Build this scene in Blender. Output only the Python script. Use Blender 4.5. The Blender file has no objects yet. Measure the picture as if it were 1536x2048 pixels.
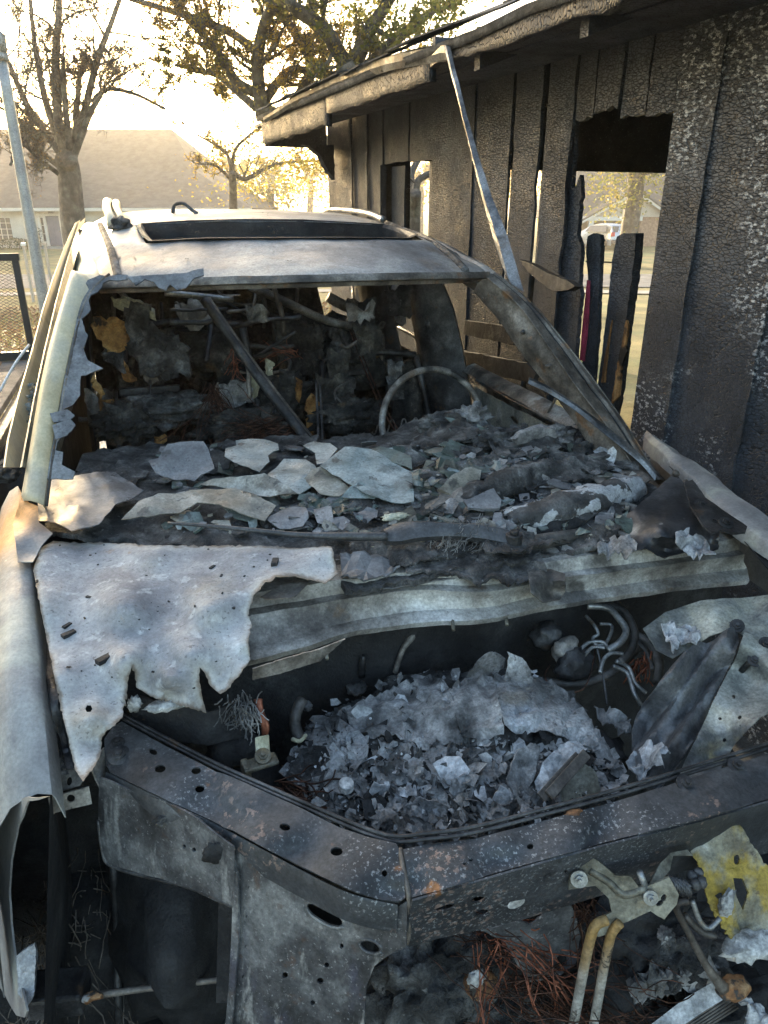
import bpy, bmesh, math, random
from mathutils import Vector, Matrix, noise
from mathutils.geometry import delaunay_2d_cdt
R = math.radians
rnd = random.Random(7)
scene = bpy.context.scene
col = scene.collection

# ---------------------------------------------------------------- camera
FPX, PITCH, CAMZ = 1450.0, R(22.8), 1.72          # focal length in photo pixels (1536 x 2048)
cam = bpy.data.cameras.new('camera')
cam.sensor_fit = 'VERTICAL'; cam.sensor_height = 24.0; cam.lens = 24.0 * FPX / 2048.0
cam.clip_start = 0.02; cam.clip_end = 900
cam_o = bpy.data.objects.new('camera', cam); col.objects.link(cam_o)
cam_o.location = (0, 0, CAMZ); cam_o.rotation_euler = (R(90) - PITCH, 0, 0)
scene.camera = cam_o
# ---------------------------------------------------------------- sky, sun, exposure
SUN_AZ, SUN_EL = R(-23.4), R(8.0)                # azimuth from +Y, negative = to the left
world = bpy.data.worlds.new('World'); scene.world = world; world.use_nodes = True
wn = world.node_tree; wn.nodes.clear()
wo = wn.nodes.new('ShaderNodeOutputWorld'); wb = wn.nodes.new('ShaderNodeBackground')
ws = wn.nodes.new('ShaderNodeTexSky'); ws.sky_type = 'NISHITA'; ws.sun_disc = False
ws.sun_elevation = SUN_EL; ws.sun_rotation = SUN_AZ; ws.altitude = 20
ws.air_density = 1.0; ws.dust_density = 3.6; ws.ozone_density = 1.0
wb.inputs['Strength'].default_value = 0.15
wn.links.new(ws.outputs[0], wb.inputs['Color']); wn.links.new(wb.outputs[0], wo.inputs['Surface'])
sun = bpy.data.lights.new('sun', 'SUN'); sun.energy = 3.6; sun.angle = R(0.55); sun.color = (1.0, 0.80, 0.52)
sun_o = bpy.data.objects.new('sun', sun); col.objects.link(sun_o)
sd = Vector((math.sin(SUN_AZ) * math.cos(SUN_EL), math.cos(SUN_AZ) * math.cos(SUN_EL), math.sin(SUN_EL)))
sun_o.rotation_euler = sd.to_track_quat('Z', 'Y').to_euler()
sun_o.location = (-20, 40, 20)
vs = scene.view_settings
vs.view_transform = 'Standard'; vs.look = 'None'; vs.gamma = 1.0; vs.use_curve_mapping = False
vs.exposure = 2.65
scene.cycles.max_bounces = 6; scene.cycles.volume_bounces = 0
scene.cycles.use_denoising = True
scene.cycles.transparent_max_bounces = 12

# ---------------------------------------------------------------- frames: photo pixel -> point of a real surface
CT, ST = math.cos(PITCH), math.sin(PITCH)
class Frame:
    def __init__(s, o, ang):
        s.o = o; s.a = ang; s.c = math.cos(ang); s.s = math.sin(ang)
        s.cam = s.loc((0, 0, CAMZ))
    def rot(s, x, y): return (x * s.c + y * s.s, -x * s.s + y * s.c)
    def loc(s, p):
        x, y = s.rot(p[0] - s.o[0], p[1] - s.o[1]); return Vector((x, y, p[2]))
    def wld(s, p): return Vector((s.o[0] + p[0] * s.c - p[1] * s.s, s.o[1] + p[0] * s.s + p[1] * s.c, p[2]))
    def ray(s, px, py):
        u = (px - 768) / FPX; v = (1024 - py) / FPX
        x, y = s.rot(u, CT + ST * v); return Vector((x, y, -ST + CT * v))
    def z(s, px, py, z):
        r = s.ray(px, py); return s.cam + r * ((z - s.cam.z) / r.z)
    def x(s, px, py, x):
        r = s.ray(px, py); return s.cam + r * ((x - s.cam.x) / r.x)
    def y(s, px, py, y):
        r = s.ray(px, py); return s.cam + r * ((y - s.cam.y) / r.y)
    def plane(s, p0, n):
        p0 = Vector(p0); n = Vector(n)
        def f(px, py):
            r = s.ray(px, py); return s.cam + r * ((p0 - s.cam).dot(n) / r.dot(n))
        return f
    def plane3(s, a, b, c):
        a, b, c = Vector(a), Vector(b), Vector(c); return s.plane(a, (b - a).cross(c - a))
    def ctrl(s, pts, power=3.0):
        """surface whose height is interpolated from (px, py, z) points"""
        def f(px, py):
            w = zz = 0.0
            for (a, b, z) in pts:
                d = math.hypot(px - a, py - b) + 4.0
                k = d ** -power; w += k; zz += k * z
            return s.z(px, py, zz / w)
        return f
CAR = Frame((-0.02, 1.62), R(18))
SHED = Frame((0.90, 2.81), R(114.1))               # x along the wall away from the viewer, y out of the wall
WLD = Frame((0, 0), 0.0)

# ---------------------------------------------------------------- material helper
def new_mat(name):
    m = bpy.data.materials.new(name); m.use_nodes = True
    nt = m.node_tree; nt.nodes.clear()
    out = nt.nodes.new('ShaderNodeOutputMaterial'); b = nt.nodes.new('ShaderNodeBsdfPrincipled')
    nt.links.new(b.outputs[0], out.inputs['Surface'])
    return m, nt, b
def c4(c): return (c[0], c[1], c[2], 1.0)
def noise_fac(nt, vec, scale, detail=6, rough=0.6, stretch=None, off=0.0, lo=None, hi=None, kind='noise', dist=0.0):
    v = vec
    if stretch or off:
        mp = nt.nodes.new('ShaderNodeMapping'); nt.links.new(vec, mp.inputs['Vector'])
        mp.inputs['Location'].default_value = (off, off * 0.7, off * 1.3)
        mp.inputs['Scale'].default_value = stretch or (1, 1, 1); v = mp.outputs[0]
    if kind == 'noise':
        n = nt.nodes.new('ShaderNodeTexNoise'); n.inputs['Scale'].default_value = scale
        n.inputs['Detail'].default_value = detail; n.inputs['Roughness'].default_value = rough
        n.inputs['Distortion'].default_value = dist
        o = n.outputs['Fac']
    elif kind == 'voro':
        n = nt.nodes.new('ShaderNodeTexVoronoi'); n.feature = 'DISTANCE_TO_EDGE'; n.inputs['Scale'].default_value = scale
        o = n.outputs['Distance']
    elif kind == 'cell':
        n = nt.nodes.new('ShaderNodeTexVoronoi'); n.feature = 'F1'; n.inputs['Scale'].default_value = scale
        o = n.outputs['Distance']
    nt.links.new(v, n.inputs['Vector'])
    if lo is not None:
        mr = nt.nodes.new('ShaderNodeMapRange'); mr.interpolation_type = 'SMOOTHSTEP'
        mr.inputs['From Min'].default_value = lo; mr.inputs['From Max'].default_value = hi
        nt.links.new(o, mr.inputs['Value']); o = mr.outputs[0]
    return o
def math_node(nt, op, a, b):
    n = nt.nodes.new('ShaderNodeMath'); n.operation = op; n.use_clamp = True
    for i, v in enumerate((a, b)):
        if isinstance(v, (int, float)): n.inputs[i].default_value = v
        else: nt.links.new(v, n.inputs[i])
    return n.outputs[0]
def mixc(nt, f, a, b):
    n = nt.nodes.new('ShaderNodeMix'); n.data_type = 'RGBA'
    if isinstance(f, (int, float)): n.inputs[0].default_value = f
    else: nt.links.new(f, n.inputs[0])
    for i, v in ((6, a), (7, b)):
        if isinstance(v, tuple): n.inputs[i].default_value = c4(v)
        else: nt.links.new(v, n.inputs[i])
    return n.outputs[2]
def mat(name, cols, scale=6, layers=(), rough=(0.5, 0.8), metal=0.0, bumps=((60, 0.2),), spec=0.5, coord='Object', detail=8, stretch=None, grain=((170, .45), (48, .30))):
    """cols: list of (pos, rgb) on a fractal noise; layers: dicts of colour patches over it; bumps: (scale, strength[, kind, stretch])"""
    m, nt, b = new_mat(name)
    tc = nt.nodes.new('ShaderNodeTexCoord'); vec = tc.outputs[coord]
    f = noise_fac(nt, vec, scale, detail, 0.62, stretch)
    cr = nt.nodes.new('ShaderNodeValToRGB'); e = cr.color_ramp.elements
    while len(e) < len(cols): e.new(0.5)
    for i, (p, c) in enumerate(cols): e[i].position = p; e[i].color = c4(c)
    ct_ = nt.nodes.new('ShaderNodeMapRange'); ct_.inputs['From Min'].default_value = .24; ct_.inputs['From Max'].default_value = .76
    ct_.inputs['To Min'].default_value = .08; ct_.inputs['To Max'].default_value = .92
    nt.links.new(f, ct_.inputs['Value']); nt.links.new(ct_.outputs[0], cr.inputs[0]); c = cr.outputs[0]
    for L in layers:
        k = L.get('kind', 'noise')
        if k == 'edge':
            ga = nt.nodes.new('ShaderNodeAttribute'); ga.attribute_name = 'edge'
            nz_ = noise_fac(nt, vec, L.get('scale', 30), 5, .65)
            ad = nt.nodes.new('ShaderNodeMath'); ad.operation = 'MULTIPLY_ADD'; nt.links.new(nz_, ad.inputs[0]); ad.inputs[1].default_value = L.get('wob', 30); nt.links.new(ga.outputs['Fac'], ad.inputs[2])
            mr = nt.nodes.new('ShaderNodeMapRange'); mr.interpolation_type = 'SMOOTHSTEP'; mr.inputs['From Min'].default_value = L['r1']; mr.inputs['From Max'].default_value = L['r0']
            nt.links.new(ad.outputs[0], mr.inputs['Value']); fac = mr.outputs[0]
        elif k == 'sph':
            g = nt.nodes.new('ShaderNodeVectorMath'); g.operation = 'DISTANCE'
            nt.links.new(vec, g.inputs[0]); g.inputs[1].default_value = L['c']
            nz = noise_fac(nt, vec, L.get('scale', 20), 5, 0.6)
            ad = nt.nodes.new('ShaderNodeMath'); ad.operation = 'MULTIPLY_ADD'
            nt.links.new(nz, ad.inputs[0]); ad.inputs[1].default_value = L.get('wob', 0.1); nt.links.new(g.outputs['Value'], ad.inputs[2])
            mr = nt.nodes.new('ShaderNodeMapRange'); mr.interpolation_type = 'SMOOTHSTEP'
            mr.inputs['From Min'].default_value = L['r1']; mr.inputs['From Max'].default_value = L['r0']
            nt.links.new(ad.outputs[0], mr.inputs['Value']); fac = mr.outputs[0]
        else:
            fac = noise_fac(nt, vec, L['scale'], L.get('detail', 6), L.get('rough', 0.6), L.get('stretch'), L.get('off', 3.1), L['lo'], L['hi'], k, L.get('dist', 0.0))
            if 'mask' in L:
                ms, ml, mh = L['mask']
                fac = math_node(nt, 'MULTIPLY', fac, noise_fac(nt, vec, ms, 3, 0.5, None, L.get('off', 3.1) + 9, ml, mh))
        if L.get('amt', 1.0) != 1.0: fac = math_node(nt, 'MULTIPLY', fac, L['amt'])
        c = mixc(nt, fac, c, L['col'])
    for gi, (gs, ga) in enumerate(grain):
        gf = noise_fac(nt, vec, gs, 4, .65, None, 2.9 + gi)
        gm = nt.nodes.new('ShaderNodeMapRange'); gm.inputs['From Min'].default_value = .33; gm.inputs['From Max'].default_value = .67
        gm.inputs['To Min'].default_value = .35; gm.inputs['To Max'].default_value = 1.65; nt.links.new(gf, gm.inputs['Value'])
        mx = nt.nodes.new('ShaderNodeMix'); mx.data_type = 'RGBA'; mx.blend_type = 'MULTIPLY'; mx.inputs[0].default_value = ga
        nt.links.new(c, mx.inputs[6]); nt.links.new(gm.outputs[0], mx.inputs[7]); c = mx.outputs[2]
    nt.links.new(c, b.inputs['Base Color'])
    rf = noise_fac(nt, vec, scale * 2.3, 5, 0.6, None, 5.5)
    mr = nt.nodes.new('ShaderNodeMapRange'); mr.inputs['From Min'].default_value = 0.3; mr.inputs['From Max'].default_value = 0.7
    mr.inputs['To Min'].default_value = rough[0]; mr.inputs['To Max'].default_value = rough[1]
    nt.links.new(rf, mr.inputs['Value']); nt.links.new(mr.outputs[0], b.inputs['Roughness'])
    b.inputs['Metallic'].default_value = metal; b.inputs['Specular IOR Level'].default_value = spec
    prev = None
    for bp in bumps:
        kind = bp[2] if len(bp) > 2 else 'noise'; stt = bp[3] if len(bp) > 3 else None
        h = noise_fac(nt, vec, bp[0], 5, 0.6, stt, 1.7, 0.0 if kind == 'voro' else None, 0.12, kind)
        bn = nt.nodes.new('ShaderNodeBump'); bn.inputs['Strength'].default_value = bp[1]
        bn.inputs['Distance'].default_value = bp[4] if len(bp) > 4 else 0.01
        nt.links.new(h, bn.inputs['Height'])
        if prev: nt.links.new(prev, bn.inputs['Normal'])
        prev = bn.outputs[0]
    if prev: nt.links.new(prev, b.inputs['Normal'])
    return m

# ---------------------------------------------------------------- mesh helpers
def link(o, parent=None, label=None, cat=None, group=None, kind=None):
    if o.name not in col.objects: col.objects.link(o)
    if parent is not None: o.parent = parent
    if label: o['label'] = label
    if cat: o['category'] = cat
    if group: o['group'] = group
    if kind: o['kind'] = kind
    return o
def mobj(name, V, F, m, parent=None, smooth=True, **kw):
    me = bpy.data.meshes.new(name); me.from_pydata([tuple(v) for v in V], [], F); me.validate()
    for p in me.polygons: p.use_smooth = smooth
    if isinstance(m, (list, tuple)):
        for k in m: me.materials.append(k)
    elif m: me.materials.append(m)
    o = bpy.data.objects.new(name, me)
    return link(o, parent, **kw)
def empty(name, loc=(0, 0, 0), rz=0.0, label=None, cat=None, group=None):
    o = bpy.data.objects.new(name, None); o.empty_display_size = 0.1
    o.location = loc; o.rotation_euler = (0, 0, rz)
    return link(o, None, label, cat, group)
class MB:
    """collects several shapes of ONE part"""
    def __init__(s): s.V = []; s.F = []; s.mi = []
    def add(s, V, F, mi=0):
        n = len(s.V); s.V += [Vector(v) for v in V]; s.F += [[i + n for i in f] for f in F]; s.mi += [mi] * len(F); return s
    def box(s, c, h, rz=0.0, mi=0, ax=None):
        c = Vector(c); V = []
        if ax: X, Y, Z = [Vector(a).normalized() for a in ax]
        else: X, Y, Z = Vector((math.cos(rz), math.sin(rz), 0)), Vector((-math.sin(rz), math.cos(rz), 0)), Vector((0, 0, 1))
        for k in (-1, 1):
            for j in (-1, 1):
                for i in (-1, 1): V.append(c + X * (i * h[0]) + Y * (j * h[1]) + Z * (k * h[2]))
        return s.add(V, [(0, 2, 3, 1), (4, 5, 7, 6), (0, 1, 5, 4), (2, 6, 7, 3), (0, 4, 6, 2), (1, 3, 7, 5)], mi)
    def tube(s, P, r, n=8, mi=0, caps=True, squash=None):
        V, F = tube_geo(P, r, n, caps, squash); return s.add(V, F, mi)
    def build(s, name, m, parent=None, smooth=True, bevel=0.0, **kw):
        o = mobj(name, s.V, s.F, m, parent, smooth, **kw)
        if isinstance(m, (list, tuple)):
            for p, k in zip(o.data.polygons, s.mi): p.material_index = k
        if bevel: bev(o, bevel)
        return o
def bev(o, w, seg=2):
    b = o.modifiers.new('bevel', 'BEVEL'); b.width = w; b.segments = seg; b.limit_method = 'ANGLE'; b.angle_limit = R(35)
    for p in o.data.polygons: p.use_smooth = False
    return o
def spline(P, n=6):
    P = [Vector(p) for p in P]
    if len(P) < 3: return [P[0].lerp(P[1], i / n) for i in range(n + 1)]
    out = []
    for i in range(len(P) - 1):
        a, b, c, d = P[max(i - 1, 0)], P[i], P[i + 1], P[min(i + 2, len(P) - 1)]
        for k in range(n):
            t = k / n
            out.append(0.5 * ((2 * b) + (c - a) * t + (2 * a - 5 * b + 4 * c - d) * t * t + (3 * b - a - 3 * c + d) * t ** 3))
    return out + [P[-1]]
def tube_geo(P, r, n=8, caps=True, squash=None):
    P = [Vector(p) for p in P]; V = []; F = []
    up = None
    for i, p in enumerate(P):
        t = (P[min(i + 1, len(P) - 1)] - P[max(i - 1, 0)])
        t = t.normalized() if t.length > 1e-9 else Vector((0, 0, 1))
        if up is None: up = t.orthogonal().normalized()
        a = (up - t * up.dot(t)); a = a.normalized() if a.length > 1e-6 else t.orthogonal().normalized()
        up = a; b = t.cross(a)
        rr = r[i] if isinstance(r, (list, tuple)) else r
        for k in range(n):
            w = 2 * math.pi * k / n
            V.append(p + a * (math.cos(w) * rr) + b * (math.sin(w) * rr * (squash or 1)))
    for i in range(len(P) - 1):
        for k in range(n):
            j = (k + 1) % n
            F.append((i * n + k, i * n + j, (i + 1) * n + j, (i + 1) * n + k))
    if caps:
        F.append(tuple(range(n - 1, -1, -1))); F.append(tuple(range((len(P) - 1) * n, len(P) * n)))
    return V, F
def tube(name, P, r, m, parent=None, n=8, sp=6, rough=0.0, **kw):
    if sp: 
        Q = spline(P, sp)
        if isinstance(r, (list, tuple)):
            rr = []
            for i in range(len(Q)):
                t = i / (len(Q) - 1) * (len(r) - 1); k = min(int(t), len(r) - 2); rr.append(r[k] + (r[k + 1] - r[k]) * (t - k))
            r = rr
        P = Q
    V, F = tube_geo(P, r, n)
    if rough: V = [v + Vector((nz(v, 22, 1), nz(v, 22, 2), nz(v, 22, 3))) * rough + Vector((nz(v, 60, 4), nz(v, 60, 5), nz(v, 60, 6))) * rough * .4 for v in V]
    return mobj(name, V, F, m, parent, **kw)
def loft(name, secs, m, parent=None, closed=False, cap=False, smooth=True, thick=0.0, relief=None, es=True, **kw):
    """secs: list of equally long point lists"""
    n = len(secs[0]); V = [Vector(p) for s in secs for p in s]; F = []
    for i in range(len(secs) - 1):
        for k in range(n if closed else n - 1):
            j = (k + 1) % n
            F.append((i * n + k, i * n + j, (i + 1) * n + j, (i + 1) * n + k))
    if cap and closed:
        F.append(tuple(range(n - 1, -1, -1))); F.append(tuple(range((len(secs) - 1) * n, len(secs) * n)))
    if relief:
        V = [v + Vector((nz(v, relief[1], 1), nz(v, relief[1], 2), nz(v, relief[1], 3))) * relief[0] for v in V]
    o = mobj(name, V, F, m, parent, smooth, **kw)
    if thick: solid(o, thick)
    if smooth and es:
        es = o.modifiers.new('split', 'EDGE_SPLIT'); es.split_angle = R(38)
    return o
def solid(o, t, off=-1.0):
    s = o.modifiers.new('solid', 'SOLIDIFY'); s.thickness = t; s.offset = off; return o
def nz(v, scale, seed=0.0):
    return noise.fractal(Vector((v[0] * scale + seed * 7.3, v[1] * scale - seed * 3.1, v[2] * scale + seed)), 1.0, 2.0, 4)
def resec(pts, n):
    """resample a polyline spline to n points"""
    Q = spline(pts, 8); L = [0.0]
    for a, b in zip(Q, Q[1:]): L.append(L[-1] + (b - a).length)
    out = []
    for i in range(n):
        d = L[-1] * i / (n - 1); k = 0
        while k < len(L) - 2 and L[k + 1] < d: k += 1
        out.append(Q[k].lerp(Q[k + 1], (d - L[k]) / max(L[k + 1] - L[k], 1e-9)))
    return out
def inside(p, poly):
    x, y = p; c = False; j = len(poly) - 1
    for i in range(len(poly)):
        if (poly[i][1] > y) != (poly[j][1] > y) and x < (poly[j][0] - poly[i][0]) * (y - poly[i][1]) / (poly[j][1] - poly[i][1]) + poly[i][0]: c = not c
        j = i
    return c
def jagged(poly, amp, step, rg):
    out = []
    for i, a in enumerate(poly):
        b = poly[(i + 1) % len(poly)]; L = math.hypot(b[0] - a[0], b[1] - a[1]); n = max(1, int(L / step))
        nx, ny = (-(b[1] - a[1]) / L, (b[0] - a[0]) / L) if L > 0 else (0, 0)
        for k in range(n):
            t = (k + (rg.uniform(-.35, .35) if k else 0)) / n; d = rg.uniform(-amp, amp) * (rg.random() ** 1.5) * 1.6 if k else rg.uniform(-amp, amp) * .3
            out.append((a[0] + (b[0] - a[0]) * t + nx * d, a[1] + (b[1] - a[1]) * t + ny * d))
    return out
def ell(x, y, rx, ry, rot=0, n=12):
    c, s = math.cos(R(rot)), math.sin(R(rot))
    return [(x + rx * math.cos(2 * math.pi * k / n) * c - ry * math.sin(2 * math.pi * k / n) * s, y + rx * math.cos(2 * math.pi * k / n) * s + ry * math.sin(2 * math.pi * k / n) * c) for k in range(n)]
def sheet(name, outline, mp, m, parent=None, thick=0.0015, step=14, jag=0.0, jstep=7, relief=None, holes=(), seed=1, dz=None, off=-1.0, smooth=True, edge=False, **kw):
    """a torn or cut piece of sheet: outline in photo pixels laid on the surface mp, with real holes and thickness"""
    rg = random.Random(seed)
    poly = jagged(outline, jag, jstep, rg) if jag else list(outline)
    pts = [Vector(p) for p in poly]; n = len(poly); edges = [(i, (i + 1) % n) for i in range(n)]
    for h in holes:
        k = len(pts); pts += [Vector(p) for p in h]; edges += [(k + i, k + (i + 1) % len(h)) for i in range(len(h))]
    xs = [p[0] for p in poly]; ys = [p[1] for p in poly]
    y = min(ys) + step / 2; row = 0
    while y < max(ys):
        x = min(xs) + step * (0.25 + 0.5 * (row % 2))
        while x < max(xs):
            q = (x + rg.uniform(-.2, .2) * step, y + rg.uniform(-.2, .2) * step)
            if inside(q, poly) and not any(inside(q, h) for h in holes): pts.append(Vector(q))
            x += step
        y += step; row += 1
    vs_, es_, fs_, *_ = delaunay_2d_cdt(pts, edges, [], 0, 1e-4)
    F = []
    for f in fs_:
        c = (sum(vs_[i][0] for i in f) / len(f), sum(vs_[i][1] for i in f) / len(f))
        if inside(c, poly) and not any(inside(c, h) for h in holes): F.append(tuple(f))
    V = []
    for v in vs_:
        p = mp(v[0], v[1])
        if relief: p = p + Vector((0, 0, nz(p, relief[1], seed) * relief[0]))
        if dz: p = p + Vector((0, 0, dz(v[0], v[1])))
        V.append(p)
    used = sorted({i for f in F for i in f}); ix = {k: i for i, k in enumerate(used)}
    V = [V[k] for k in used]; F = [tuple(ix[i] for i in f) for f in F]
    # faces turned up / towards the viewer
    F2 = []
    camv = Vector((0, 0, 1))
    for f in F:
        nrm = (V[f[1]] - V[f[0]]).cross(V[f[2]] - V[f[0]])
        F2.append(f)
    o = mobj(name, V, F2, m, parent, smooth, **kw)
    if edge:
        at = o.data.attributes.new('edge', 'FLOAT', 'POINT')
        for i, k in enumerate(used):
            q = vs_[k]; best = 1e9
            for a in range(n):
                p1, p2 = poly[a], poly[(a + 1) % n]; dx, dy = p2[0] - p1[0], p2[1] - p1[1]
                t = max(0, min(1, ((q[0] - p1[0]) * dx + (q[1] - p1[1]) * dy) / (dx * dx + dy * dy + 1e-9)))
                best = min(best, math.hypot(q[0] - p1[0] - t * dx, q[1] - p1[1] - t * dy))
            at.data[i].value = best
    if thick:
        solid(o, thick, off)
        if smooth: o.modifiers.new('split', 'EDGE_SPLIT').split_angle = R(48)
    return o
def lump(name, c, r, m, parent=None, seed=0, amp=0.25, sub=3, fr=2.2, **kw):
    bm = bmesh.new(); bmesh.ops.create_icosphere(bm, subdivisions=sub, radius=1.0)
    r = (r, r, r) if isinstance(r, (int, float)) else r
    for v in bm.verts:
        k = 1 + amp * nz(v.co, fr, seed) + amp * .35 * nz(v.co, fr * 4, seed + 3) + amp * .16 * nz(v.co, fr * 11, seed + 5)
        v.co = Vector((v.co.x * r[0] * k, v.co.y * r[1] * k, v.co.z * r[2] * k)) + Vector(c)
    me = bpy.data.meshes.new(name); bm.to_mesh(me); bm.free(); me.materials.append(m)
    for p in me.polygons: p.use_smooth = True
    return link(bpy.data.objects.new(name, me), parent, **kw)
def frame_of(n):
    n = Vector(n).normalized(); a = n.orthogonal().normalized(); return a, n.cross(a), n
def bolt(parent, p, n, m, r=0.007, h=0.006):
    a, b, n = frame_of(n); p = Vector(p); mb = MB()
    for rr, z0, z1, k in ((r * 1.75, -.002, .0018, 14), (r, .0012, h, 6), (r * .5, h - .001, h + .005, 8)):
        V = [p + n * z + (a * math.cos(2 * math.pi * i / k) + b * math.sin(2 * math.pi * i / k)) * rr for z in (z0, z1) for i in range(k)]
        F = [(i, (i + 1) % k, k + (i + 1) % k, k + i) for i in range(k)] + [tuple(range(k, 2 * k))]
        mb.add(V, F)
    return mb.build('bolt', m, parent, smooth=False)
def flake_geo(mb, p, n, size, rg, mi=0, curl=0.4, thick=0.0):
    """one irregular curled flake of ash or metal"""
    a, b, n = frame_of(n); w = rg.uniform(0, 6.28); a, b = a * math.cos(w) + b * math.sin(w), b * math.cos(w) - a * math.sin(w)
    k = rg.randint(5, 8); asp = rg.uniform(.45, 1.0); cu = rg.uniform(-curl, curl) / size
    V = [p + n * 0]
    for i in range(k):
        t = 2 * math.pi * i / k + rg.uniform(-.3, .3); rr = size * rg.uniform(.5, 1.0)
        x, y = rr * math.cos(t), rr * math.sin(t) * asp
        V.append(p + a * x + b * y + n * (cu * x * x + rg.uniform(-.12, .12) * size))
    mb.add(V, [(0, 1 + i, 1 + (i + 1) % k) for i in range(k)], mi)
def crumple_plate(mb, p, n, size, rg, mi=0, rough=.3, asp=None):
    """one bent, torn plate of crust or skin"""
    a, b, n = frame_of(n); w = rg.uniform(0, 6.28); a, b = a * math.cos(w) + b * math.sin(w), b * math.cos(w) - a * math.sin(w)
    asp = asp or rg.uniform(.5, 1.0); m = 4; sd = rg.uniform(0, 99); cu = rg.uniform(-.5, .5) / size; V = []; keep = {}
    for j in range(m + 1):
        for i in range(m + 1):
            u, v = i / m * 2 - 1, j / m * 2 - 1; x, y = u * size, v * size * asp
            h = cu * x * x + rough * size * nz((u * 1.4, v * 1.4, sd), 1.0) + rough * .35 * size * nz((u * 5, v * 5, sd), 1.0)
            h += rg.uniform(-.10, .10) * size
            V.append(p + a * (x + size * .12 * nz((u * 2, v * 2, sd + 9), 1)) + b * (y + size * .12 * nz((u * 2, v * 2, sd + 5), 1)) + n * h)
            ang = math.atan2(v, u); keep[(i, j)] = math.hypot(u, v) < .95 + .30 * nz((math.cos(ang) * 1.5, math.sin(ang) * 1.5, sd), 1)
    F = []
    for j in range(m):
        for i in range(m):
            q = [(i, j), (i + 1, j), (i + 1, j + 1), (i, j + 1)]; k = [c for c in q if keep[c]]
            if len(k) >= 3: F.append(tuple(c[1] * (m + 1) + c[0] for c in k))
    mb.add(V, F, mi)
def wires(name, starts, m, parent, rg, n, L, r, drop=.6, spread=.05, base=None, dirv=(0, 0, -1), sides=4, **kw):
    """a bundle of bare strands: one part"""
    mb = MB(); d0 = Vector(dirv).normalized()
    for i in range(n):
        p = Vector(rg.choice(starts)) + Vector((rg.gauss(0, spread * .3), rg.gauss(0, spread * .3), rg.gauss(0, spread * .3)))
        d = (d0 + Vector((rg.gauss(0, .35), rg.gauss(0, .35), rg.gauss(0, .25)))).normalized()
        P = [p.copy()]; l = L * rg.uniform(.4, 1.1) / 7
        for k in range(7):
            d = (d + Vector((rg.gauss(0, .22), rg.gauss(0, .22), rg.gauss(0, .2) - drop * .1))).normalized()
            p = p + d * l; P.append(p.copy())
        mb.tube(P, r * rg.uniform(.7, 1.2), sides)
    return mb.build(name, m, parent, **kw)
# ---------------------------------------------------------------- materials
M = {}
G = lambda v, t=(0, 0, 0): (v + t[0], v + t[1], v + t[2])
M['hood'] = mat('burnt hood steel', [(.28, (.20, .197, .205)), (.43, (.27, .267, .275)), (.56, (.345, .342, .345)), (.74, (.46, .457, .45))], 6.5,
    [dict(col=(.50, .51, .515), kind='sph', c=tuple(CAR.z(430, 1310, 1.02)), r0=.05, r1=.22, scale=9, wob=.16, amt=.45), dict(col=(.17, .165, .185), kind='sph', c=tuple(CAR.z(300, 1165, 1.07)), r0=.03, r1=.20, scale=7, wob=.20, amt=.5), dict(col=(.36, .31, .24), kind='sph', c=tuple(CAR.z(170, 1450, .97)), r0=.03, r1=.13, scale=12, wob=.12), dict(col=(.42, .405, .36), kind='sph', c=tuple(CAR.z(110, 1210, 1.05)), r0=.02, r1=.13, scale=9, wob=.14, amt=.35),
     dict(col=(.40, .34, .25), scale=5, lo=.56, hi=.72, off=2.2, amt=.5), dict(col=(.66, .67, .66), scale=30, lo=.56, hi=.66, off=8.1, amt=.5),
     dict(col=(.14, .12, .14), scale=9, lo=.60, hi=.75, off=5.1, amt=.7), dict(col=(.09, .08, .08), scale=150, lo=.60, hi=.66, off=1.0, amt=.6), dict(col=(.30, .20, .12), scale=22, lo=.66, hi=.78, off=6.3, amt=.6), dict(kind='edge', col=(.50, .485, .44), scale=26, wob=46, r0=24, r1=44, amt=.75), dict(kind='edge', col=(.16, .11, .07), scale=34, wob=26, r0=12, r1=22, amt=.8)],
    (.58, .78), .0, ((110, .35, 'noise', None, .005), (420, .4, 'noise', None, .003)), grain=((170, .24), (48, .16)))
M['fender'] = mat('burnt fender steel', [(.30, (.19, .186, .186)), (.5, (.275, .27, .262)), (.7, (.37, .37, .35))], 6,
    [dict(col=(.50, .50, .42), scale=4, lo=.5, hi=.66, off=2.2, amt=.7), dict(col=(.62, .28, .07), kind='sph', c=(-.76, .12, 1.06), r0=.10, r1=.26, scale=9, wob=.12),
     dict(col=(.15, .14, .15), scale=12, lo=.60, hi=.74, off=5.1, amt=.6), dict(col=(.72, .72, .70), scale=30, lo=.64, hi=.76, off=7.1, amt=.5)], (.42, .65), .2, ((120, .2, 'noise', None, .004), (500, .2, 'noise', None, .002)), grain=((170, .22), (48, .14)))
M['pillar'] = mat('scorched cream paint', [(.3, (.46, .38, .23)), (.5, (.58, .50, .33)), (.7, (.48, .43, .33))], 5,
    [dict(col=(.52, .27, .08), kind='sph', c=(-.70, .22, 1.10), r0=.02, r1=.20, scale=8, wob=.10), dict(col=(.33, .32, .30), scale=6, lo=.55, hi=.72, off=1.1, amt=.4),
     dict(col=(.25, .2, .15), scale=45, lo=.66, hi=.74, off=4.4, amt=.6)], (.34, .5), .1, ((150, .12, 'noise', None, .003),), grain=((170, .18), (48, .12)))
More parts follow.
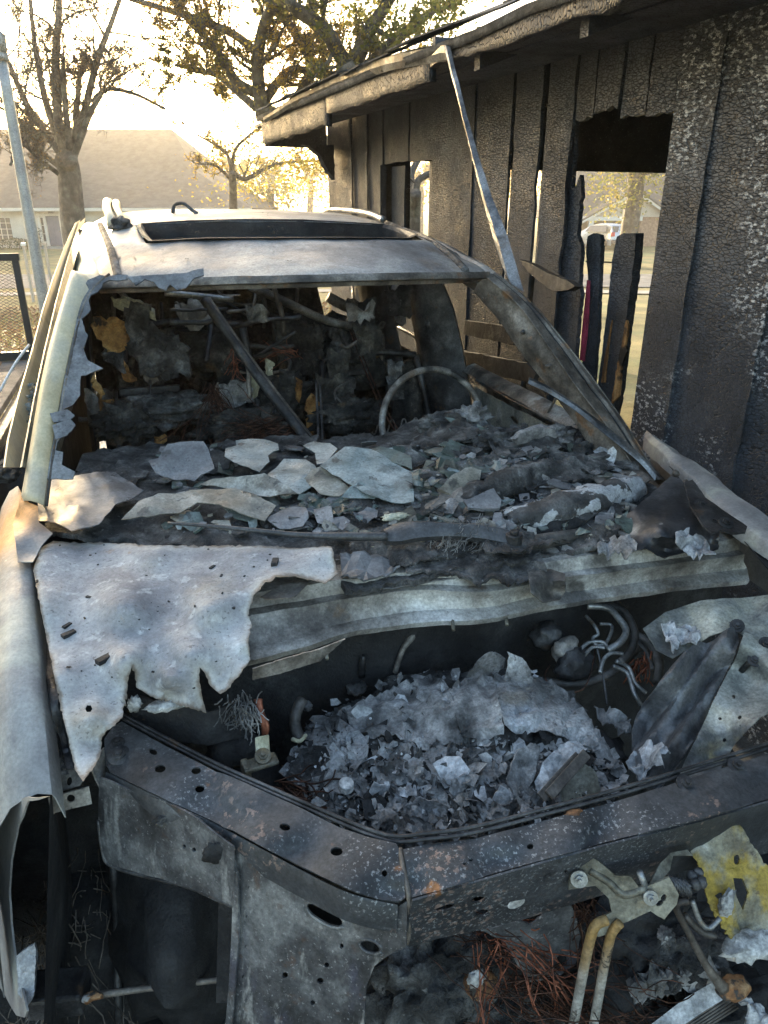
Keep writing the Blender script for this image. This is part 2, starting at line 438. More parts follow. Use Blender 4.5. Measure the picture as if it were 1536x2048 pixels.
M['roof'] = mat('burnt roof steel', [(.28, (.09, .092, .095)), (.46, (.18, .182, .185)), (.6, (.28, .28, .27)), (.75, (.36, .345, .31))], 3.2,
    [dict(col=(.16, .11, .07), scale=5, lo=.56, hi=.7, off=3.2, amt=.55), dict(col=(.12, .12, .12), scale=26, lo=.60, hi=.7, off=7.2, amt=.5), dict(col=(.05, .05, .05), scale=90, lo=.68, hi=.72, off=9.2)],
    (.42, .62), .15, ((5, .12, 'noise', None, .02), (60, .2, 'noise', None, .004), (400, .2, 'noise', None, .002)))
M['rust_pillar'] = mat('rusted bare pillar', [(.3, (.05, .042, .036)), (.5, (.13, .112, .094)), (.7, (.25, .225, .195))], 9,
    [dict(col=(.24, .12, .05), scale=16, lo=.56, hi=.68, off=1.0, amt=.7), dict(col=(.05, .045, .04), scale=9, lo=.58, hi=.7, off=5, amt=.9), dict(col=(.5, .48, .44), scale=40, lo=.64, hi=.74, off=6, amt=.5)], (.4, .7), .3, ((90, .3, 'noise', None, .004), (500, .3, 'noise', None, .002)))
M['bar'] = mat('blued steel crossmember', [(.3, (.034, .036, .038)), (.48, (.054, .057, .061)), (.62, (.075, .079, .084)), (.78, (.12, .124, .128))], 5.5,
    [dict(col=(.36, .25, .20), scale=90, lo=.55, hi=.60, off=1.4, mask=(6, .52, .60), detail=5, amt=.55), dict(col=(.30, .13, .045), scale=26, lo=.62, hi=.72, off=4.4, mask=(3.5, .5, .62), amt=.9),
     dict(col=(.34, .35, .35), scale=190, lo=.57, hi=.62, off=6.2, mask=(6, .46, .56), amt=.6), dict(col=(.015, .015, .017), scale=9, lo=.60, hi=.72, off=8.3, amt=.8)], (.42, .58), .3, ((14, .02, 'noise', None, .02), (420, .25, 'noise', None, .002)))
M['post'] = mat('smoked steel panel', [(.3, (.022, .023, .024)), (.46, (.052, .053, .055)), (.58, (.098, .10, .104)), (.72, (.20, .205, .205))], 7,
    [dict(col=(.09, .09, .13), scale=8, lo=.54, hi=.68, off=1.4, stretch=(1, 1, .35), amt=.8), dict(col=(.34, .34, .325), scale=26, lo=.56, hi=.66, off=3.4, stretch=(1, 1, .12), amt=.8), dict(col=(.10, .06, .04), scale=30, lo=.6, hi=.7, off=9.4, amt=.6), dict(col=(.4, .4, .4), scale=170, lo=.6, hi=.65, off=4.4, amt=.5), dict(col=(.02, .02, .02), scale=6, lo=.6, hi=.74, off=7.4, amt=.85)], (.36, .6), .4, ((30, .08), (400, .2, 'noise', None, .002)))
M['cowl'] = mat('bleached galvanised steel', [(.28, (.10, .09, .08)), (.44, (.27, .255, .23)), (.58, (.44, .435, .41)), (.75, (.66, .665, .65))], 4.5,
    [dict(col=(.04, .038, .036), kind='sph', c=tuple(CAR.z(1000, 1150, 1.03)), r0=.02, r1=.10, scale=16, wob=.12), dict(col=(.05, .047, .043), kind='sph', c=tuple(CAR.z(1460, 1110, 1.0)), r0=.02, r1=.14, scale=14, wob=.12), dict(col=(.12, .09, .065), kind='sph', c=tuple(CAR.z(1160, 1160, 1.0)), r0=.01, r1=.09, scale=16, wob=.12), dict(col=(.13, .085, .05), scale=9, lo=.60, hi=.7, off=2.3, amt=.8), dict(col=(.045, .043, .042), scale=4, lo=.56, hi=.66, off=5.7, amt=.85), dict(col=(.05, .045, .04), scale=60, lo=.68, hi=.73, off=9.2, amt=.8)], (.4, .65), .35, ((14, .12), (260, .3, 'noise', None, .003)))
M['rib'] = mat('ribbed blue black steel', [(.3, (.07, .071, .074)), (.5, (.11, .112, .116)), (.7, (.17, .172, .176))], 7, [dict(col=(.02, .02, .022), scale=9, lo=.58, hi=.7, off=3, amt=.4)], (.42, .55), .4, ((300, .2, 'noise', None, .002),))
M['cowl_dirty'] = mat('sooty galvanised steel', [(.28, (.06, .055, .05)), (.46, (.17, .15, .13)), (.6, (.32, .30, .27)), (.75, (.52, .52, .49))], 6,
    [dict(col=(.16, .10, .06), scale=9, lo=.58, hi=.7, off=2.3, amt=.7), dict(col=(.03, .03, .03), scale=5, lo=.54, hi=.66, off=5.7, amt=.9)], (.45, .7), .3, ((24, .2), (260, .3, 'noise', None, .003)))
M['inner'] = mat('stained inner fender', [(.28, (.16, .17, .16)), (.46, (.33, .34, .31)), (.6, (.46, .45, .37)), (.75, (.62, .62, .58))], 6,
    [dict(col=(.06, .065, .075), scale=5, lo=.52, hi=.64, off=2.9, amt=.8), dict(col=(.40, .33, .16), scale=8, lo=.60, hi=.72, off=6.7, amt=.6), dict(col=(.02, .02, .02), scale=70, lo=.68, hi=.73, off=1.2)], (.4, .62), .35, ((40, .15), (300, .25, 'noise', None, .003)))
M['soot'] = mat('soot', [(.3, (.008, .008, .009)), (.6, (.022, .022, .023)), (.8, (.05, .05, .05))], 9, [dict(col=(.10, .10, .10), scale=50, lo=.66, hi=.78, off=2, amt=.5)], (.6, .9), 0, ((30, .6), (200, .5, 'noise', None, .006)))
M['soot_metal'] = mat('sooty metal', [(.3, (.02, .02, .021)), (.5, (.05, .05, .052)), (.75, (.13, .13, .13))], 8, [dict(col=(.12, .07, .035), scale=20, lo=.6, hi=.74, off=2, amt=.7), dict(col=(.3, .3, .3), scale=60, lo=.66, hi=.78, off=4, amt=.5)], (.35, .6), .5, ((60, .3), (300, .3, 'noise', None, .003)))
M['ash'] = mat('grey ash crust', [(.25, (.05, .05, .05)), (.42, (.15, .15, .15)), (.56, (.28, .278, .275)), (.72, (.44, .437, .43))], 13,
    [dict(col=(.40, .42, .45), scale=9, lo=.60, hi=.70, off=3.3, amt=.8), dict(col=(.03, .03, .03), scale=18, lo=.58, hi=.66, off=7.3, amt=.7), dict(col=(.62, .62, .60), scale=42, lo=.67, hi=.74, off=1.9, amt=.8), dict(col=(.19, .165, .13), scale=6, lo=.56, hi=.7, off=5.9, amt=.6)],
    (.6, .9), .05, ((30, .5, 'noise', (1, .45, 1), .012), (110, .8, 'noise', (1, .4, 1), .008), (400, .8, 'noise', None, .004)))
M['ash_dark'] = mat('dark ash', [(.25, (.014, .014, .014)), (.45, (.05, .05, .05)), (.62, (.12, .12, .118)), (.78, (.24, .24, .235))], 16,
    [dict(col=(.30, .31, .31), scale=55, lo=.63, hi=.72, off=3.3, amt=.7), dict(col=(.13, .115, .095), scale=7, lo=.55, hi=.7, off=1.3, amt=.5)], (.6, .92), 0, ((30, .6, 'noise', None, .014), (120, .9, 'noise', None, .009), (400, .8, 'noise', None, .004)))
M['alu'] = mat('melted aluminium skin', [(.28, (.12, .12, .12)), (.46, (.25, .25, .252)), (.62, (.39, .395, .40)), (.78, (.58, .585, .585))], 12,
    [dict(col=(.06, .06, .06), scale=60, lo=.60, hi=.68, off=3.3, amt=.7), dict(col=(.24, .215, .18), scale=8, lo=.56, hi=.68, off=6.1, amt=.7), dict(col=(.42, .47, .53), scale=7, lo=.58, hi=.70, off=8.1, amt=.6)], (.42, .7), .25, ((34, .7, 'noise', None, .02), (150, .8, 'noise', None, .008), (500, .6, 'noise', None, .004)))
M['alu_pale'] = mat('pale flaked aluminium', [(.3, (.22, .225, .23)), (.5, (.38, .39, .405)), (.7, (.58, .59, .60))], 24, [dict(col=(.2, .2, .2), scale=50, lo=.6, hi=.7, off=3, amt=.7)], (.4, .7), .2, ((60, .4), (300, .5, 'noise', None, .004)))
M['white_ash'] = mat('white ash', [(.3, (.22, .22, .215)), (.5, (.42, .42, .41)), (.7, (.64, .64, .62))], 40, (), (.7, .9), 0, ((120, .5),))
def glassy(name, a, b, c, stain):
    return mat(name, [(.3, a), (.5, b), (.7, c)], 8, [dict(col=stain, scale=9, lo=.52, hi=.62, off=4.1, amt=.75), dict(col=(.03, .03, .028), scale=26, lo=.60, hi=.66, off=9.1, amt=.8), dict(col=(.06, .06, .06), scale=70, lo=.68, hi=.73, off=2.2, amt=.8), dict(col=G(.10), scale=14, lo=.62, hi=.74, off=7.4, amt=.5)], (.22, .5), .0, ((20, .08), (300, .12, 'noise', None, .002)), spec=.6)
M['glass_grey'] = glassy('sooted windscreen glass', (.10, .102, .107), (.155, .157, .162), (.22, .222, .225), (.075, .072, .074))
M['glass_tan'] = glassy('brown stained windscreen glass', (.13, .12, .095), (.24, .225, .185), (.36, .35, .31), (.085, .07, .05))
M['glass_green'] = glassy('clouded green glass', (.15, .185, .18), (.25, .29, .285), (.35, .385, .375), (.10, .12, .115))
M['glass_deep'] = glassy('dark green laminated glass', (.05, .075, .065), (.09, .115, .10), (.16, .19, .18), (.05, .05, .04))
M['duct'] = mat('flaked duct', [(.3, (.02, .02, .02)), (.5, (.05, .05, .05)), (.7, (.10, .10, .10))], 14, [dict(col=(.40, .41, .42), scale=11, lo=.50, hi=.525, off=3.7, stretch=(1, 1.6, 1), detail=9)], (.5, .8), 0, ((60, .5, 'noise', None, .01), (240, .6, 'noise', None, .004)))
M['char_plastic'] = mat('satin black arm', [(.3, (.05, .05, .052)), (.6, (.08, .082, .085)), (.8, (.13, .13, .13))], 14, [dict(col=(.2, .2, .2), scale=90, lo=.64, hi=.74, off=2, amt=.6)], (.3, .5), .3, ((200, .35, 'noise', None, .003),))
M['copper'] = mat('burnt copper strands', [(.3, (.025, .015, .012)), (.55, (.07, .032, .02)), (.8, (.17, .08, .05))], 40, (), (.35, .6), .6, ())
M['red_wire'] = mat('red copper strands', [(.3, (.09, .03, .018)), (.55, (.26, .085, .045)), (.8, (.42, .17, .10))], 40, (), (.4, .65), .4, ())
M['pipe'] = mat('bare brake line', [(.3, (.18, .185, .185)), (.6, (.32, .325, .32)), (.8, (.44, .44, .43))], 30, [dict(col=(.2, .16, .12), scale=30, lo=.6, hi=.72, off=2)], (.3, .5), .6, ())
M['hose'] = mat('charred hose', [(.3, (.03, .028, .025)), (.6, (.065, .06, .055)), (.8, (.12, .11, .10))], 20, (), (.45, .7), 0, ((60, .3),))
M['orange_rust'] = mat('orange rust', [(.3, (.10, .05, .025)), (.5, (.26, .12, .045)), (.7, (.40, .25, .13))], 22, [dict(col=(.05, .045, .04), scale=40, lo=.50, hi=.58, off=2), dict(col=(.45, .44, .42), scale=25, lo=.6, hi=.66, off=7)], (.6, .85), .1, ((90, .5),))
M['latch'] = mat('yellowed zinc bracket', [(.3, (.06, .055, .042)), (.5, (.14, .13, .10)), (.7, (.25, .24, .195))], 14, [dict(col=(.04, .04, .035), scale=25, lo=.58, hi=.68, off=2, amt=.8), dict(col=(.3, .19, .06), scale=8, lo=.58, hi=.7, off=4, amt=.6)], (.38, .6), .45, ((60, .2), (300, .25, 'noise', None, .003)))
M['strut'] = mat('flaking ochre strut', [(.3, (.20, .19, .165)), (.5, (.33, .315, .28)), (.7, (.44, .43, .40))], 24, [dict(col=(.30, .18, .055), kind='sph', c=tuple(CAR.z(1195, 1860, .78)), r0=.05, r1=.19, scale=14, wob=.10), dict(col=(.04, .035, .03), scale=120, lo=.52, hi=.56, off=2, mask=(14, .42, .52), amt=.85)], (.5, .75), .2, ((120, .5, 'noise', None, .004),))
M['yellow_melt'] = mat('melted yellow lamp housing', [(.3, (.12, .105, .075)), (.5, (.26, .24, .17)), (.7, (.40, .38, .30))], 16, [dict(col=(.34, .24, .04), scale=9, lo=.45, hi=.54, off=2.6, stretch=(1, 1, .5)), dict(col=(.72, .72, .70), scale=11, lo=.60, hi=.68, off=6), dict(col=(.08, .06, .05), scale=40, lo=.62, hi=.7, off=8)], (.45, .7), 0, ((50, .5), (240, .5, 'noise', None, .005)))
M['foam'] = mat('scorched orange foam', [(.3, (.16, .07, .02)), (.5, (.40, .20, .06)), (.7, (.55, .34, .13))], 12, [dict(col=(.03, .02, .015), scale=12, lo=.55, hi=.64, off=2)], (.8, .95), 0, ((60, .8), (250, .6, 'noise', None, .006)))
M['foam_pale'] = mat('pale melted foam', [(.3, (.30, .27, .17)), (.5, (.50, .47, .32)), (.7, (.62, .60, .46))], 12, [dict(col=(.04, .03, .02), scale=14, lo=.6, hi=.66, off=2)], (.6, .9), 0, ((60, .8),))
M['char'] = mat('charred seat', [(.3, (.010, .010, .010)), (.5, (.03, .029, .027)), (.65, (.07, .066, .058)), (.8, (.15, .14, .12))], 12, [dict(col=(.14, .09, .04), scale=7, lo=.60, hi=.72, off=3, amt=.6), dict(col=(.24, .235, .22), scale=38, lo=.64, hi=.74, off=6, amt=.7)], (.6, .9), 0, ((24, .9, 'noise', None, .03), (120, .8, 'noise', None, .01)))
def charwood(name, grey, ashlo, stretch=(1, 1, 2.0), vs_=50, k=1.0):
    return mat(name, [(.3, (.030 * k, .036 * k, .046 * k)), (.5, (.048 * k, .057 * k, .071 * k)), (.7, (.076 * k, .088 * k, .107 * k))], 4,
        [dict(col=(.012, .012, .013), kind='voro', scale=vs_, lo=.11, hi=.0, off=1.7, stretch=stretch, amt=.9, mask=(3.0, .30, .52)), dict(col=grey, scale=48, lo=ashlo, hi=ashlo + .03, off=2, mask=(1.9, .45, .55), detail=10, rough=.75, stretch=(1, 1, 1.6)), ],
        (.36, .62), 0, ((vs_, .8, 'voro', stretch, .006), (9, .2), (120, .6, 'noise', None, .004)), spec=.5)
M['charwood'] = charwood('alligatored char wood', (.30, .31, .32), .60)
M['charwood_ash'] = charwood('ash flecked char wood', (.50, .52, .54), .54, vs_=54)
M['charwood_fine'] = charwood('finely cracked char board', (.16, .16, .165), .60, (1, 1, 2.6), 52)
M['charwood_fascia'] = charwood('charred fascia board', (.20, .21, .22), .60, (1.6, 1, 1), 44, .55)
M['wood_raw'] = mat('scorched orange timber', [(.3, (.10, .045, .015)), (.5, (.36, .18, .06)), (.7, (.52, .30, .12))], 6, [dict(col=(.01, .01, .01), scale=6, lo=.52, hi=.62, off=2)], (.6, .8), 0, ((30, .4, 'noise', (6, 6, 1)),), stretch=(5, 5, .8))
M['pink'] = mat('pink painted strip', [(.3, (.16, .02, .04)), (.6, (.42, .05, .11)), (.8, (.30, .04, .08))], 4, [dict(col=(.02, .01, .01), scale=4, lo=.5, hi=.66, off=5)], (.6, .8), 0, ())
M['flash'] = mat('bent drip edge metal', [(.3, (.05, .052, .055)), (.5, (.14, .143, .147)), (.7, (.28, .285, .285))], 8, [dict(col=(.12, .085, .055), scale=7, lo=.54, hi=.68, off=2, amt=.8), dict(col=(.03, .03, .03), scale=9, lo=.58, hi=.7, off=5, amt=.7)], (.25, .5), .6, ((14, .2), (200, .2, 'noise', None, .003)))
M['shingle_char'] = mat('burnt shingles', [(.3, (.03, .03, .03)), (.6, (.08, .08, .08)), (.8, (.16, .16, .16))], 12, (), (.7, .9), 0, ((40, .8), (200, .6)))
M['cab_dark'] = M['soot']
# ---------------------------------------------------------------- setting materials
M['grass'] = mat('autumn lawn', [(.3, (.09, .085, .025)), (.5, (.17, .145, .045)), (.7, (.26, .21, .075))], .7,
    [dict(col=(.09, .12, .03), scale=.35, lo=.5, hi=.66, off=2), dict(col=(.22, .12, .06), scale=9, lo=.58, hi=.68, off=4, amt=.7), dict(col=(.04, .035, .02), scale=30, lo=.58, hi=.7, off=6, amt=.7)], (.8, .95), 0, ((25, .8), (6, .5)), coord='Object')
M['asphalt'] = mat('street asphalt', [(.3, (.10, .10, .10)), (.6, (.15, .15, .15)), (.8, (.19, .185, .18))], 2, (), (.7, .9), 0, ((80, .3),))
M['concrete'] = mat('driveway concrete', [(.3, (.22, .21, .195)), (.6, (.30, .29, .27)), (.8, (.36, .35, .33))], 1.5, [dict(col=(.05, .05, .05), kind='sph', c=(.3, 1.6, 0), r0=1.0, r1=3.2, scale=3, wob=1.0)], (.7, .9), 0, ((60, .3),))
M['bark'] = mat('tree bark', [(.3, (.045, .038, .03)), (.55, (.10, .085, .068)), (.75, (.17, .15, .125))], 5, [dict(col=(.20, .20, .17), scale=2.5, lo=.56, hi=.68, off=4, amt=.6)], (.8, .95), 0, ((16, .8, 'noise', (1, 1, .25), .04), (60, .4)))
M['brick_pale'] = mat('painted brick', [(.3, (.50, .47, .40)), (.6, (.58, .55, .47)), (.8, (.64, .61, .54))], 1.2, (), (.7, .9), 0, ((30, .3),))
M['roof_grey'] = mat('asphalt shingle roof', [(.3, (.045, .043, .042)), (.5, (.068, .065, .063)), (.7, (.095, .091, .088))], 2.0, [dict(col=(.10, .09, .085), scale=.4, lo=.5, hi=.7, off=3, amt=.5), dict(col=(.08, .075, .075), scale=3.2, lo=.5, hi=.62, off=6, stretch=(.5, 2, 6), amt=.7)], (.75, .92), 0, ((5, .5, 'noise', (.4, .4, 6), .05),))
M['trim'] = mat('cream trim', [(.3, (.60, .57, .50)), (.7, (.70, .67, .60))], 1, (), (.6, .8), 0, ())
M['door_blue'] = mat('slate blue door', [(.3, (.09, .11, .16)), (.7, (.13, .15, .21))], 2, (), (.45, .6), 0, ())
M['pane'] = mat('window pane', [(.3, (.05, .05, .055)), (.7, (.10, .10, .10))], 1.5, (), (.05, .15), 0, ())
M['shutter'] = mat('dark shutter', [(.3, (.05, .05, .055)), (.7, (.08, .08, .085))], 2, (), (.5, .7), 0, ())
M['brick_red'] = mat('tan brick', [(.3, (.24, .14, .10)), (.6, (.34, .21, .15)), (.8, (.42, .28, .2))], 6, (), (.8, .9), 0, ((30, .3),))
M['siding'] = mat('beige lap siding', [(.3, (.42, .36, .29)), (.7, (.50, .43, .35))], 1, (), (.6, .8), 0, ())
M['pole'] = mat('galvanised pole', [(.3, (.28, .28, .28)), (.6, (.38, .38, .37)), (.8, (.46, .46, .45))], 3, (), (.3, .5), .3, ((30, .1),))
M['black_steel'] = mat('black painted steel', [(.3, (.012, .012, .012)), (.7, (.03, .03, .03))], 6, [dict(col=(.12, .08, .05), scale=12, lo=.64, hi=.74, off=3, amt=.6)], (.35, .55), 0, ((60, .2),))
M['deck'] = mat('weathered trailer deck', [(.3, (.10, .08, .07)), (.6, (.17, .145, .125)), (.8, (.23, .2, .18))], 6, [dict(col=(.03, .028, .025), scale=18, lo=.6, hi=.7, off=3)], (.7, .9), 0, ((60, .4, 'noise', (8, 1, 1)),))
M['white_paint'] = mat('white paint', [(.3, (.66, .66, .64)), (.7, (.76, .76, .74))], 6, [dict(col=(.3, .28, .25), scale=20, lo=.64, hi=.74, off=3, amt=.5)], (.35, .5), 0, ())
def leafmat(name, a, b, c, tr=.45):
    m, nt, bs = new_mat(name); tc = nt.nodes.new('ShaderNodeTexCoord')
    f = noise_fac(nt, tc.outputs['Object'], 1.3, 3, .6); cr = nt.nodes.new('ShaderNodeValToRGB'); e = cr.color_ramp.elements; e.new(.5)
    for i, (p, q) in enumerate(((.35, a), (.5, b), (.65, c))): e[i].position = p; e[i].color = c4(q)
    nt.links.new(f, cr.inputs[0]); nt.links.new(cr.outputs[0], bs.inputs['Base Color']); bs.inputs['Roughness'].default_value = .6
    t = nt.nodes.new('ShaderNodeBsdfTranslucent'); nt.links.new(cr.outputs[0], t.inputs['Color'])
    mx = nt.nodes.new('ShaderNodeMixShader'); mx.inputs[0].default_value = tr
    nt.links.new(bs.outputs[0], mx.inputs[1]); nt.links.new(t.outputs[0], mx.inputs[2])
    out = [n for n in nt.nodes if n.type == 'OUTPUT_MATERIAL'][0]; nt.links.new(mx.outputs[0], out.inputs['Surface']); return m
M['leaf_gold'] = leafmat('golden autumn leaf', (.16, .15, .025), (.32, .24, .04), (.38, .22, .05), .6)
M['leaf_green'] = leafmat('olive leaf', (.09, .11, .025), (.17, .17, .04), (.26, .20, .05), .55)
M['leaf_rust'] = leafmat('russet leaf', (.14, .08, .025), (.22, .13, .035), (.10, .09, .025))
M['leaf_dark'] = leafmat('evergreen leaf', (.025, .035, .012), (.04, .055, .018), (.06, .07, .02), .25)
M['litter'] = leafmat('fallen leaf', (.13, .06, .03), (.24, .13, .06), (.16, .10, .07), .2)

# ---------------------------------------------------------------- ground, street, driveway
def gz(x, y):
    d = math.hypot(x, y); t = min(max((d - 7) / 22, 0), 1); return -0.72 * t * t * (3 - 2 * t)
V = []; F = []
rad = [0, 1, 2, 3, 4.5, 6, 8, 10, 13, 16, 20, 25, 30, 36, 44, 55, 70, 100, 180, 420]
NA = 64
for r in rad:
    for k in range(NA):
        a = 2 * math.pi * k / NA; x, y = r * math.sin(a), r * math.cos(a)
        V.append((x, y, gz(x, y) + (.03 * nz((x, y, 0), .2) if 8 < r < 60 else 0)))
for i in range(len(rad) - 1):
    for k in range(NA):
        j = (k + 1) % NA; F.append((i * NA + k, i * NA + j, (i + 1) * NA + j, (i + 1) * NA + k))
mobj('ground', V, F, M['grass'], kind='structure')
def strip(name, pts, w, m, h=.02):
    V = []; F = []
    P = spline(pts, 8)
    for i, p in enumerate(P):
        t = (P[min(i + 1, len(P) - 1)] - P[max(i - 1, 0)]).normalized(); n = Vector((-t.y, t.x, 0))
        for k in range(5):
            q = p + n * w * (k / 4 - .5); V.append((q.x, q.y, gz(q.x, q.y) + h + .03))
    for i in range(len(P) - 1):
        for k in range(4): F.append((i * 5 + k, i * 5 + k + 1, (i + 1) * 5 + k + 1, (i + 1) * 5 + k))
    return mobj(name, V, F, m, kind='structure')
strip('road', [(-60, 26.5, 0), (-20, 26.8, 0), (10, 27, 0), (60, 27.5, 0)], 5.5, M['asphalt'], .004)
strip('pavement', [(-60, 21.6, 0), (-20, 21.8, 0), (10, 22, 0), (60, 22.4, 0)], 1.3, M['concrete'], .012)
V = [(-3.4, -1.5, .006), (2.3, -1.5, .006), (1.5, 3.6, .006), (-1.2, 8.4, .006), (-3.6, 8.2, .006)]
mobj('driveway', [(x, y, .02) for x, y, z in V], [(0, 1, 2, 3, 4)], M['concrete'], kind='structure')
strip('walkway', [(16.5, 29.6, 0), (17.6, 36, 0), (19, 46, 0)], 4.0, M['concrete'], .016)

# ---------------------------------------------------------------- trees
def spray(mb, P, r, rg, level, maxl, leaves, lsize, dens, up=.25, n=5):
    """side branches and twigs from a limb"""
    L = sum((b - a).length for a, b in zip(P, P[1:]))
    k = max(2, int(dens * (5 if level == 1 else 4)))
    for _ in range(k):
        t = rg.uniform(.18, 1.0); i = min(int(t * (len(P) - 1)), len(P) - 2)
        p = P[i].lerp(P[i + 1], t * (len(P) - 1) - i); d0 = (P[i + 1] - P[i]).normalized()
        d = (d0 * .55 + Vector((rg.gauss(0, .7), rg.gauss(0, .7), rg.gauss(up, .6)))).normalized()
        l = L * rg.uniform(.28, .55) * (1.05 - .4 * t); rr = max(r * rg.uniform(.3, .5) * (1.1 - .6 * t), .009)
        Q = [p]; m = 5
        for s_ in range(m):
            d = (d + Vector((rg.gauss(0, .25), rg.gauss(0, .25), rg.gauss(.05, .2)))).normalized(); Q.append(Q[-1] + d * (l / m))
        mb.tube(Q, [rr * (1 - .6 * q / m) for q in range(m + 1)], 5 if level < 2 else 3, 0, False)
        if level < maxl: spray(mb, Q, rr, rg, level + 1, maxl, leaves, lsize, dens, up, n)
        if level >= maxl - 1 and leaves is not None:
            for q in Q[1:]:
                for _l in range(n):
                    if rg.random() < .75: leaves.append((q + Vector((rg.gauss(0, l * .14), rg.gauss(0, l * .14), rg.gauss(0, l * .12))), lsize * rg.uniform(.6, 1.3)))
def leaf_mesh(name, pts, m, parent, rg, **kw):
    V = []; F = []
    for p, s in pts:
        a = Vector((rg.gauss(0, 1), rg.gauss(0, 1), rg.gauss(0, .7))).normalized(); b = a.orthogonal().normalized()
        b = (b * math.cos(s * 999) + a.cross(b) * math.sin(s * 999)); k = len(V)
        V += [p - a * s * .5, p + b * s * .28 + a * .05 * s, p + a * s * .55, p - b * s * .28 + a * .05 * s]; F.append((k, k + 1, k + 2, k + 3))
    return mobj(name, V, F, m, parent, False, **kw)
def tree(name, label, limbs, dist, leafm, seed, lsize=.09, dens=1.0, maxl=2, leafn=2, wob=.6, cat='tree', keep=1.0, extra=None, up=.25, group=None):
    """limbs: [(radius0, radius1, [(px, py), ...])]; the limbs stand at the given distance and sway in depth"""
    rg = random.Random(seed)
    p0 = WLD.y(limbs[0][2][0][0], limbs[0][2][0][1], dist); gb = gz(p0.x, p0.y)
    root = empty(name, (p0.x, p0.y, gb), 0, label, cat, group); o = Vector((p0.x, p0.y, gb))
    tr = MB(); br = MB(); lv = []
    for i, (r0, r1, pp) in enumerate(limbs):
        sgn = rg.uniform(-1, 1); P = []
        for k, (x, y) in enumerate(pp):
            dd = dist + (0 if k == 0 else sgn * wob * k + rg.uniform(-.3, .3) * wob)
            P.append(WLD.y(x, y, dd) - o)
        if i == 0:
            P = [Vector((P[0].x, P[0].y, -.15)), P[0]] + P[1:] if P[0].z > .2 else P
        Q = spline(P, 5); nn = len(Q)
        rr = [r0 + (r1 - r0) * (k / (nn - 1)) for k in range(nn)]
        if i == 0: rr[0] *= 1.5
        (tr if i == 0 else br).tube(Q, rr, 9)
        if i > 0 or len(limbs) == 1: spray(br, Q, (r0 + r1) / 2, rg, 1, maxl, lv, lsize, dens, up, leafn)
    tr.build('trunk', M['bark'], root)
    if br.V: br.build('limbs', M['bark'], root)
    lv = [q for q in lv if rg.random() < keep]
    if extra: lv += extra(rg, o)
    if lv: leaf_mesh('crown', lv, leafm, root, rg)
    return root
def clump(n, boxes, size):
    def f(rg, o):
        out = []
        for (x0, y0, x1, y1, d0, d1) in boxes:
            cs = [(rg.uniform(x0, x1), rg.uniform(y0, y1), rg.uniform(d0, d1), rg.uniform(.5, 1.2)) for _ in range(26)]
            for _ in range(n):
                cx, cy, cd, cr = rg.choice(cs); p = WLD.y(cx, cy, cd) - o
                out.append((p + Vector((rg.gauss(0, .5), rg.gauss(0, .5), rg.gauss(0, .33))) * cr * (cd / 22), size * rg.uniform(.6, 1.3)))
        return out
    return f
tree('bare_tree', 'large nearly bare tree forking above the pale house beside the lamp post',
     [(.38, .30, [(150, 470), (143, 400), (138, 340), (132, 315)]),
      (.16, .06, [(138, 335), (118, 250), (112, 120), (118, 20), (120, -120)]), (.13, .04, [(138, 330), (95, 215), (70, 90), (55, -60)]),
      (.12, .04, [(132, 320), (60, 220), (20, 130), (-30, 20)]), (.13, .045, [(140, 325), (165, 240), (195, 120), (225, 40), (260, -60)]),
      (.10, .035, [(142, 330), (175, 240), (195, 200), (215, 178), (270, 188), (330, 218)]), (.09, .03, [(128, 340), (80, 300), (40, 240), (-30, 200)]),
      (.07, .03, [(120, 350), (75, 315), (45, 290), (20, 330)]), (.10, .05, [(140, 300), (128, 180), (126, 115)]), (.09, .05, [(150, 280), (160, 150), (172, 118)])],
     23, M['leaf_rust'], 11, .05, 2.8, 3, 1, .8, keep=.22)
tree('spreading_tree', 'wide leafy tree whose dark limbs rise behind the burnt eave',
     [(.24, .11, [(735, 560), (715, 430), (680, 320), (610, 262), (560, 238), (524, 212)]),
      (.13, .055, [(525, 235), (515, 140), (525, 60), (548, 0), (560, -90)]), (.10, .03, [(520, 190), (475, 165), (440, 110), (370, 30), (330, -20)]), (.085, .03, [(518, 110), (470, 70), (400, 40), (270, 0), (210, -20)]),
      (.08, .03, [(512, 215), (470, 180), (430, 150), (350, 130)]), (.09, .03, [(530, 200), (580, 140), (640, 150), (700, 140)]), (.12, .06, [(545, 250), (600, 190), (620, 120), (560, 20), (520, -60)])],
     15, M['leaf_gold'], 5, .055, 2.6, 3, 1, .5, keep=.7, extra=clump(900, [(300, -40, 520, 200, 13, 17), (420, 60, 640, 240, 13, 17), (520, -40, 760, 120, 13, 17)], .06))
tree('leaning_tree', 'thick leaning limb of an olive leaved tree over the shed roof',
     [(.22, .14, [(760, 520), (745, 330), (720, 200), (690, 130)]), (.13, .08, [(690, 130), (650, 60), (600, 25), (545, -20)]), (.16, .06, [(700, 150), (740, 60), (800, -30)]), (.14, .05, [(705, 170), (780, 90), (880, 10)])],
     14, M['leaf_green'], 8, .08, 2.2, 2, 3, .5, extra=clump(2600, [(600, -60, 900, 80, 12.5, 15.5)], .085))
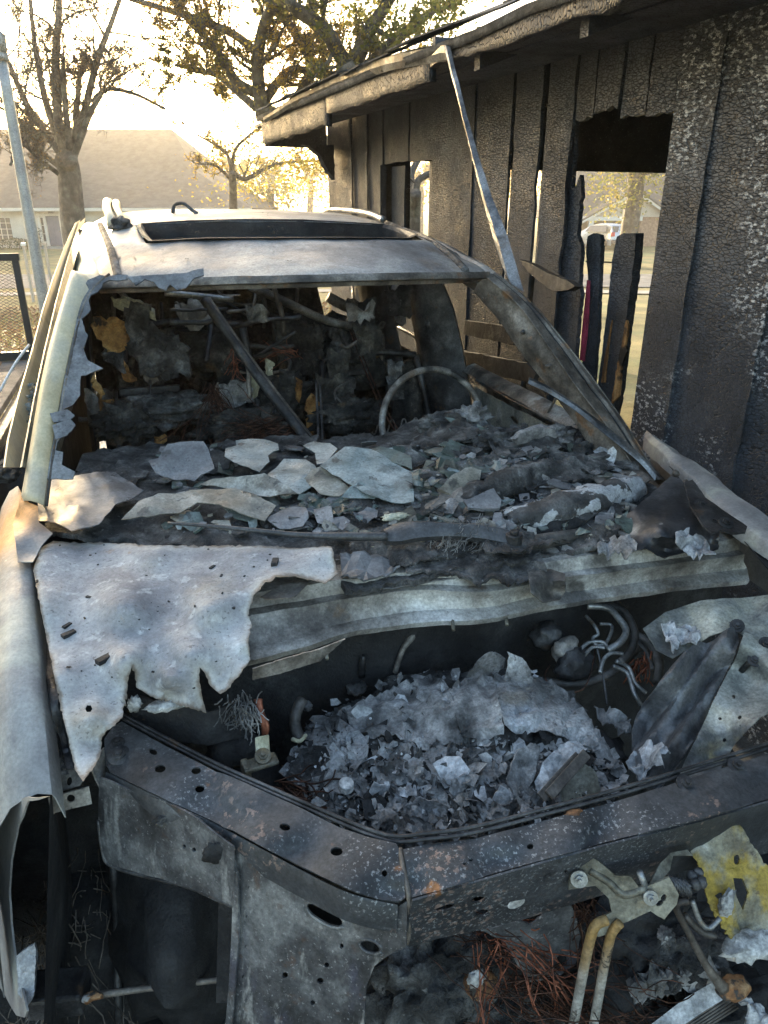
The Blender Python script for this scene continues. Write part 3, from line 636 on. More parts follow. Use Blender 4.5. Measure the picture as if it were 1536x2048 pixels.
tree('small_tree', 'small crooked tree with a long low branch in golden haze',
     [(.11, .08, [(468, 430), (466, 380), (464, 345)]), (.05, .02, [(464, 350), (455, 310), (430, 290), (395, 270)]), (.06, .025, [(466, 345), (490, 358), (530, 338), (570, 325), (640, 322)]), (.05, .02, [(465, 345), (470, 300), (500, 270), (530, 250)]), (.04, .02, [(462, 360), (430, 330), (395, 328)])],
     19, M['leaf_gold'], 21, .06, 2.6, 2, 1, .4, extra=clump(700, [(580, 315, 640, 350, 17, 19), (430, 320, 560, 400, 20, 24)], .09))
for i, (x, y, d, lab, lm, bx) in enumerate([
    (470, 420, 75, 'hazy russet tree far beyond the pale house end', 'leaf_rust', (380, 330, 480, 410)), (540, 415, 62, 'dense hazy olive tree between the pale house and the shed', 'leaf_green', (490, 350, 590, 412)),
    (620, 415, 80, 'golden far tree just left of the shed corner post', 'leaf_gold', (570, 325, 690, 410)), (1180, 425, 85, 'golden far tree over the roof of the carport house', 'leaf_gold', (1100, 300, 1210, 400)), (1330, 425, 90, 'far tree right of the carport house gable', 'leaf_gold', (1260, 300, 1420, 390)),
    (840, 425, 70, 'far backlit tree seen through the shed window', 'leaf_gold', (780, 310, 930, 410)), (1040, 425, 78, 'far backlit tree seen through the wall gaps', 'leaf_gold', (960, 310, 1100, 405))]):
    tree('far_tree', lab, [(.35, .25, [(x, y), (x + 2, y - 40), (x - 2, y - 75)]), (.16, .06, [(x, y - 50), (x + 22, y - 90)]), (.16, .06, [(x - 1, y - 60), (x - 24, y - 95)])], d, M[lm], 40 + i, .34, 1.6, 2, 3, .5,
         extra=clump(1700, [(bx[0], bx[1], bx[2], bx[3], d - 3, d + 4)], .34), group='far trees in the haze')
tree('yard_tree', 'stout tree trunk in front of the carport house seen through the burnt opening',
     [(.42, .34, [(1254, 500), (1262, 440), (1270, 390), (1272, 355)]), (.26, .14, [(1272, 365), (1262, 330), (1240, 290)]), (.26, .14, [(1272, 360), (1290, 330), (1320, 290)])], 34, M['leaf_green'], 61, .13, 2.0, 2, 3, .5,
     extra=clump(500, [(1190, 340, 1250, 372, 33, 35), (1225, 380, 1258, 412, 33, 34.5), (1290, 335, 1320, 360, 33, 35)], .15))
tree('forked_tree', 'dark forked tree standing against the sun in the shed window',
     [(.10, .07, [(826, 470), (828, 420), (831, 385)]), (.05, .03, [(831, 390), (822, 350), (838, 318), (850, 300)]), (.05, .03, [(831, 388), (836, 362), (858, 348), (880, 340)])], 9.5, M['leaf_gold'], 71, .05, .5, 1, 1, .2, keep=.2)

# ---------------------------------------------------------------- houses
def px_wall(y): return lambda px, py: WLD.y(px, py, y)
def wall_with_holes(mb, x0, x1, z0, z1, y, holes, mi=0, t=.2):
    xs = sorted({x0, x1} | {h[0] for h in holes} | {h[1] for h in holes}); zs = sorted({z0, z1} | {h[2] for h in holes} | {h[3] for h in holes})
    for a, b in zip(xs, xs[1:]):
        for c, d in zip(zs, zs[1:]):
            mx, mz = (a + b) / 2, (c + d) / 2
            if any(h[0] < mx < h[1] and h[2] < mz < h[3] for h in holes): continue
            mb.box((mx, y + t / 2, mz), ((b - a) / 2, t / 2, (d - c) / 2), 0, mi)
def window(parent, x0, x1, z0, z1, y, nx, nzn):
    w = MB(); f = .05
    for (c, h) in (((x0 + f / 2, z0 + (z1 - z0) / 2), (f / 2, (z1 - z0) / 2)), ((x1 - f / 2, z0 + (z1 - z0) / 2), (f / 2, (z1 - z0) / 2))): w.box((c[0], y + .08, c[1]), (h[0], .05, h[1]))
    for z in (z0 + f / 2, z1 - f / 2): w.box(((x0 + x1) / 2, y + .08, z), ((x1 - x0) / 2 - f, .05, f / 2))
    for i in range(1, nx): w.box((x0 + (x1 - x0) * i / nx, y + .08, (z0 + z1) / 2), (.015, .03, (z1 - z0) / 2 - f))
    for i in range(1, nzn): w.box(((x0 + x1) / 2, y + .082, z0 + (z1 - z0) * i / nzn), ((x1 - x0) / 2 - f, .026, .015))
    wo_ = w.build('window', M['trim'], parent, False)
    for i in range(nx):
        for j in range(nzn):
            a, b = x0 + (x1 - x0) * i / nx, x0 + (x1 - x0) * (i + 1) / nx; c, d = z0 + (z1 - z0) * j / nzn, z0 + (z1 - z0) * (j + 1) / nzn
            p = MB(); p.box(((a + b) / 2, y + .095, (c + d) / 2), ((b - a) / 2 - .01, .004, (d - c) / 2 - .01)); p.build('pane', M['pane'], wo_, False)
HY = 50.0
def hx(px, py=440): return WLD.y(px, py, HY).x
def hz(py): return WLD.y(200, py, HY).z
GH = gz(0, HY)
h1 = empty('brick_house', (hx(60), HY, GH), 0, 'long pale brick house with grey shingle roof and slate blue door', 'house')
ox = hx(60)
wl = MB(); ez = hz(417) - GH
win = (hx(-14) - ox, hx(21) - ox, hz(482) - GH, hz(434) - GH); win2 = (hx(-190) - ox, hx(-130) - ox, win[2], win[3]); dr = (hx(90) - ox, hx(121) - ox, .12, hz(432) - GH)
sl = [(hx(78.5) - ox, hx(87) - ox, .35, dr[3] - .05), (hx(124) - ox, hx(133) - ox, .35, dr[3] - .05)]
X0, X1 = -18.0, hx(492) - ox
wall_with_holes(wl, X0, X1, 0, ez, 0, [win, win2, dr] + sl); wl.box((X1 - .1, 6, ez / 2), (.1, 5.8, ez / 2)); wl.box((X0 + .1, 6, ez / 2), (.1, 5.8, ez / 2))
wl.box(((X0 + X1) / 2, 1.2, ez / 2), ((X1 - X0) / 2 - .25, .05, ez / 2 - .05), 0, 1)
wl.build('wall', [M['brick_pale'], M['shutter']], h1, False)
window(h1, *win, 0, 3, 4); window(h1, *win2, 0, 3, 4)
for s in sl: window(h1, *s, 0, 1, 3)
d = MB(); d.box(((dr[0] + dr[1]) / 2, .1, (dr[2] + dr[3]) / 2), ((dr[1] - dr[0]) / 2 - .06, .03, (dr[3] - dr[2]) / 2 - .03))
for i in range(2):
    for j in range(3): d.box((dr[0] + (dr[1] - dr[0]) * (.3 + .4 * i), .068, dr[2] + (dr[3] - dr[2]) * (.2 + .3 * j)), (.16, .012, .22))
do = d.build('door', M['door_blue'], h1, False); k = MB(); k.tube([(dr[1] - .18, .07, 1.0), (dr[1] - .18, .0, 1.0)], .03, 8); k.build('handle', M['latch'], do)
f = MB()
for x in (dr[0], dr[1], sl[0][0], sl[1][1]): f.box((x, -.02, ez * .47), (.07, .06, ez * .47 - .1))
f.box(((sl[0][0] + sl[1][1]) / 2, -.03, dr[3] + .06), ((sl[1][1] - sl[0][0]) / 2 + .1, .07, .06)); f.build('door_surround', M['trim'], h1, False)
st_ = MB(); st_.box(((dr[0] + dr[1]) / 2, -.7, .06), (1.6, .7, .06)); st_.build('step', M['concrete'], h1, False)
# house number over the door
tx = bpy.data.curves.new('house_number', 'FONT'); tx.body = '8607'; tx.size = .22; tx.extrude = .01; tx.align_x = 'CENTER'
tmp = bpy.data.objects.new('house_number_text', tx); col.objects.link(tmp); bpy.context.view_layer.update()
tme = bpy.data.meshes.new_from_object(tmp.evaluated_get(bpy.context.evaluated_depsgraph_get())); bpy.data.objects.remove(tmp)
tme.materials.clear(); tme.materials.append(M['shutter']); txo = bpy.data.objects.new('house_number', tme); link(txo, h1); txo.location = ((dr[0] + dr[1]) / 2, -.02, dr[3] + .16); txo.rotation_euler = (R(90), 0, 0)
rz_ = hz(262) + .9 - GH; ry = 8.0
rx1 = hx(362) * (HY + ry) / HY - ox; kx, kz = hx(384) * (HY + 4.5) / HY - ox, hz(345) - GH
rf = MB(); o_ = .55
V = [(X0 - o_, -o_, ez), (hx(470) - ox, -o_, ez), (kx + .9, ry * .45, kz), (rx1, ry, rz_ - .1), (X0 - o_, ry, rz_ - .1), (X0 - o_, 2 * ry + o_, ez), (hx(470) - ox, 2 * ry + o_, ez)]
rf.add(V, [(0, 1, 2, 3, 4), (1, 6, 3, 2), (4, 3, 6, 5), (0, 4, 5)])
ax, az = hx(366) - ox, hz(346) - GH
V = [(hx(262) - ox, -o_ - .25, ez + .02), (hx(508) - ox, -o_ - .25, ez + .02), (ax, 4.4, az + .35), (hx(508) - ox, 12, ez + .02), (ax + .5, 9, az + .3)]
rf.add(V, [(0, 1, 2), (1, 3, 4, 2), (0, 2, 4)])
ro = rf.build('roof', M['roof_grey'], h1, False); solid(ro, .12)
fa = MB(); fa.box(((X0 + hx(500) - ox) / 2, -o_ - .28, ez - .06), ((hx(500) - ox - X0) / 2 + .3, .03, .09)); fa.build('fascia', M['trim'], h1, False)
# shrubs
def shrub(label, px0, px1, y, h, seed, d=1.2):
    rg = random.Random(seed); a, b = WLD.y(px0, 480, y).x, WLD.y(px1, 480, y).x; g = gz((a + b) / 2, y)
    root = empty('shrub', ((a + b) / 2, y, g), 0, label, 'shrub', 'shrubs in front of the pale house'); pts = []
    for _ in range(int(500 * (b - a))):
        x = rg.uniform(-.5, .5); t = rg.random() ** .6; bump = .75 + .35 * nz((x * (b - a) * 1.2, seed, 0), 1.0)
        pts.append((Vector((x * (b - a), rg.uniform(-.4, .4) * d, t * h * bump)), rg.uniform(.07, .13)))
    leaf_mesh('foliage', pts, M['leaf_dark'], root, rg); st = MB()
    for i in range(6): st.tube([((i / 5 - .5) * (b - a) * .8, 0, -.05), ((i / 5 - .5) * (b - a) * .82, .05, h * .6)], [.04, .015], 5)
    st.build('stem', M['bark'], root)
shrub('low dark hedge under the pale house window', -40, 62, HY - 1.6, .85, 3)
shrub('tall shrub beside the slate blue door', 64, 82, HY - 1.2, 1.7, 4)
shrub('round shrub right of the slate blue door', 133, 172, HY - 1.4, 1.1, 5)
# posts by the street
for px, py0, py1, dd, lab in ((47, 492, 540, 19, 'short white marker post nearest the lamp post'), (90, 492, 530, 20, 'short tan topped marker post near the blue door')):
    p = WLD.y(px, py0, dd); g = gz(p.x, dd); r_ = empty('marker_post', (p.x, dd, g), 0, lab, 'post', 'marker posts at the street')
    mb = MB(); mb.box((0, 0, (p.z - g) / 2), (.03, .03, (p.z - g) / 2)); mb.build('post', M['siding'], r_, False, .008)
    mb = MB(); mb.box((0, 0, p.z - g + .04), (.05, .05, .035)); mb.build('cap', M['siding'] if px > 60 else M['white_paint'], r_, False, .01)
# lamp post
LD = 9.0; pb = WLD.y(74, 525, LD); pt = WLD.y(4, 118, LD); g = gz(pb.x, LD)
lx_ = WLD.y(38, 320, LD).x
lp = empty('lamp_post', (lx_, LD, g), 0, 'plain galvanised lamp post left of the bare tree', 'lamp post')
tube('pole', [(0, 0, -.1), (0, 0, 1.5), (0, 0, pt.z - g)], [.068, .064, .055], M['pole'], lp, 16, 4)
mb = MB(); mb.tube([(0, 0, pt.z - g - .02), (0, 0, pt.z - g + .05)], .075, 16); mb.tube([(0, 0, pt.z - g + .05), (0, 0, pt.z - g + .22), (0, 0, pt.z - g + .26)], [.07, .085, .04], 16); mb.build('lantern', M['strut'], lp)

# house with carport, seen through the opening in the burnt wall
CY = 52.0; GC = gz(15, CY)
def cx(px): return WLD.y(px, 440, CY).x
def cz(py): return WLD.y(1230, py, CY).z - GC
h2 = empty('carport_house', (cx(1230), CY, GC), 0, 'beige house with a gabled carport seen through the burnt opening', 'house'); o2 = cx(1230)
L0, L1 = cx(1120) - o2, cx(1440) - o2; ez2 = cz(434)
mb = MB(); mb.box(((cx(1282) + cx(1440)) / 2 - o2, .15, ez2 / 2), ((cx(1440) - cx(1282)) / 2, .12, ez2 / 2)); mb.build('wall', M['brick_red'], h2, False)
mb = MB(); mb.box(((L0 + L1) / 2, 5.0, ez2 / 2), ((L1 - L0) / 2, .1, ez2 / 2)); mb.box((L0 + .1, 2.6, ez2 / 2), (.1, 2.2, ez2 / 2)); mb.build('carport_wall', M['siding'], h2, False)
mb = MB(); mb.box((cx(1181) - o2, -.1, ez2 / 2), (.17, .17, ez2 / 2)); mb.build('column', M['trim'], h2, False, .02)
gA, gB, gP = cx(1170) - o2, cx(1345) - o2, cx(1263) - o2; gz1 = cz(383)
n_l = 9
for i in range(n_l):
    z0, z1 = ez2 + (gz1 - ez2) * i / n_l, ez2 + (gz1 - ez2) * (i + 1) / n_l
    k0 = i / n_l; a = gA + (gP - gA) * k0; b = gB + (gP - gB) * k0; k1 = (i + 1) / n_l
    a1 = gA + (gP - gA) * k1; b1 = gB + (gP - gB) * k1
    if b1 - a1 < .05: b1 = a1 + .05
    mobj('siding_board', [(a, -.12, z0), (b, -.12, z0), (b1, -.09, z1), (a1, -.09, z1)], [(0, 1, 2, 3)], M['siding'], h2, False)
mb = MB(); mb.add([(gA - .5, -.4, ez2 - .25), (gP, -.4, gz1 + .12), (gB + .5, -.4, ez2 - .25), (gB + .5, -.4, ez2 - .5), (gP, -.4, gz1 - .14), (gA - .5, -.4, ez2 - .5)], [(0, 1, 4, 5), (1, 2, 3, 4)]); solid(mb.build('bargeboard', M['trim'], h2, False), .06)
mb = MB(); mb.add([(gA - .6, -.5, ez2 - .3), (gP, -.5, gz1 + .16), (gB + .6, -.5, ez2 - .3), (gA - .6, 7, ez2 - .3), (gP, 7, gz1 + .16), (gB + .6, 7, ez2 - .3)], [(0, 1, 4, 3), (1, 2, 5, 4)])
rt = cz(372) + 1.5
mb.add([(L0 - .6, .6, ez2 - .1), (L1, .6, ez2 - .1), (L1, 7.5, rt), (L0 + 2.2, 7.5, rt), (L0 - .6, 14, ez2)], [(0, 1, 2, 3), (0, 3, 4)]); solid(mb.build('roof', M['roof_grey'], h2, False), .1)
mb = MB(); mb.box(((cx(1150) + cx(1282)) / 2 - o2, -.2, ez2 - .1), ((cx(1282) - cx(1150)) / 2, .1, .13)); mb.build('beam', M['trim'], h2, False)
# parked car under the carport: hatchback seen from behind
pc = empty('parked_car', (cx(1206), CY - 4.6, gz(14, CY - 4.6)), R(24), 'silver hatchback with red tail lamp parked at the carport', 'car')
M['car_silver'] = mat('silver car paint', [(.3, (.42, .44, .47)), (.7, (.50, .52, .55))], 2, (), (.25, .35), .5, ())
M['tail'] = mat('red tail lamp', [(.3, (.55, .02, .03)), (.7, (.65, .04, .05))], 4, (), (.2, .3), 0, ())
M['tyre'] = mat('tyre rubber', [(.3, (.015, .015, .015)), (.7, (.03, .03, .03))], 8, (), (.7, .9), 0, ())
prof = [(0, .45), (.02, .75), (.08, 1.0), (.35, 1.38), (.7, 1.50), (1.7, 1.52), (2.35, 1.40), (3.0, 1.02), (3.9, .90), (4.2, .70), (4.25, .40)]
secs = []
for (y, z) in prof:
    w = .86 - (.16 if z > 1.1 else 0) - (.06 if y < .05 or y > 4.1 else 0)
    secs.append([(-w * .98, y, .28), (-w, y, min(z, .62)), (-w * .98, y, min(z, .9)), (-w * (.86 if z > 1.1 else .95), y, z - .03), (0, y, z + .02), (w * (.86 if z > 1.1 else .95), y, z - .03), (w * .98, y, min(z, .9)), (w, y, min(z, .62)), (w * .98, y, .28)])
body = loft('body', secs, M['car_silver'], pc)
mobj('rear_window', [(-.62, .10, 1.03), (.62, .10, 1.03), (.55, .33, 1.37), (-.55, .33, 1.37)], [(0, 1, 2, 3)], M['pane'], pc, False)
for s in (-1, 1):
    mb = MB(); mb.box((s * .72, .015, .92), (.12, .05, .12)); mb.build('tail_lamp', M['tail'], pc, False, .02)
    mobj('side_window', [(s * .86, .55, 1.02), (s * .86, 2.5, 1.02), (s * .735, 2.2, 1.38), (s * .735, .6, 1.42)], [(0, 1, 2, 3)], M['pane'], pc, False)
    for y in (.8, 3.4):
        t = MB(); t.tube([(s * .70, y, .32), (s * .90, y, .32)], .32, 18); w_ = t.build('wheel', M['tyre'], pc); t = MB(); t.tube([(s * .895, y, .32), (s * .91, y, .32)], .19, 12); t.build('rim', M['car_silver'], w_)
mb = MB(); mb.box((0, -.02, .5), (.8, .06, .12)); mb.build('bumper', M['shutter'], pc, False, .03); mb = MB(); mb.box((0, -.01, .80), (.16, .012, .06)); mb.build('number_plate', M['white_paint'], pc, False)

# ---------------------------------------------------------------- leaf litter on the lawn
rg = random.Random(5); pts = []
for _ in range(9000):
    x, y = rg.uniform(-9, .2), rg.uniform(6.2, 17)
    if x < -y * .62 - .5: continue
    pts.append((Vector((x, y, gz(x, y) + rg.uniform(.01, .06))), rg.uniform(.05, .10)))
leaf_mesh('leaf_litter', pts, M['litter'], None, rg, kind='stuff', label='fallen brown leaves scattered over the lawn', cat='leaves')
V = []; F = []
for _ in range(26000):
    y = 5.6 + 10 * rg.random() ** 1.6; x = rg.uniform(-y * .62, -.3); h = rg.uniform(.04, .10); a = rg.uniform(0, 6.28); k = len(V); g = gz(x, y) + .0
    V += [(x - .006 * math.cos(a), y - .006 * math.sin(a), g), (x + .006 * math.cos(a), y + .006 * math.sin(a), g), (x + rg.gauss(0, .03), y + rg.gauss(0, .03), g + h)]; F.append((k, k + 1, k + 2))
mobj('grass', V, F, leafmat('grass blade', (.12, .13, .03), (.22, .20, .05), (.28, .22, .08), .35), None, False, kind='stuff', label='dry autumn grass blades on the lawn', cat='grass')

# ---------------------------------------------------------------- utility trailer beside the car
T0 = CAR.wld((-1.9, 2.6, 0)); tr = empty('utility_trailer', (T0.x, T0.y, 0), R(18), 'black utility trailer with expanded metal gate left of the burnt car', 'trailer')
TL, DZ = 1.75, .72                         # gate plane (local y), deck height
gt = MB(); gx0, gx1 = -1.5, .62; zt = 1.40
for x in (gx0, -.86, -.20, gx1):
    gt = MB(); gt.box((x, TL, (DZ + zt) / 2), (.022, .022, (zt - DZ) / 2 - .022)); gt.build('gate_upright', M['black_steel'], tr, False, .004)
gt = MB(); gt.box(((gx0 + gx1) / 2, TL, zt), ((gx1 - gx0) / 2 + .03, .026, .024)); gt.build('top_rail', M['black_steel'], tr, False, .004)
gt = MB(); gt.box(((gx0 + gx1) / 2, TL, DZ), ((gx1 - gx0) / 2 + .03, .03, .03)); gt.build('bottom_rail', M['black_steel'], tr, False, .004)
ms = MB(); sx, sz = .042, .022; W_, H_ = gx1 - gx0, zt - DZ
for sgn in (1, -1):
    n_ = int(W_ / sx + H_ / sz) + 2
    for i in range(-int(H_ / sz) - 1, n_):
        # diagonal strand x = gx0 + i*sx + sgn*(z)*sx/sz
        pts_ = []
        z = 0.0; xa = i * sx if sgn > 0 else i * sx + H_ / sz * sx
        t0, t1 = 0.0, H_
        def X(z): return i * sx + (z if sgn > 0 else H_ - z) * sx / sz
        zs = [k_ * H_ / 30 for k_ in range(31)]; ok = [z for z in zs if 0 <= X(z) <= W_]
        if len(ok) >= 2: ms.tube([(gx0 + X(ok[0]), TL + .004 * sgn, DZ + ok[0]), (gx0 + X(ok[-1]), TL + .004 * sgn, DZ + ok[-1])], .0022, 4, 0, False)
ms.build('expanded_mesh', M['black_steel'], tr, False, kind='stuff')
for i in range(9):
    p = MB(); p.box((-1.5 + .245 * i + .03, 0, DZ - .05), (.119, 1.72, .02)); p.build('plank', M['deck'], tr, False, .004)
p = MB()
for x in (gx0, gx1 + .02): p.box((x, 0, DZ - .12), (.03, 1.75, .05))
p.box((-.44, -1.74, DZ - .12), (1.1, .03, .05)); p.build('frame', M['black_steel'], tr, False, .004)
for s in (-1.62, .72):
    t = MB(); t.tube([(s - .08, -.2, .30), (s + .08, -.2, .30)], .30, 24); w_ = t.build('wheel', M['tyre'], tr); t = MB(); t.tube([(s - .085, -.2, .30), (s + .085, -.2, .30)], .17, 16); t.build('rim', M['white_paint'], w_)
pts = [(Vector((rg.uniform(-1.4, .55), rg.uniform(-1.6, 1.6), DZ - .02)), rg.uniform(.03, .07)) for _ in range(260)]
o = leaf_mesh('leaf_litter', [(p + Vector((0, 0, rg.uniform(0, .012))), s) for p, s in pts], M['litter'], None, rg, kind='stuff', label='dead leaves and burnt scraps lying on the trailer deck', cat='leaves'); o.location = tr.location; o.rotation_euler = tr.rotation_euler
# ratchet strap end over the trailer side
a = CAR.wld(CAR.y(0, 782, 1.55)); b = CAR.wld(CAR.y(58, 690, 1.8)); 
tube('cargo_strap', [a, a.lerp(b, .5) + Vector((0, 0, .01)), b], .006, M['white_paint'], None, 6, 4, label='pale strap slanting up beside the cream car door', cat='strap')
# ---------------------------------------------------------------- burnt shed
sh = empty('burnt_shed', (SHED.o[0], SHED.o[1], 0), SHED.a, 'charred black board shed with a low eave beside the burnt car', 'shed')
TOPZ = 2.30
def sx_of(px, py=415): return SHED.y(px, py, 0).x
def char_board(x0, x1, z0, z1, y, m, seed, parent=sh, t=.022, name='board', rag=.006, ragb=.0, ragt=.0, warp=.006, nxs=4, tilt=0.0):
    """one charred board: uneven face, burnt edges"""
    rg_ = random.Random(seed); nzs = max(6, int((z1 - z0) / .07)); V = []; F = []
    for f_ in (0, 1):
        for j in range(nzs + 1):
            for i in range(nxs + 1):
                u = i / nxs; w = j / nzs; x = x0 + (x1 - x0) * u; z = z0 + (z1 - z0) * w
                e = nz((seed, z * 9, u * 2), 1.0) * rag * 2
                if i == 0: x += abs(e) if e > 0 else e * .3
                if i == nxs: x -= abs(nz((seed + 5, z * 9, 3), 1.0)) * rag * 2
                if j == 0: z += abs(nz((x * 14, seed, 1), 1)) * ragb
                if j == nzs: z -= abs(nz((x * 14, seed, 7), 1)) * ragt
                d = warp * nz((x * 5, z * 2.2, seed), 1.0) + .002 * nz((x * 40, z * 40, seed), 1.0)
                V.append((x + tilt * (z - z0), y + d - (t if f_ else 0) * (1 - .4 * (i in (0, nxs))), z))
    N = (nxs + 1) * (nzs + 1)
    for j in range(nzs):
        for i in range(nxs):
            a = j * (nxs + 1) + i; F.append((a + 1, a, a + nxs + 1, a + nxs + 2)); F.append((N + a, N + a + 1, N + a + nxs + 2, N + a + nxs + 1))
    for j in range(nzs):
        a = j * (nxs + 1); b = a + nxs + 1; F.append((a, N + a, N + b, b)); a += nxs; b += nxs; F.append((N + a, a, b, N + b))
    for i in range(nxs):
        a = i; F.append((a, a + 1, N + a + 1, N + a)); a = nzs * (nxs + 1) + i; F.append((a + 1, a, N + a, N + a + 1))
    o = mobj(name, V, F, m, parent); o.modifiers.new('split', 'EDGE_SPLIT').split_angle = R(40); return o
E_ = lambda px: sx_of(px)
edges_ = [E_(660), E_(706), E_(768)]
# boards: (pixel of far edge, pixel of near edge, z0, z1, material)
bl = [(657, 706, 0, TOPZ, 'charwood'), (708, 738, 0, TOPZ, 'charwood_fine'), (740, 766, 0, TOPZ, 'charwood_fine'),
      (862, 900, 0, TOPZ, 'charwood'), (902, 941, 0, TOPZ, 'charwood_fine'), (943, 978, 0, TOPZ, 'charwood'), (980, 1012, 0, TOPZ, 'charwood'),
      (1020, 1071, 0, TOPZ, 'charwood_fine'), (1078, 1128, 0, TOPZ, 'charwood_fine'),
      (1322, 1398, 0, TOPZ, 'charwood_ash'), (1400, 1478, 0, TOPZ, 'charwood_ash'), (1480, 1570, 0, TOPZ, 'charwood_ash'), (1572, 1690, 0, TOPZ, 'charwood_ash'), (1692, 1850, 0, TOPZ, 'charwood_ash'), (1852, 2100, 0, TOPZ, 'charwood_ash'), (2102, 2600, 0, TOPZ, 'charwood')]
for i, (a, b, z0, z1, m) in enumerate(bl):
    xa, xb = E_(a), E_(b); yy = .003 * ((i * 7) % 5 - 2) if a < 1300 else .0015 * (i % 2)
    ex_ = 0 if 1000 < a < 1140 or 1000 < b < 1140 or a in (657, 1322) or b == 766 else .006
    char_board(min(xa, xb) - ex_, max(xa, xb) + ex_, z0, z1, yy, M[m], 100 + i, rag=.010 if 1000 < a < 1140 else .001, nxs=5, warp=.004 if a < 1300 else .0015)
# header boards over the openings
for j, (a, b, py) in enumerate(((766, 814, 326), (816, 862, 322))):
    xa, xb = E_(a), E_(b); z0 = SHED.y((a + b) / 2, py, 0).z; char_board(min(xa, xb), max(xa, xb), z0, TOPZ, -.006, M['charwood_fine'], 140 + j, ragb=.01)
for j, (a, b, py) in enumerate(((1130, 1165, 245), (1167, 1214, 228), (1216, 1264, 240), (1266, 1320, 234))):
    xa, xb = E_(a), E_(b); z0 = SHED.y((a + b) / 2, py, 0).z; char_board(min(xa, xb), max(xa, xb), z0, TOPZ, -.006, M['charwood'], 150 + j, ragb=.03)
char_board(E_(858), E_(772), 0, SHED.y(800, 470, 0).z - .35, -.01, M['charwood_fine'], 163)
char_board(E_(800), E_(774), .5, SHED.y(790, 332, 0).z, -.03, M['charwood_fine'], 164, name='door_leaf')
# window jamb of scorched trim
def jamb(a, y_, w=.035, name='jamb', m='charwood_fine', z0=.6, z1=None, py=330):
    x = E_(a); mb = MB(); zt = z1 or SHED.y(a, py, 0).z; mb.box((x, y_, (z0 + zt) / 2), (w / 2, .02, (zt - z0) / 2)); return mb.build(name, M[m], sh, False, .004)
jamb(768, .012)
# battens over joints and a groove strip
for i, a in enumerate((708, 739, 1399, 1571)):
    hw_ = .018 if a < 1300 else .011
    x = E_(a); char_board(x - hw_, x + hw_, .1, TOPZ - .05 * (i % 3), .022 if a < 1300 else .009, M['charwood'] if a < 1300 else M['charwood_ash'], 170 + i, name='batten', t=.018, nxs=2, rag=.008, warp=.003)
# ragged left-over plank in the opening, studs and pickets
pl = lambda y: (lambda px, py: SHED.y(px, py, y))
sheet('plank', [(1128, 235), (1160, 240), (1156, 300), (1150, 380), (1160, 372), (1168, 350), (1170, 385), (1166, 430), (1162, 470), (1170, 490), (1166, 560), (1168, 600), (1150, 800), (1090, 800), (1120, 480), (1124, 400)], pl(-.05), M['charwood'], sh, .02, 16, 2.0, 8, seed=4)
sheet('plank', [(1183, 472), (1195, 466), (1208, 470), (1210, 500), (1206, 560), (1203, 640), (1196, 740), (1190, 800), (1166, 800), (1170, 740), (1178, 640), (1184, 560), (1180, 500)], pl(-.10), M['charwood_fine'], sh, .02, 14, 1.2, 8, seed=6)
sheet('plank', [(1250, 473), (1262, 466), (1288, 466), (1284, 520), (1276, 580), (1262, 680), (1250, 780), (1240, 830), (1200, 830), (1212, 760), (1222, 680), (1232, 600), (1240, 520)], pl(-.13), M['charwood_fine'], sh, .04, 14, 1.0, 8, seed=8)
sheet('painted_strip', [(1176, 560), (1181, 562), (1178, 640), (1170, 722), (1161, 720), (1168, 640)], pl(-.07), M['pink'], sh, .006, 12, .4, 10)
sheet('bare_edge', [(1256, 640), (1260, 650), (1254, 690), (1258, 700), (1252, 715), (1247, 728), (1242, 790), (1226, 808), (1230, 780), (1240, 720), (1250, 670)], pl(-.09), M['wood_raw'], sh, .01, 10, 1.2, 6)
sheet('bare_edge', [(1214, 700), (1222, 655), (1226, 640), (1218, 700), (1212, 765), (1204, 765)], pl(-.09), M['wood_raw'], sh, .006, 10, .6, 6)
tube('wire', [SHED.y(1172, 523, -.16), SHED.y(1205, 524, -.15), SHED.y(1233, 525, -.15)], .003, M['soot_metal'], sh, 5, 3)
# rear wall with its door opening, side walls, floor
BY = -3.2
def bx_(px): return SHED.y(px, 380, BY).x
EY_, SL_ = .45, .36; fz1_ = SHED.y(522, 236, .45).z - .02; mb = MB(); zo = 2.3; segs = [(bx_(760), bx_(806)), (bx_(860), bx_(1008)), (bx_(1032), bx_(1070)), (bx_(1088), bx_(1146)), (bx_(1330), -3.0)]
xs_ = [bx_(700)] + [v for s in segs for v in s]
i = 0
for a, b in [(3.0, -3.0)]:
    k = max(1, int(abs(a - b) / .22))
    for q in range(k):
        c = a + (b - a) * q / k; d_ = a + (b - a) * (q + 1) / k
        char_board(min(c, d_) + .002, max(c, d_) - .002, 0, zo, BY, M['charwood'], 200 + i, nxs=2, name='rear_board'); i += 1
mb = MB(); mb.box((0, BY - .04, 2.95), (3.0, .03, .66)); mb.build('rear_gable', M['charwood'], sh, False)
def ey(px): return SHED.x(px, 400, 3.03).y
ezo = SHED.x(1230, 344, 3.03).z; ezw = SHED.x(835, 322, 3.03).z
eo = [(ey(818), ey(860), .55, ezw), (ey(1004), ey(1022), 1.0, ezo), (ey(1066), ey(1082), 1.2, ezo), (ey(1140), ey(1335), .0, ezo)]
ys_ = sorted([-.03, -3.17] + [v for o_ in eo for v in o_[:2] if v > -3.17])
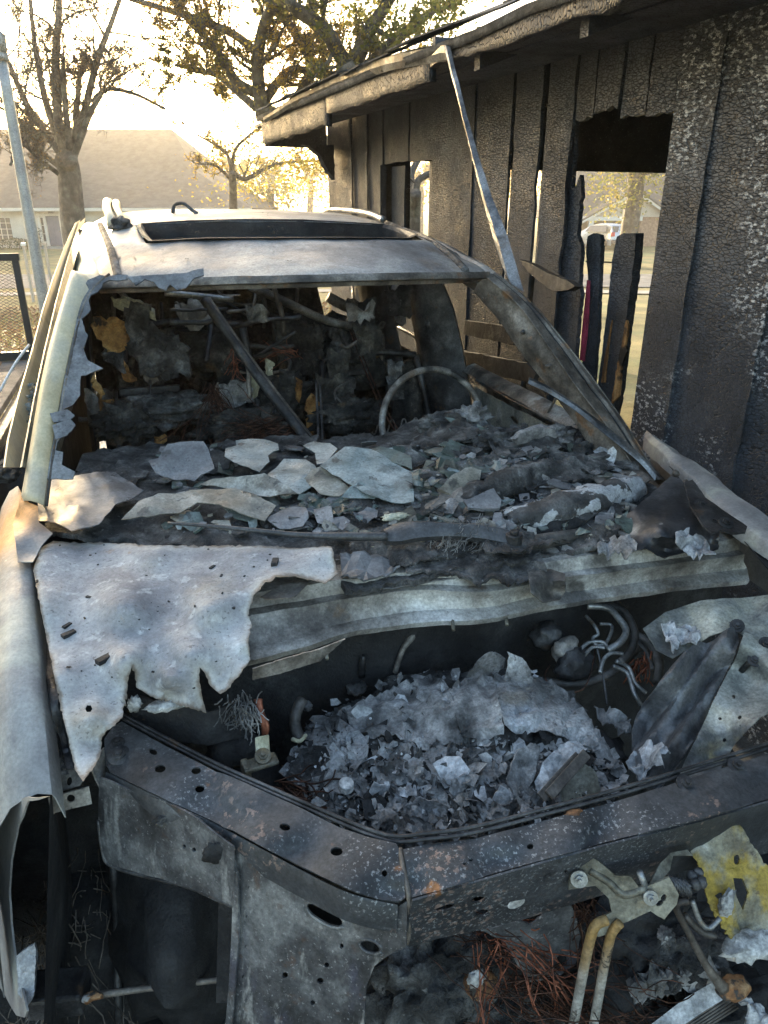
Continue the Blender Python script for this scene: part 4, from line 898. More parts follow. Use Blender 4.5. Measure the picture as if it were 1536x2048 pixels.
for a, b in zip(ys_, ys_[1:]):
    mid_ = (a + b) / 2; hol = [o_ for o_ in eo if min(o_[:2]) < mid_ < max(o_[:2])]
    zr_ = fz1_ + (EY_ - mid_) * SL_
    parts_ = [(hol[0][3], zr_)] + ([(0, hol[0][2])] if hol[0][2] > .1 else []) if hol else [(0, zr_)]
    for z0, z1 in parts_:
        mb = MB(); mb.box((3.03, mid_, (z0 + z1) / 2), (.02, (b - a) / 2 - .001, (z1 - z0) / 2)); mb.build('end_board', M['charwood'], sh, False)
mb = MB(); mb.box((-3.1, -1.62, 1.8), (.03, 1.55, 1.8)); mb.build('end_wall', M['charwood'], sh, False)
# eave: soffit, fascia boards, roof deck, rafter tails
EY = .45; SL = .36                        # overhang, roof pitch (rise per metre going in)
zs_ = 2.24
sof = MB()
for k in range(3):
    a, b = .02 + .14 * k, .02 + .14 * (k + 1) - .006
    sof.V = []; sof.F = []; sof.mi = []
    sof.box((0.55, (a + b) / 2, zs_ + .01 - .004 * (k % 2)), (2.95, (b - a) / 2, .008)); sof.build('soffit_board', M['charwood_fine'], sh, False)
fz0, fz1 = SHED.y(530, 288, EY).z, SHED.y(522, 236, EY).z
def fascia(x0, x1, seed, z0, z1, dyy=0.0):
    nx_ = max(4, int(abs(x1 - x0) / .06)); V = []; F = []
    for f_ in (0, 1):
        for j in range(5):
            for i in range(nx_ + 1):
                x = x0 + (x1 - x0) * i / nx_; z = z0 + (z1 - z0) * j / 4
                if j == 0: z += .016 * nz((x * 9, seed, 0), 1) + .02 * max(0, nz((x * 2.1, seed, 3), 1))
                if j == 4: z += .012 * nz((x * 6, seed, 4), 1)
                V.append((x, EY + dyy + .006 * nz((x * 6, z * 8, seed), 1) - (.03 if f_ else 0), z))
    n1 = nx_ + 1; N = n1 * 5
    for j in range(4):
        for i in range(nx_):
            a = j * n1 + i; F.append((a, a + 1, a + n1 + 1, a + n1)); F.append((N + a + 1, N + a, N + a + n1, N + a + n1 + 1))
    for i in range(nx_): a = i; F.append((a + 1, a, N + a, N + a + 1)); a = 4 * n1 + i; F.append((a, a + 1, N + a + 1, N + a))
    for j in range(4): a = j * n1; F.append((a, a + n1, N + a + n1, N + a)); a += nx_; F.append((a + n1, a, N + a, N + a + n1))
    return mobj('fascia', V, F, M['charwood_fascia'], sh)
xe = SHED.y(524, 260, EY).x
fascia(1.95, xe, 1, fz0 + .005, fz1); fascia(.75, 1.945, 2, fz0 + .06, fz1 + .004, .004); fascia(-1.0, .745, 3, fz0 + .10, fz1 + .002, .008); fascia(-3.1, -1.005, 5, fz0 + .10, fz1)
mb = MB(); mb.box((xe + .015, EY / 2 - .02, (fz0 + fz1) / 2 - .01), (.014, EY / 2, (fz1 - fz0) / 2)); mb.build('eave_return', M['charwood'], sh, False, .004)
sheet('eave_bracket', [(600, 290), (660, 290), (662, 360), (648, 345), (636, 318), (618, 298)], SHED.plane((3.06, 0, 0), (1, 0.9, 0)), M['charwood'], sh, .03, 14, 2, 7, seed=3)
n_ = 30; V = []; F = []
for i in range(n_ + 1):
    x = xe + .04 + (-3.2 - xe) * i / n_
    for j in range(9):
        y = EY + .03 - j * .5; V.append((x, y, fz1 + .02 + (EY - y) * SL + .012 * nz((x * 3, y * 3, 0), 1) + (.015 * nz((x * 7, 2, 0), 1) if j == 0 else 0)))
for i in range(n_):
    for j in range(8): a = i * 9 + j; F.append((a, a + 1, a + 10, a + 9))
solid(mobj('roof_deck', V, F, M['shingle_char'], sh), .03, 1)
mobj('roof_deck', [(xe, -3.55, fz1 + 1.44), (-3.2, -3.55, fz1 + 1.44), (-3.2, BY - .5, fz1 + .9), (xe, BY - .5, fz1 + .9)], [(0, 1, 2, 3)], M['shingle_char'], sh)
for i in range(9):
    x = 2.9 - i * .61; mb = MB(); mb.add([(x - .02, EY - .04, fz1 - .10), (x + .02, EY - .04, fz1 - .10), (x - .02, EY - .04, fz1 - .01), (x + .02, EY - .04, fz1 - .01), (x - .02, -3.4, fz1 - .10 + 3.8 * SL), (x + .02, -3.4, fz1 - .10 + 3.8 * SL), (x - .02, -3.4, fz1 - .01 + 3.8 * SL), (x + .02, -3.4, fz1 - .01 + 3.8 * SL)], [(0, 1, 5, 4), (2, 6, 7, 3), (0, 4, 6, 2), (1, 3, 7, 5), (0, 2, 3, 1), (4, 5, 7, 6)]); mb.build('rafter', M['charwood_fine'], sh, False)
# shingle ends along the roof edge
rg = random.Random(3)
x = xe
while x > -1.4:
    w = rg.uniform(.22, .32); mb = MB(); tl = rg.uniform(-.06, .06)
    mb.add([(x, EY + .055 + rg.uniform(-.01, .015), fz1 + .028 + rg.uniform(0, .02)), (x - w, EY + .055 + rg.uniform(-.01, .015), fz1 + .028 + rg.uniform(0, .02)), (x - w, EY - .22, fz1 + .06 + .22 * SL), (x, EY - .22, fz1 + .06 + .22 * SL)], [(0, 1, 2, 3)])
    solid(mb.build('shingle', M['shingle_char'], sh, False), .006); x -= w + .004
# bent metal drip edge that hangs from the eave
dp = empty('drip_edge', tuple(SHED.wld((xe * .5, EY, fz0))), 0, 'bent metal drip edge hanging from the shed eave onto the car roof', 'flashing')
def to_dp(p): return SHED.wld(p) - Vector(dp.location)
secs = []
for k, (px, py, w) in enumerate([(525, 236, .030), (580, 200, .035), (650, 165, .04), (720, 133, .05), (780, 112, .05), (840, 99, .05), (893, 91, .045)]):
    p = SHED.y(px, py, EY + .03 + .012 * math.sin(k * 2.1)); q = p + Vector((0, -.015, -w)); r2 = p + Vector((0, -.06, .02)); secs.append([to_dp(r2), to_dp(p), to_dp((p + q) / 2 + Vector((0, .004, 0))), to_dp(q)])
n4 = [resec([s[k] for s in secs], 40) for k in range(4)]
loft('eave_length', [[n4[k][i] for k in range(4)] for i in range(40)], M['flash'], dp, smooth=False, thick=.0015, relief=(.004, 7))
secs = []
top = SHED.y(893, 92, EY + .03); bot = SHED.loc(CAR.wld((.60, .86, 1.60)))
path = [(888, 91, 900, 93, 0), (906, 160, 916, 158, .12), (926, 240, 936, 237, .28), (946, 320, 958, 315, .45), (966, 400, 984, 393, .62), (988, 480, 1014, 470, .80), (1010, 545, 1048, 586, 1.0)]
L1_, L2_, L3_ = [], [], []
pl_ = SHED.plane3(top, bot, top + Vector((1, .35, 0)))
for (ax_, ay_, bx2, by2, t) in path:
    a = pl_(ax_, ay_); b = pl_(bx2, by2); L1_.append(to_dp(a)); L3_.append(to_dp(b)); L2_.append(to_dp((a + b) / 2 + Vector((0, .004 + .012 * t, 0))))
L1_, L2_, L3_ = resec(L1_, 44), resec(L2_, 44), resec(L3_, 44)
loft('hanging_length', [[L1_[i], L2_[i], L3_[i]] for i in range(44)], M['flash'], dp, smooth=False, thick=.0015, relief=(.002, 9))
# loose burnt boards between the shed and the car
b1 = empty('burnt_plank', tuple(SHED.wld(SHED.y(1110, 560, .18))), 0, 'short charred plank jutting from the wall above the windscreen pillar', 'plank'); o1 = Vector(b1.location)
def sw(px, py, y): return SHED.wld(SHED.y(px, py, y)) - o1
ms_ = SHED.plane3(SHED.y(1052, 522, .05), SHED.y(1165, 580, .22), SHED.y(1110, 590, .16))
o = sheet('board', [(1052, 520), (1075, 528), (1110, 548), (1150, 562), (1166, 574), (1150, 582), (1122, 584), (1095, 566), (1070, 545)], lambda a, b: SHED.wld(ms_(a, b)) - o1, M['soot'], b1, .03, 10, 1.2, 6, smooth=False)
for i, (ot, yy, lab) in enumerate((([(940, 640), (1040, 655), (1036, 690), (935, 668)], .10, 'upper charred board leaning on the shed wall behind the driver door'), ([(925, 700), (1060, 725), (1082, 745), (1075, 765), (930, 735)], .12, 'lower charred board leaning on the shed wall behind the driver door'))):
    p0 = SHED.wld(SHED.y(ot[0][0], ot[0][1], yy)); r_ = empty('burnt_plank', tuple(p0), 0, lab, 'plank')
    sheet('board', ot, lambda a, b, yy=yy, p0=p0: SHED.wld(SHED.y(a, b, yy)) - p0, M['soot'], r_, .025, 14, 1.5, 8, seed=20 + i, smooth=False)
# ---------------------------------------------------------------- burnt car
car = empty('burnt_car', (CAR.o[0], CAR.o[1], 0), CAR.a, 'burnt out car with its bonnet burnt open, front towards the viewer', 'car')
Z = CAR.z
def zf(z): return lambda px, py: CAR.z(px, py, z)
# --- roof with open sunroof
hL, hC, hR = Z(196, 566, 1.520), Z(590, 553, 1.548), Z(980, 546, 1.522)
def hdr(u):
    a = 0.5 * u * (u - 1); b = 1 - u * u; c = 0.5 * u * (u + 1); return hL * a + hC * b + hR * c
def rise(v):
    T = [(0, 0), (.06, .022), (.15, .047), (.34, .087), (.8, .127), (1.2, .150), (1.7, .166), (2.05, .15), (2.3, .10)]
    for (a, p), (b, q) in zip(T, T[1:]):
        if v <= b: return p + (q - p) * (v - a) / (b - a)
    return T[-1][1]
def roofpt(u, v):
    p = hdr(max(-1, min(1, u))); w = 1 + .16 * min(v, 1) / 1.0 * .75
    cx_ = (hL.x + hR.x) / 2; x = cx_ + (p.x - cx_) * w
    dent = -.012 * math.exp(-((u + .05) / .5) ** 2) * math.exp(-((v - .2) / .15) ** 2) + .006 * nz((u * 2, v * 5, 0), 1.0) * (1 if .02 < v else 0)
    side = -.006 * abs(u) ** 2 - .035 * max(0, abs(u) - .8) / .2 * min(1, v * 4)
    q = Vector((x, p.y + v, p.z + rise(v) + side + dent))
    return q
us = [-1, -.97, -.93, -.88, -.8, -.7, -.64, -.58, -.45, -.3, -.15, 0, .15, .3, .45, .58, .64, .7, .8, .88, .93, .97, 1]
vs2 = [0, .015, .03, .06, .1, .14, .18, .22, .27, .315, .34, .36, .5, .65, .76, .79, .81, .9, 1.0, 1.2, 1.45, 1.7, 1.9, 2.05, 2.2, 2.3]
V = []; F = []
for v in vs2:
    for u in us: V.append(roofpt(u, v))
nu = len(us)
def in_sun(u, v): return -.62 < u < .79 and .345 < v < .785
for j in range(len(vs2) - 1):
    for i in range(nu - 1):
        if in_sun((us[i] + us[i + 1]) / 2, (vs2[j] + vs2[j + 1]) / 2): continue
        a = j * nu + i; F.append((a, a + 1, a + nu + 1, a + nu))
solid(mobj('roof_panel', V, F, M['roof'], car), .0016)
lip = []
ring = [(-.60, .345), (-.30, .335), (0, .33), (.30, .335), (.70, .345), (.80, .45), (.80, .70), (.76, .785), (.3, .795), (0, .80), (-.3, .795), (-.60, .785), (-.62, .65), (-.62, .48)]
P0 = [roofpt(u, v) + Vector((0, 0, .001)) for u, v in ring]; secs = []
for k in range(len(P0) + 1):
    p = P0[k % len(P0)]; c = roofpt(-.01, .56); d = (c - p); d.z = 0; d.normalize()
    secs.append([p - d * .012 + Vector((0, 0, .003)), p + Vector((0, 0, .004)), p + d * .012 + Vector((0, 0, -.008)), p + d * .014 + Vector((0, 0, -.05)), p + d * .05 + Vector((0, 0, -.055))])
loft('sunroof_frame', secs, M['soot'], car, thick=.002)
P = [roofpt(-.5, .50) + Vector((0, 0, -.05)), roofpt(-.30, .62) + Vector((0, 0, -.05)), roofpt(.1, .74) + Vector((0, 0, -.07))]
tube('sunroof_rail', P, .009, M['pipe'], car); tube('sunroof_rail', [roofpt(.62, .36) + Vector((0, 0, -.06)), roofpt(.2, .6) + Vector((0, 0, -.08)), roofpt(-.2, .76) + Vector((0, 0, -.06))], .008, M['soot_metal'], car)
mb = MB(); mb.box(roofpt(.1, .72) + Vector((0, 0, -.10)), (.5, .05, .012)); mb.build('sunroof_crossmember', M['soot_metal'], car, False, .004)
# side rails (cant rails) from windscreen corner to tail
for s in (-1, 1):
    secs = []
    if s > 0:
      for v in [0, .03, .08, .15, .3, .5, .8, 1.1, 1.4, 1.7, 1.95, 2.15, 2.3]:
          e = roofpt(s, v); o = .055 + .02 * min(v, .5); f_ = min(1, v / .2 + .45)
          secs.append([e + Vector((-s * .012, 0, -.004)), e + Vector((s * .006, 0, .006)), e + Vector((s * .026, -.004, .002)), e + Vector((s * .045 * f_, -.01, -.018)), e + Vector((s * .058 * f_, -.012, -.05)), e + Vector((s * .055 * f_, -.01, -.09)), e + Vector((s * .02, 0, -.10))])
      loft('roof_side_rail', secs, M['roof'], car, thick=.0015)
    # moulding ditch
    tube('roof_moulding', [roofpt(s * .86, v) + Vector((0, 0, .003)) for v in (.02, .15, .3, .5, .75, 1.0)], .013, M['ash_dark'], car, 6, 4)
    # roof rack rail
    q = []
    for v, h in (((.70, .012), (.76, .042), (.95, .055), (1.3, .06), (1.8, .05), (2.1, .01)) if s < 0 else ((.90, .016), (.95, .018), (1.1, .02), (1.4, .02), (1.8, .018), (2.1, .005))): q.append(roofpt(s * .80, v) + Vector((0, 0, h)))
    rr = tube('roof_rail', q, .016 if s < 0 else .013, M['pillar'] if s < 0 else M['flash'], car, 8, 5)
    if s < 0:
        V_, F_ = tube_geo(spline([p + Vector((.035, .01, -.004)) for p in q], 5), .014, 8); mobj('rail_cover', V_, F_, M['pillar'], rr)
        lump('rail_foot', roofpt(-.74, .72) + Vector((0, 0, .012)), (.035, .06, .028), M['ash_dark'], rr, 3, .5)
# header: windscreen top flange with rust
secs = []
for k in range(25):
    u = -1 + 2 * k / 24; p = hdr(u)
    secs.append([p + Vector((0, .004, .004)), p + Vector((0, -.008, -.006)), p + Vector((0, -.010, -.014)), p + Vector((0, .012, -.020)), p + Vector((0, .014, -.030)), p + Vector((0, .06, -.035))])
loft('windscreen_header', secs, M['rust_pillar'], car, thick=.0016, relief=(.002, 12))
# --- windscreen plane and pillars
bL, bR = Z(88, 1000, 1.12), Z(1300, 940, 1.06)
WSn = (bR - bL).cross(hC - bL).normalized(); WS = CAR.plane(bL, WSn)
def wso(d): return CAR.plane(bL + WSn * d, WSn)
outer = [(40, 1010), (60, 900), (80, 780), (103, 680), (125, 605), (142, 548), (158, 500)]
inner = [(88, 1012), (103, 900), (124, 780), (145, 680), (162, 612), (184, 574), (214, 548)]
secs = []
N_ = 30
oP = resec([CAR.plane(bL - WSn * .03, WSn)(x, y) for x, y in outer], N_); iP = resec([WS(x, y) for x, y in inner], N_)
for a, b in zip(oP, iP):
    m1 = a.lerp(b, .33) + WSn * .030; m0 = a.lerp(b, .06) + WSn * .014; m2 = a.lerp(b, .66) + WSn * .028
    secs.append([a - WSn * .02, a, m0, m1, m2, b + WSn * .006, b, b - WSn * .022])
secs = secs[:-3]
for v in [.10, .18, .3, .5, .8, 1.1, 1.4, 1.7, 1.95, 2.15, 2.3]:
    e = roofpt(-1, v); secs.append([e + Vector((-.05, -.01, -.10)), e + Vector((-.058, -.012, -.055)), e + Vector((-.048, -.01, -.022)), e + Vector((-.028, -.004, .001)), e + Vector((-.006, 0, .008)), e + Vector((.012, 0, .004)), e + Vector((.02, 0, -.002)), e + Vector((.022, 0, -.02))])
pil = loft('windscreen_pillar', [[p for p in spline(s, 3)] for s in secs], M['pillar'], car, thick=.0015, es=False)
iQ = resec([wso(.004)(x + 5, y) for x, y in inner], 30)
V_, F_ = tube_geo(iQ, .0035, 6); mobj('pillar_seal', V_, F_, M['rust_pillar'], pil)
outer = [(992, 546), (1060, 604), (1125, 680), (1187, 760), (1250, 848), (1300, 928), (1330, 962)]
ridge = [(975, 556), (1038, 612), (1095, 690), (1150, 770), (1212, 850), (1262, 925), (1290, 960)]
inner = [(955, 566), (1002, 618), (1052, 690), (1098, 748), (1142, 806), (1178, 856), (1200, 905)]
oP = resec([wso(-.02)(x, y) for x, y in outer], N_); rP = resec([wso(.015)(x, y) for x, y in ridge], N_); iP = resec([wso(-.03)(x, y) for x, y in inner], N_)
secs = []
for k, (a, r_, b) in enumerate(zip(oP, rP, iP)):
    secs.append([a - WSn * .03, a, a.lerp(r_, .3) + WSn * .010, a.lerp(r_, .45) + WSn * .002, a.lerp(r_, .62) + WSn * .010, r_, r_.lerp(b, .18) - WSn * .006, r_.lerp(b, .6) + WSn * .004, b, b - WSn * .04])
for k_ in (1, 3, 5):
    V_, F_ = tube_geo([s[k_] + WSn * .001 for s in secs], .0028, 5); mobj('pillar_seam', V_, F_, M['soot'] if k_ == 3 else M['rust_pillar'], car)
pil2 = loft('windscreen_pillar', secs, M['rust_pillar'], car, thick=.0015, relief=(.0025, 14))
lump('pillar_clip', WS(1048, 660) - WSn * .01, .007, M['soot_metal'], pil2, 2, .3, 2); lump('pillar_clip', WS(1102, 728) - WSn * .01, (.014, .006, .006), M['rust_pillar'], pil2, 4, .4, 2)
# fallen windscreen moulding
pm = [(1058, 760, .0), (1100, 780, 0), (1150, 812, 0), (1205, 852, .0), (1250, 888, 0), (1285, 918, 0), (1312, 950, 0)]
A_ = resec([wso(.035)(x, y - 6) for x, y, _ in pm], 30); B_ = resec([wso(.035)(x - 2, y + 7 + 4 * (k > 2)) for k, (x, y, _) in enumerate(pm)], 30)
loft('screen_moulding', [[a, a.lerp(b, .5) + WSn * .004, b] for a, b in zip(A_, B_)], M['flash'], car, thick=.003)
# glass left in the frame
remn = [(166, 578), (176, 562), (200, 553), (256, 551), (256, 560), (206, 566), (205, 578), (182, 592), (178, 604), (182, 622), (164, 640), (170, 664), (176, 672), (168, 700), (176, 722), (206, 738), (186, 746), (162, 752), (160, 790), (146, 812), (131, 817), (119, 828), (120, 836), (146, 843), (136, 866), (116, 886), (112, 902), (127, 906), (124, 930), (152, 946), (146, 960), (95, 960), (104, 900), (125, 785), (146, 685)]
sheet('windscreen_remnant', remn, wso(.002), M['glass_grey'], car, .004, 11, .6, 12, dz=lambda x, y: .004 * nz((x * .08, y * .08, 0), 1))
sheet('windscreen_remnant', [(252, 556), (300, 552), (372, 548), (385, 543), (407, 538), (408, 552), (386, 560), (372, 578), (355, 582), (340, 570), (332, 583), (318, 577), (308, 566), (290, 560), (272, 572), (262, 562)], wso(.010), M['glass_grey'], car, .004, 9, 1.0, 6, seed=4)
sheet('windscreen_remnant', [(100, 828), (135, 820), (150, 832), (140, 842), (108, 846)], wso(.012), M['glass_grey'], car, .004, 8, .8, 5, seed=5)
sheet('windscreen_remnant', [(105, 852), (140, 838), (152, 852), (135, 872), (112, 880)], wso(.018), M['glass_grey'], car, .004, 8, .8, 5, seed=6)
# --- passenger door frame and door shell at the left
dpl = CAR.plane((-.83, .9, 1.2), (1, .02, .30))
sheet('door', [(150, 446), (160, 440), (152, 470), (128, 545), (118, 590), (92, 690), (72, 790), (52, 880), (44, 935), (6, 935), (14, 880), (36, 790), (60, 710), (84, 620), (104, 560), (128, 494)], dpl, M['pillar'], car, .004, 14)
dp2 = CAR.plane((-.80, .9, 1.2), (1, .02, .30))
sheet('window_seal', [(158, 446), (170, 436), (160, 490), (140, 560), (118, 640), (98, 730), (78, 830), (58, 935), (40, 935), (66, 800), (88, 700), (112, 600), (134, 520)], dp2, M['glass_deep'], car, .004, 14)
rg = random.Random(12); mb = MB()
for _ in range(70): flake_geo(mb, dpl(rg.uniform(48, 66), rg.uniform(770, 850)) + Vector((.01, 0, .005)), (rg.gauss(.5, .5), -.6, 1), rg.uniform(.004, .012), rg)
mb.build('glass_crumbs', M['glass_deep'], car, False, kind='stuff')
lump('mirror_stump', CAR.z(4, 944, 1.05), (.05, .06, .025), M['ash_dark'], car, 8, .5)
mobj('side_window', [(-.765, .42, 1.04), (-.765, 2.4, 1.04), (-.68, 2.3, 1.60), (-.66, 1.15, 1.58), (-.71, .75, 1.42)], [(0, 1, 2, 3, 4)], M['glass_deep'], car, False)  # sooted pane, carried back past the front door to block the sun
# --- fender at the left
inn = [(46, 1000, 1.105), (58, 1080, 1.07), (62, 1140, 1.055), (70, 1260, 1.03), (82, 1390, .99), (94, 1500, .95), (103, 1588, .915)]
crest = [(36, 972, 1.10), (28, 1060, 1.075), (22, 1140, 1.062), (22, 1260, 1.038), (26, 1390, 1.0), (34, 1500, .955), (46, 1598, .91)]
secs = []
iP = resec([Z(*p) for p in inn], 26); cP = resec([Z(*p) for p in crest], 26)
for a, c in zip(iP, cP):
    m_ = a.lerp(c, .5) + Vector((0, 0, .006))
    secs.append([a + Vector((.012, 0, -.05)), a + Vector((.004, 0, -.008)), a, m_, c, c + Vector((-.02, 0, -.012)), c + Vector((-.045, 0, -.05)), c + Vector((-.075, .0, -.12)), c + Vector((-.095, .0, -.25)), c + Vector((-.10, .0, -.40))])
loft('fender', secs, M['fender'], car, thick=.0015, relief=(.0012, 9))
sheet('cowl_corner', [(44, 990), (58, 1006), (76, 1014), (78, 1046), (106, 1070), (84, 1092), (66, 1125), (36, 1125), (26, 1050)], CAR.ctrl([(44, 990, 1.125), (76, 1014, 1.118), (106, 1070, 1.088), (66, 1125, 1.075), (26, 1050, 1.095)]), M['fender'], car, .002, 9, .2, 12, relief=(.003, 14))
fpl = CAR.plane3(Z(22, 1300, 1.03) + Vector((-.03, 0, -.03)), Z(46, 1598, .905), Z(56, 2034, .56))
sheet('fender_front_edge', [(-40, 1560), (30, 1590), (46, 1598), (100, 1588), (62, 1604), (40, 1650), (26, 1720), (22, 1780), (26, 1850), (36, 1930), (58, 2020), (54, 2036), (36, 2028), (0, 1968), (-40, 1900)], fpl, M['fender'], car, .003, 14, .6, 10, relief=(.006, 10))
sheet('lamp_bracket', [(36, 1908), (72, 1882), (76, 1912), (70, 1990), (58, 2010), (40, 1985)], CAR.plane3(Z(36, 1908, .62), Z(72, 1890, .63), Z(58, 2010, .55)), M['alu_pale'], car, .006, 8, 1.2, 6, relief=(.006, 40))
mb = MB(); c = Z(118, 1985, .50); mb.box(c, (.045, .03, .024), R(-12)); mb.build('lamp_box', M['soot_metal'], car, False, .006)
tube('stay_rod', [Z(166, 1997, .50), Z(210, 1988, .495), Z(330, 1972, .49), Z(465, 1956, .485)], [.0075, .006, .0055, .0055], M['rust_pillar'], car, 8, 4)
lump('rust_blister', Z(182, 1994, .505), (.020, .008, .009), M['orange_rust'], car, 3, .35, 2)
tube('rail_tube', [Z(226, 1700, .62), Z(232, 1860, .45), Z(238, 2060, .30)], .008, M['soot_metal'], car, 8, 2)
tube('bolt_stud', [Z(288, 1872, .46), Z(268, 1910, .44)], [.010, .005], M['soot_metal'], car, 8, 2)
wires('tyre_cords', [Z(150, 1800, .45), Z(120, 1860, .42), Z(180, 1830, .42), Z(150, 1900, .38)], M['rust_pillar'], car, random.Random(4), 260, .26, .0011, .8, .16)
# --- bonnet remnant
hood = [(80, 1096), (105, 1074), (300, 1080), (500, 1086), (656, 1091), (664, 1100), (676, 1148), (652, 1166), (622, 1158), (585, 1156), (556, 1160), (528, 1174), (508, 1196), (498, 1222), (503, 1250), (497, 1285), (501, 1322), (478, 1352), (452, 1376), (440, 1382), (425, 1372), (408, 1344), (400, 1336), (398, 1352), (404, 1392), (411, 1413), (380, 1404), (340, 1394), (300, 1384), (272, 1370), (270, 1350), (264, 1336), (254, 1362), (250, 1400), (244, 1432), (205, 1470), (200, 1510), (188, 1535), (166, 1562), (150, 1538), (135, 1470), (118, 1400), (98, 1300), (80, 1210), (66, 1140)]
HZ = CAR.ctrl([(80, 1100, 1.075), (300, 1085, 1.082), (500, 1090, 1.085), (660, 1100, 1.085), (70, 1180, 1.062), (250, 1200, 1.066), (420, 1200, 1.068), (560, 1150, 1.078), (660, 1150, 1.07), (110, 1330, 1.02), (250, 1320, 1.030), (380, 1300, 1.034), (490, 1280, 1.028), (500, 1330, 1.005), (340, 1350, 1.008), (340, 1395, .955), (410, 1410, .945), (290, 1380, .97), (450, 1370, .985), (180, 1430, .99), (150, 1540, .95), (230, 1420, .975), (200, 1490, .95)], 2.6)
sheet('bonnet', hood, HZ, M['hood'], car, .0014, 11, 2.0, 5, relief=(.006, 7), holes=[jagged(ell(178, 1420, 7, 8, 0, 6), 2, 4, random.Random(3))], edge=True, dz=lambda x, y: -.010 * math.exp(-((y - 1074 - .022 * x) / 11) ** 2) + .008 * math.exp(-(((x - 390) * .48 + (y - 1250) * .877) / 24) ** 2) * (x > 230) - .012 * max(0, (y - 1335) / 75) ** 2 * (x > 250))
sheet('bonnet_frame', [(520, 1196), (560, 1172), (625, 1160), (600, 1185), (590, 1196), (540, 1200)], CAR.ctrl([(520, 1190, 1.045), (620, 1165, 1.05)]), M['cowl_dirty'], car, .002, 10, 1.5, 6)
sheet('bonnet_edge_flange', [(62, 1140), (70, 1150), (98, 1290), (118, 1400), (150, 1540), (132, 1540), (104, 1440), (88, 1340), (66, 1180)], CAR.ctrl([(62, 1140, 1.02), (150, 1540, .90), (100, 1340, .98)]), M['soot_metal'], car, .002, 14)
# --- glass and scuttle: bed of ash over the dashboard
dash = [(90, 1058), (92, 962), (150, 945), (165, 905), (300, 885), (450, 892), (560, 878), (640, 880), (700, 868), (765, 872), (825, 838), (880, 818), (935, 820), (965, 850), (1010, 866), (1070, 852), (1140, 850), (1180, 880), (1240, 920), (1310, 965), (1330, 1010), (1260, 1060), (1150, 1100), (1000, 1130), (800, 1160), (690, 1180), (650, 1100), (300, 1090)]
DZ_ = CAR.ctrl([(90, 1050, 1.065), (300, 1085, 1.04), (600, 1090, 1.035), (150, 960, 1.07), (350, 990, 1.06), (600, 990, 1.07), (300, 890, 1.05), (500, 890, 1.05), (700, 880, 1.06), (800, 870, 1.08), (900, 830, 1.13), (960, 850, 1.13), (1080, 865, 1.12), (850, 930, 1.10), (1000, 930, 1.10), (1150, 930, 1.09), (1000, 1010, 1.06), (1200, 1000, 1.06), (800, 1050, 1.05), (900, 1110, 1.04), (760, 1160, 1.035), (1100, 1100, 1.04), (1280, 1010, 1.05)], 3)
sheet('dashboard_ash', dash, DZ_, M['ash_dark'], car, .012, 9, 4, 8, relief=(.014, 16), seed=2, kind='stuff', dz=lambda x, y: -.014)
def shard(label, outline, mp, m, seed, thick=.0022, dz=None, group='fallen windscreen glass'):
    mq = mp; mp = lambda a, b: mq(a, b) + Vector((0, 0, .010 + .010 * nz((a * .012, b * .02, seed), 1)))
    p0 = CAR.wld(mp(outline[0][0], outline[0][1]))
    o = sheet('glass_shard', outline, lambda a, b: CAR.wld(mp(a, b)) - p0, m, None, thick, 11, 1.6, 12, seed=seed, dz=dz, label=label, cat='glass', group=group)
    o.location = p0; return o
def tilt(a, b, c): return CAR.plane3(Z(*a), Z(*b), Z(*c))
shard('large flat grey glass sheet lying at the foot of the cream pillar', [(76, 957), (110, 955), (150, 962), (232, 954), (288, 984), (262, 1004), (232, 1018), (205, 1048), (180, 1062), (146, 1075), (110, 1056), (76, 1044)], tilt((76, 957, 1.10), (288, 984, 1.09), (146, 1075, 1.085)), M['glass_grey'], 1, dz=lambda x, y: -.006 * ((x - 180) / 100) ** 2)
shard('brown stained curved glass piece in front of the rounded grey shard', [(244, 1052), (280, 1018), (330, 992), (400, 984), (470, 984), (552, 1016), (530, 1048), (480, 1040), (440, 1026), (396, 1014), (350, 1034), (320, 1040)], tilt((244, 1052, 1.075), (552, 1016, 1.08), (400, 984, 1.10)), M['glass_tan'], 2, dz=lambda x, y: .004 * math.sin(x * .03))
shard('rounded upright grey glass shard standing on the dashboard ash', [(298, 932), (318, 926), (336, 896), (368, 887), (408, 890), (418, 905), (428, 936), (430, 948), (404, 958), (390, 972), (350, 968), (312, 954)], tilt((298, 940, 1.10), (430, 948, 1.09), (368, 887, 1.145)), M['glass_grey'], 3)
shard('long tan glass shard lying across the brown stained piece', [(398, 976), (450, 966), (530, 954), (566, 974), (596, 994), (540, 1002), (470, 990), (430, 984)], tilt((398, 976, 1.09), (596, 994, 1.085), (530, 954, 1.115)), M['glass_tan'], 4)
shard('ragged pale green shard at the back edge of the dashboard', [(452, 908), (474, 902), (472, 890), (530, 886), (556, 894), (558, 908), (536, 918), (540, 934), (520, 952), (496, 944), (470, 934), (450, 922)], tilt((452, 915, 1.09), (558, 900, 1.10), (520, 952, 1.08)), M['glass_green'], 5)
shard('pale clouded shard left of the biggest green sheet', [(536, 958), (552, 944), (568, 924), (612, 928), (630, 940), (642, 962), (632, 978), (600, 998), (570, 994), (540, 984)], tilt((536, 958, 1.09), (642, 962, 1.085), (600, 998, 1.075)), M['glass_green'], 6)
shard('biggest clouded green glass sheet in the middle of the dashboard', [(640, 940), (668, 920), (690, 906), (740, 908), (770, 924), (822, 952), (826, 980), (828, 1010), (808, 1012), (740, 1000), (690, 972)], tilt((640, 940, 1.11), (828, 1010, 1.075), (740, 908, 1.12)), M['glass_green'], 7)
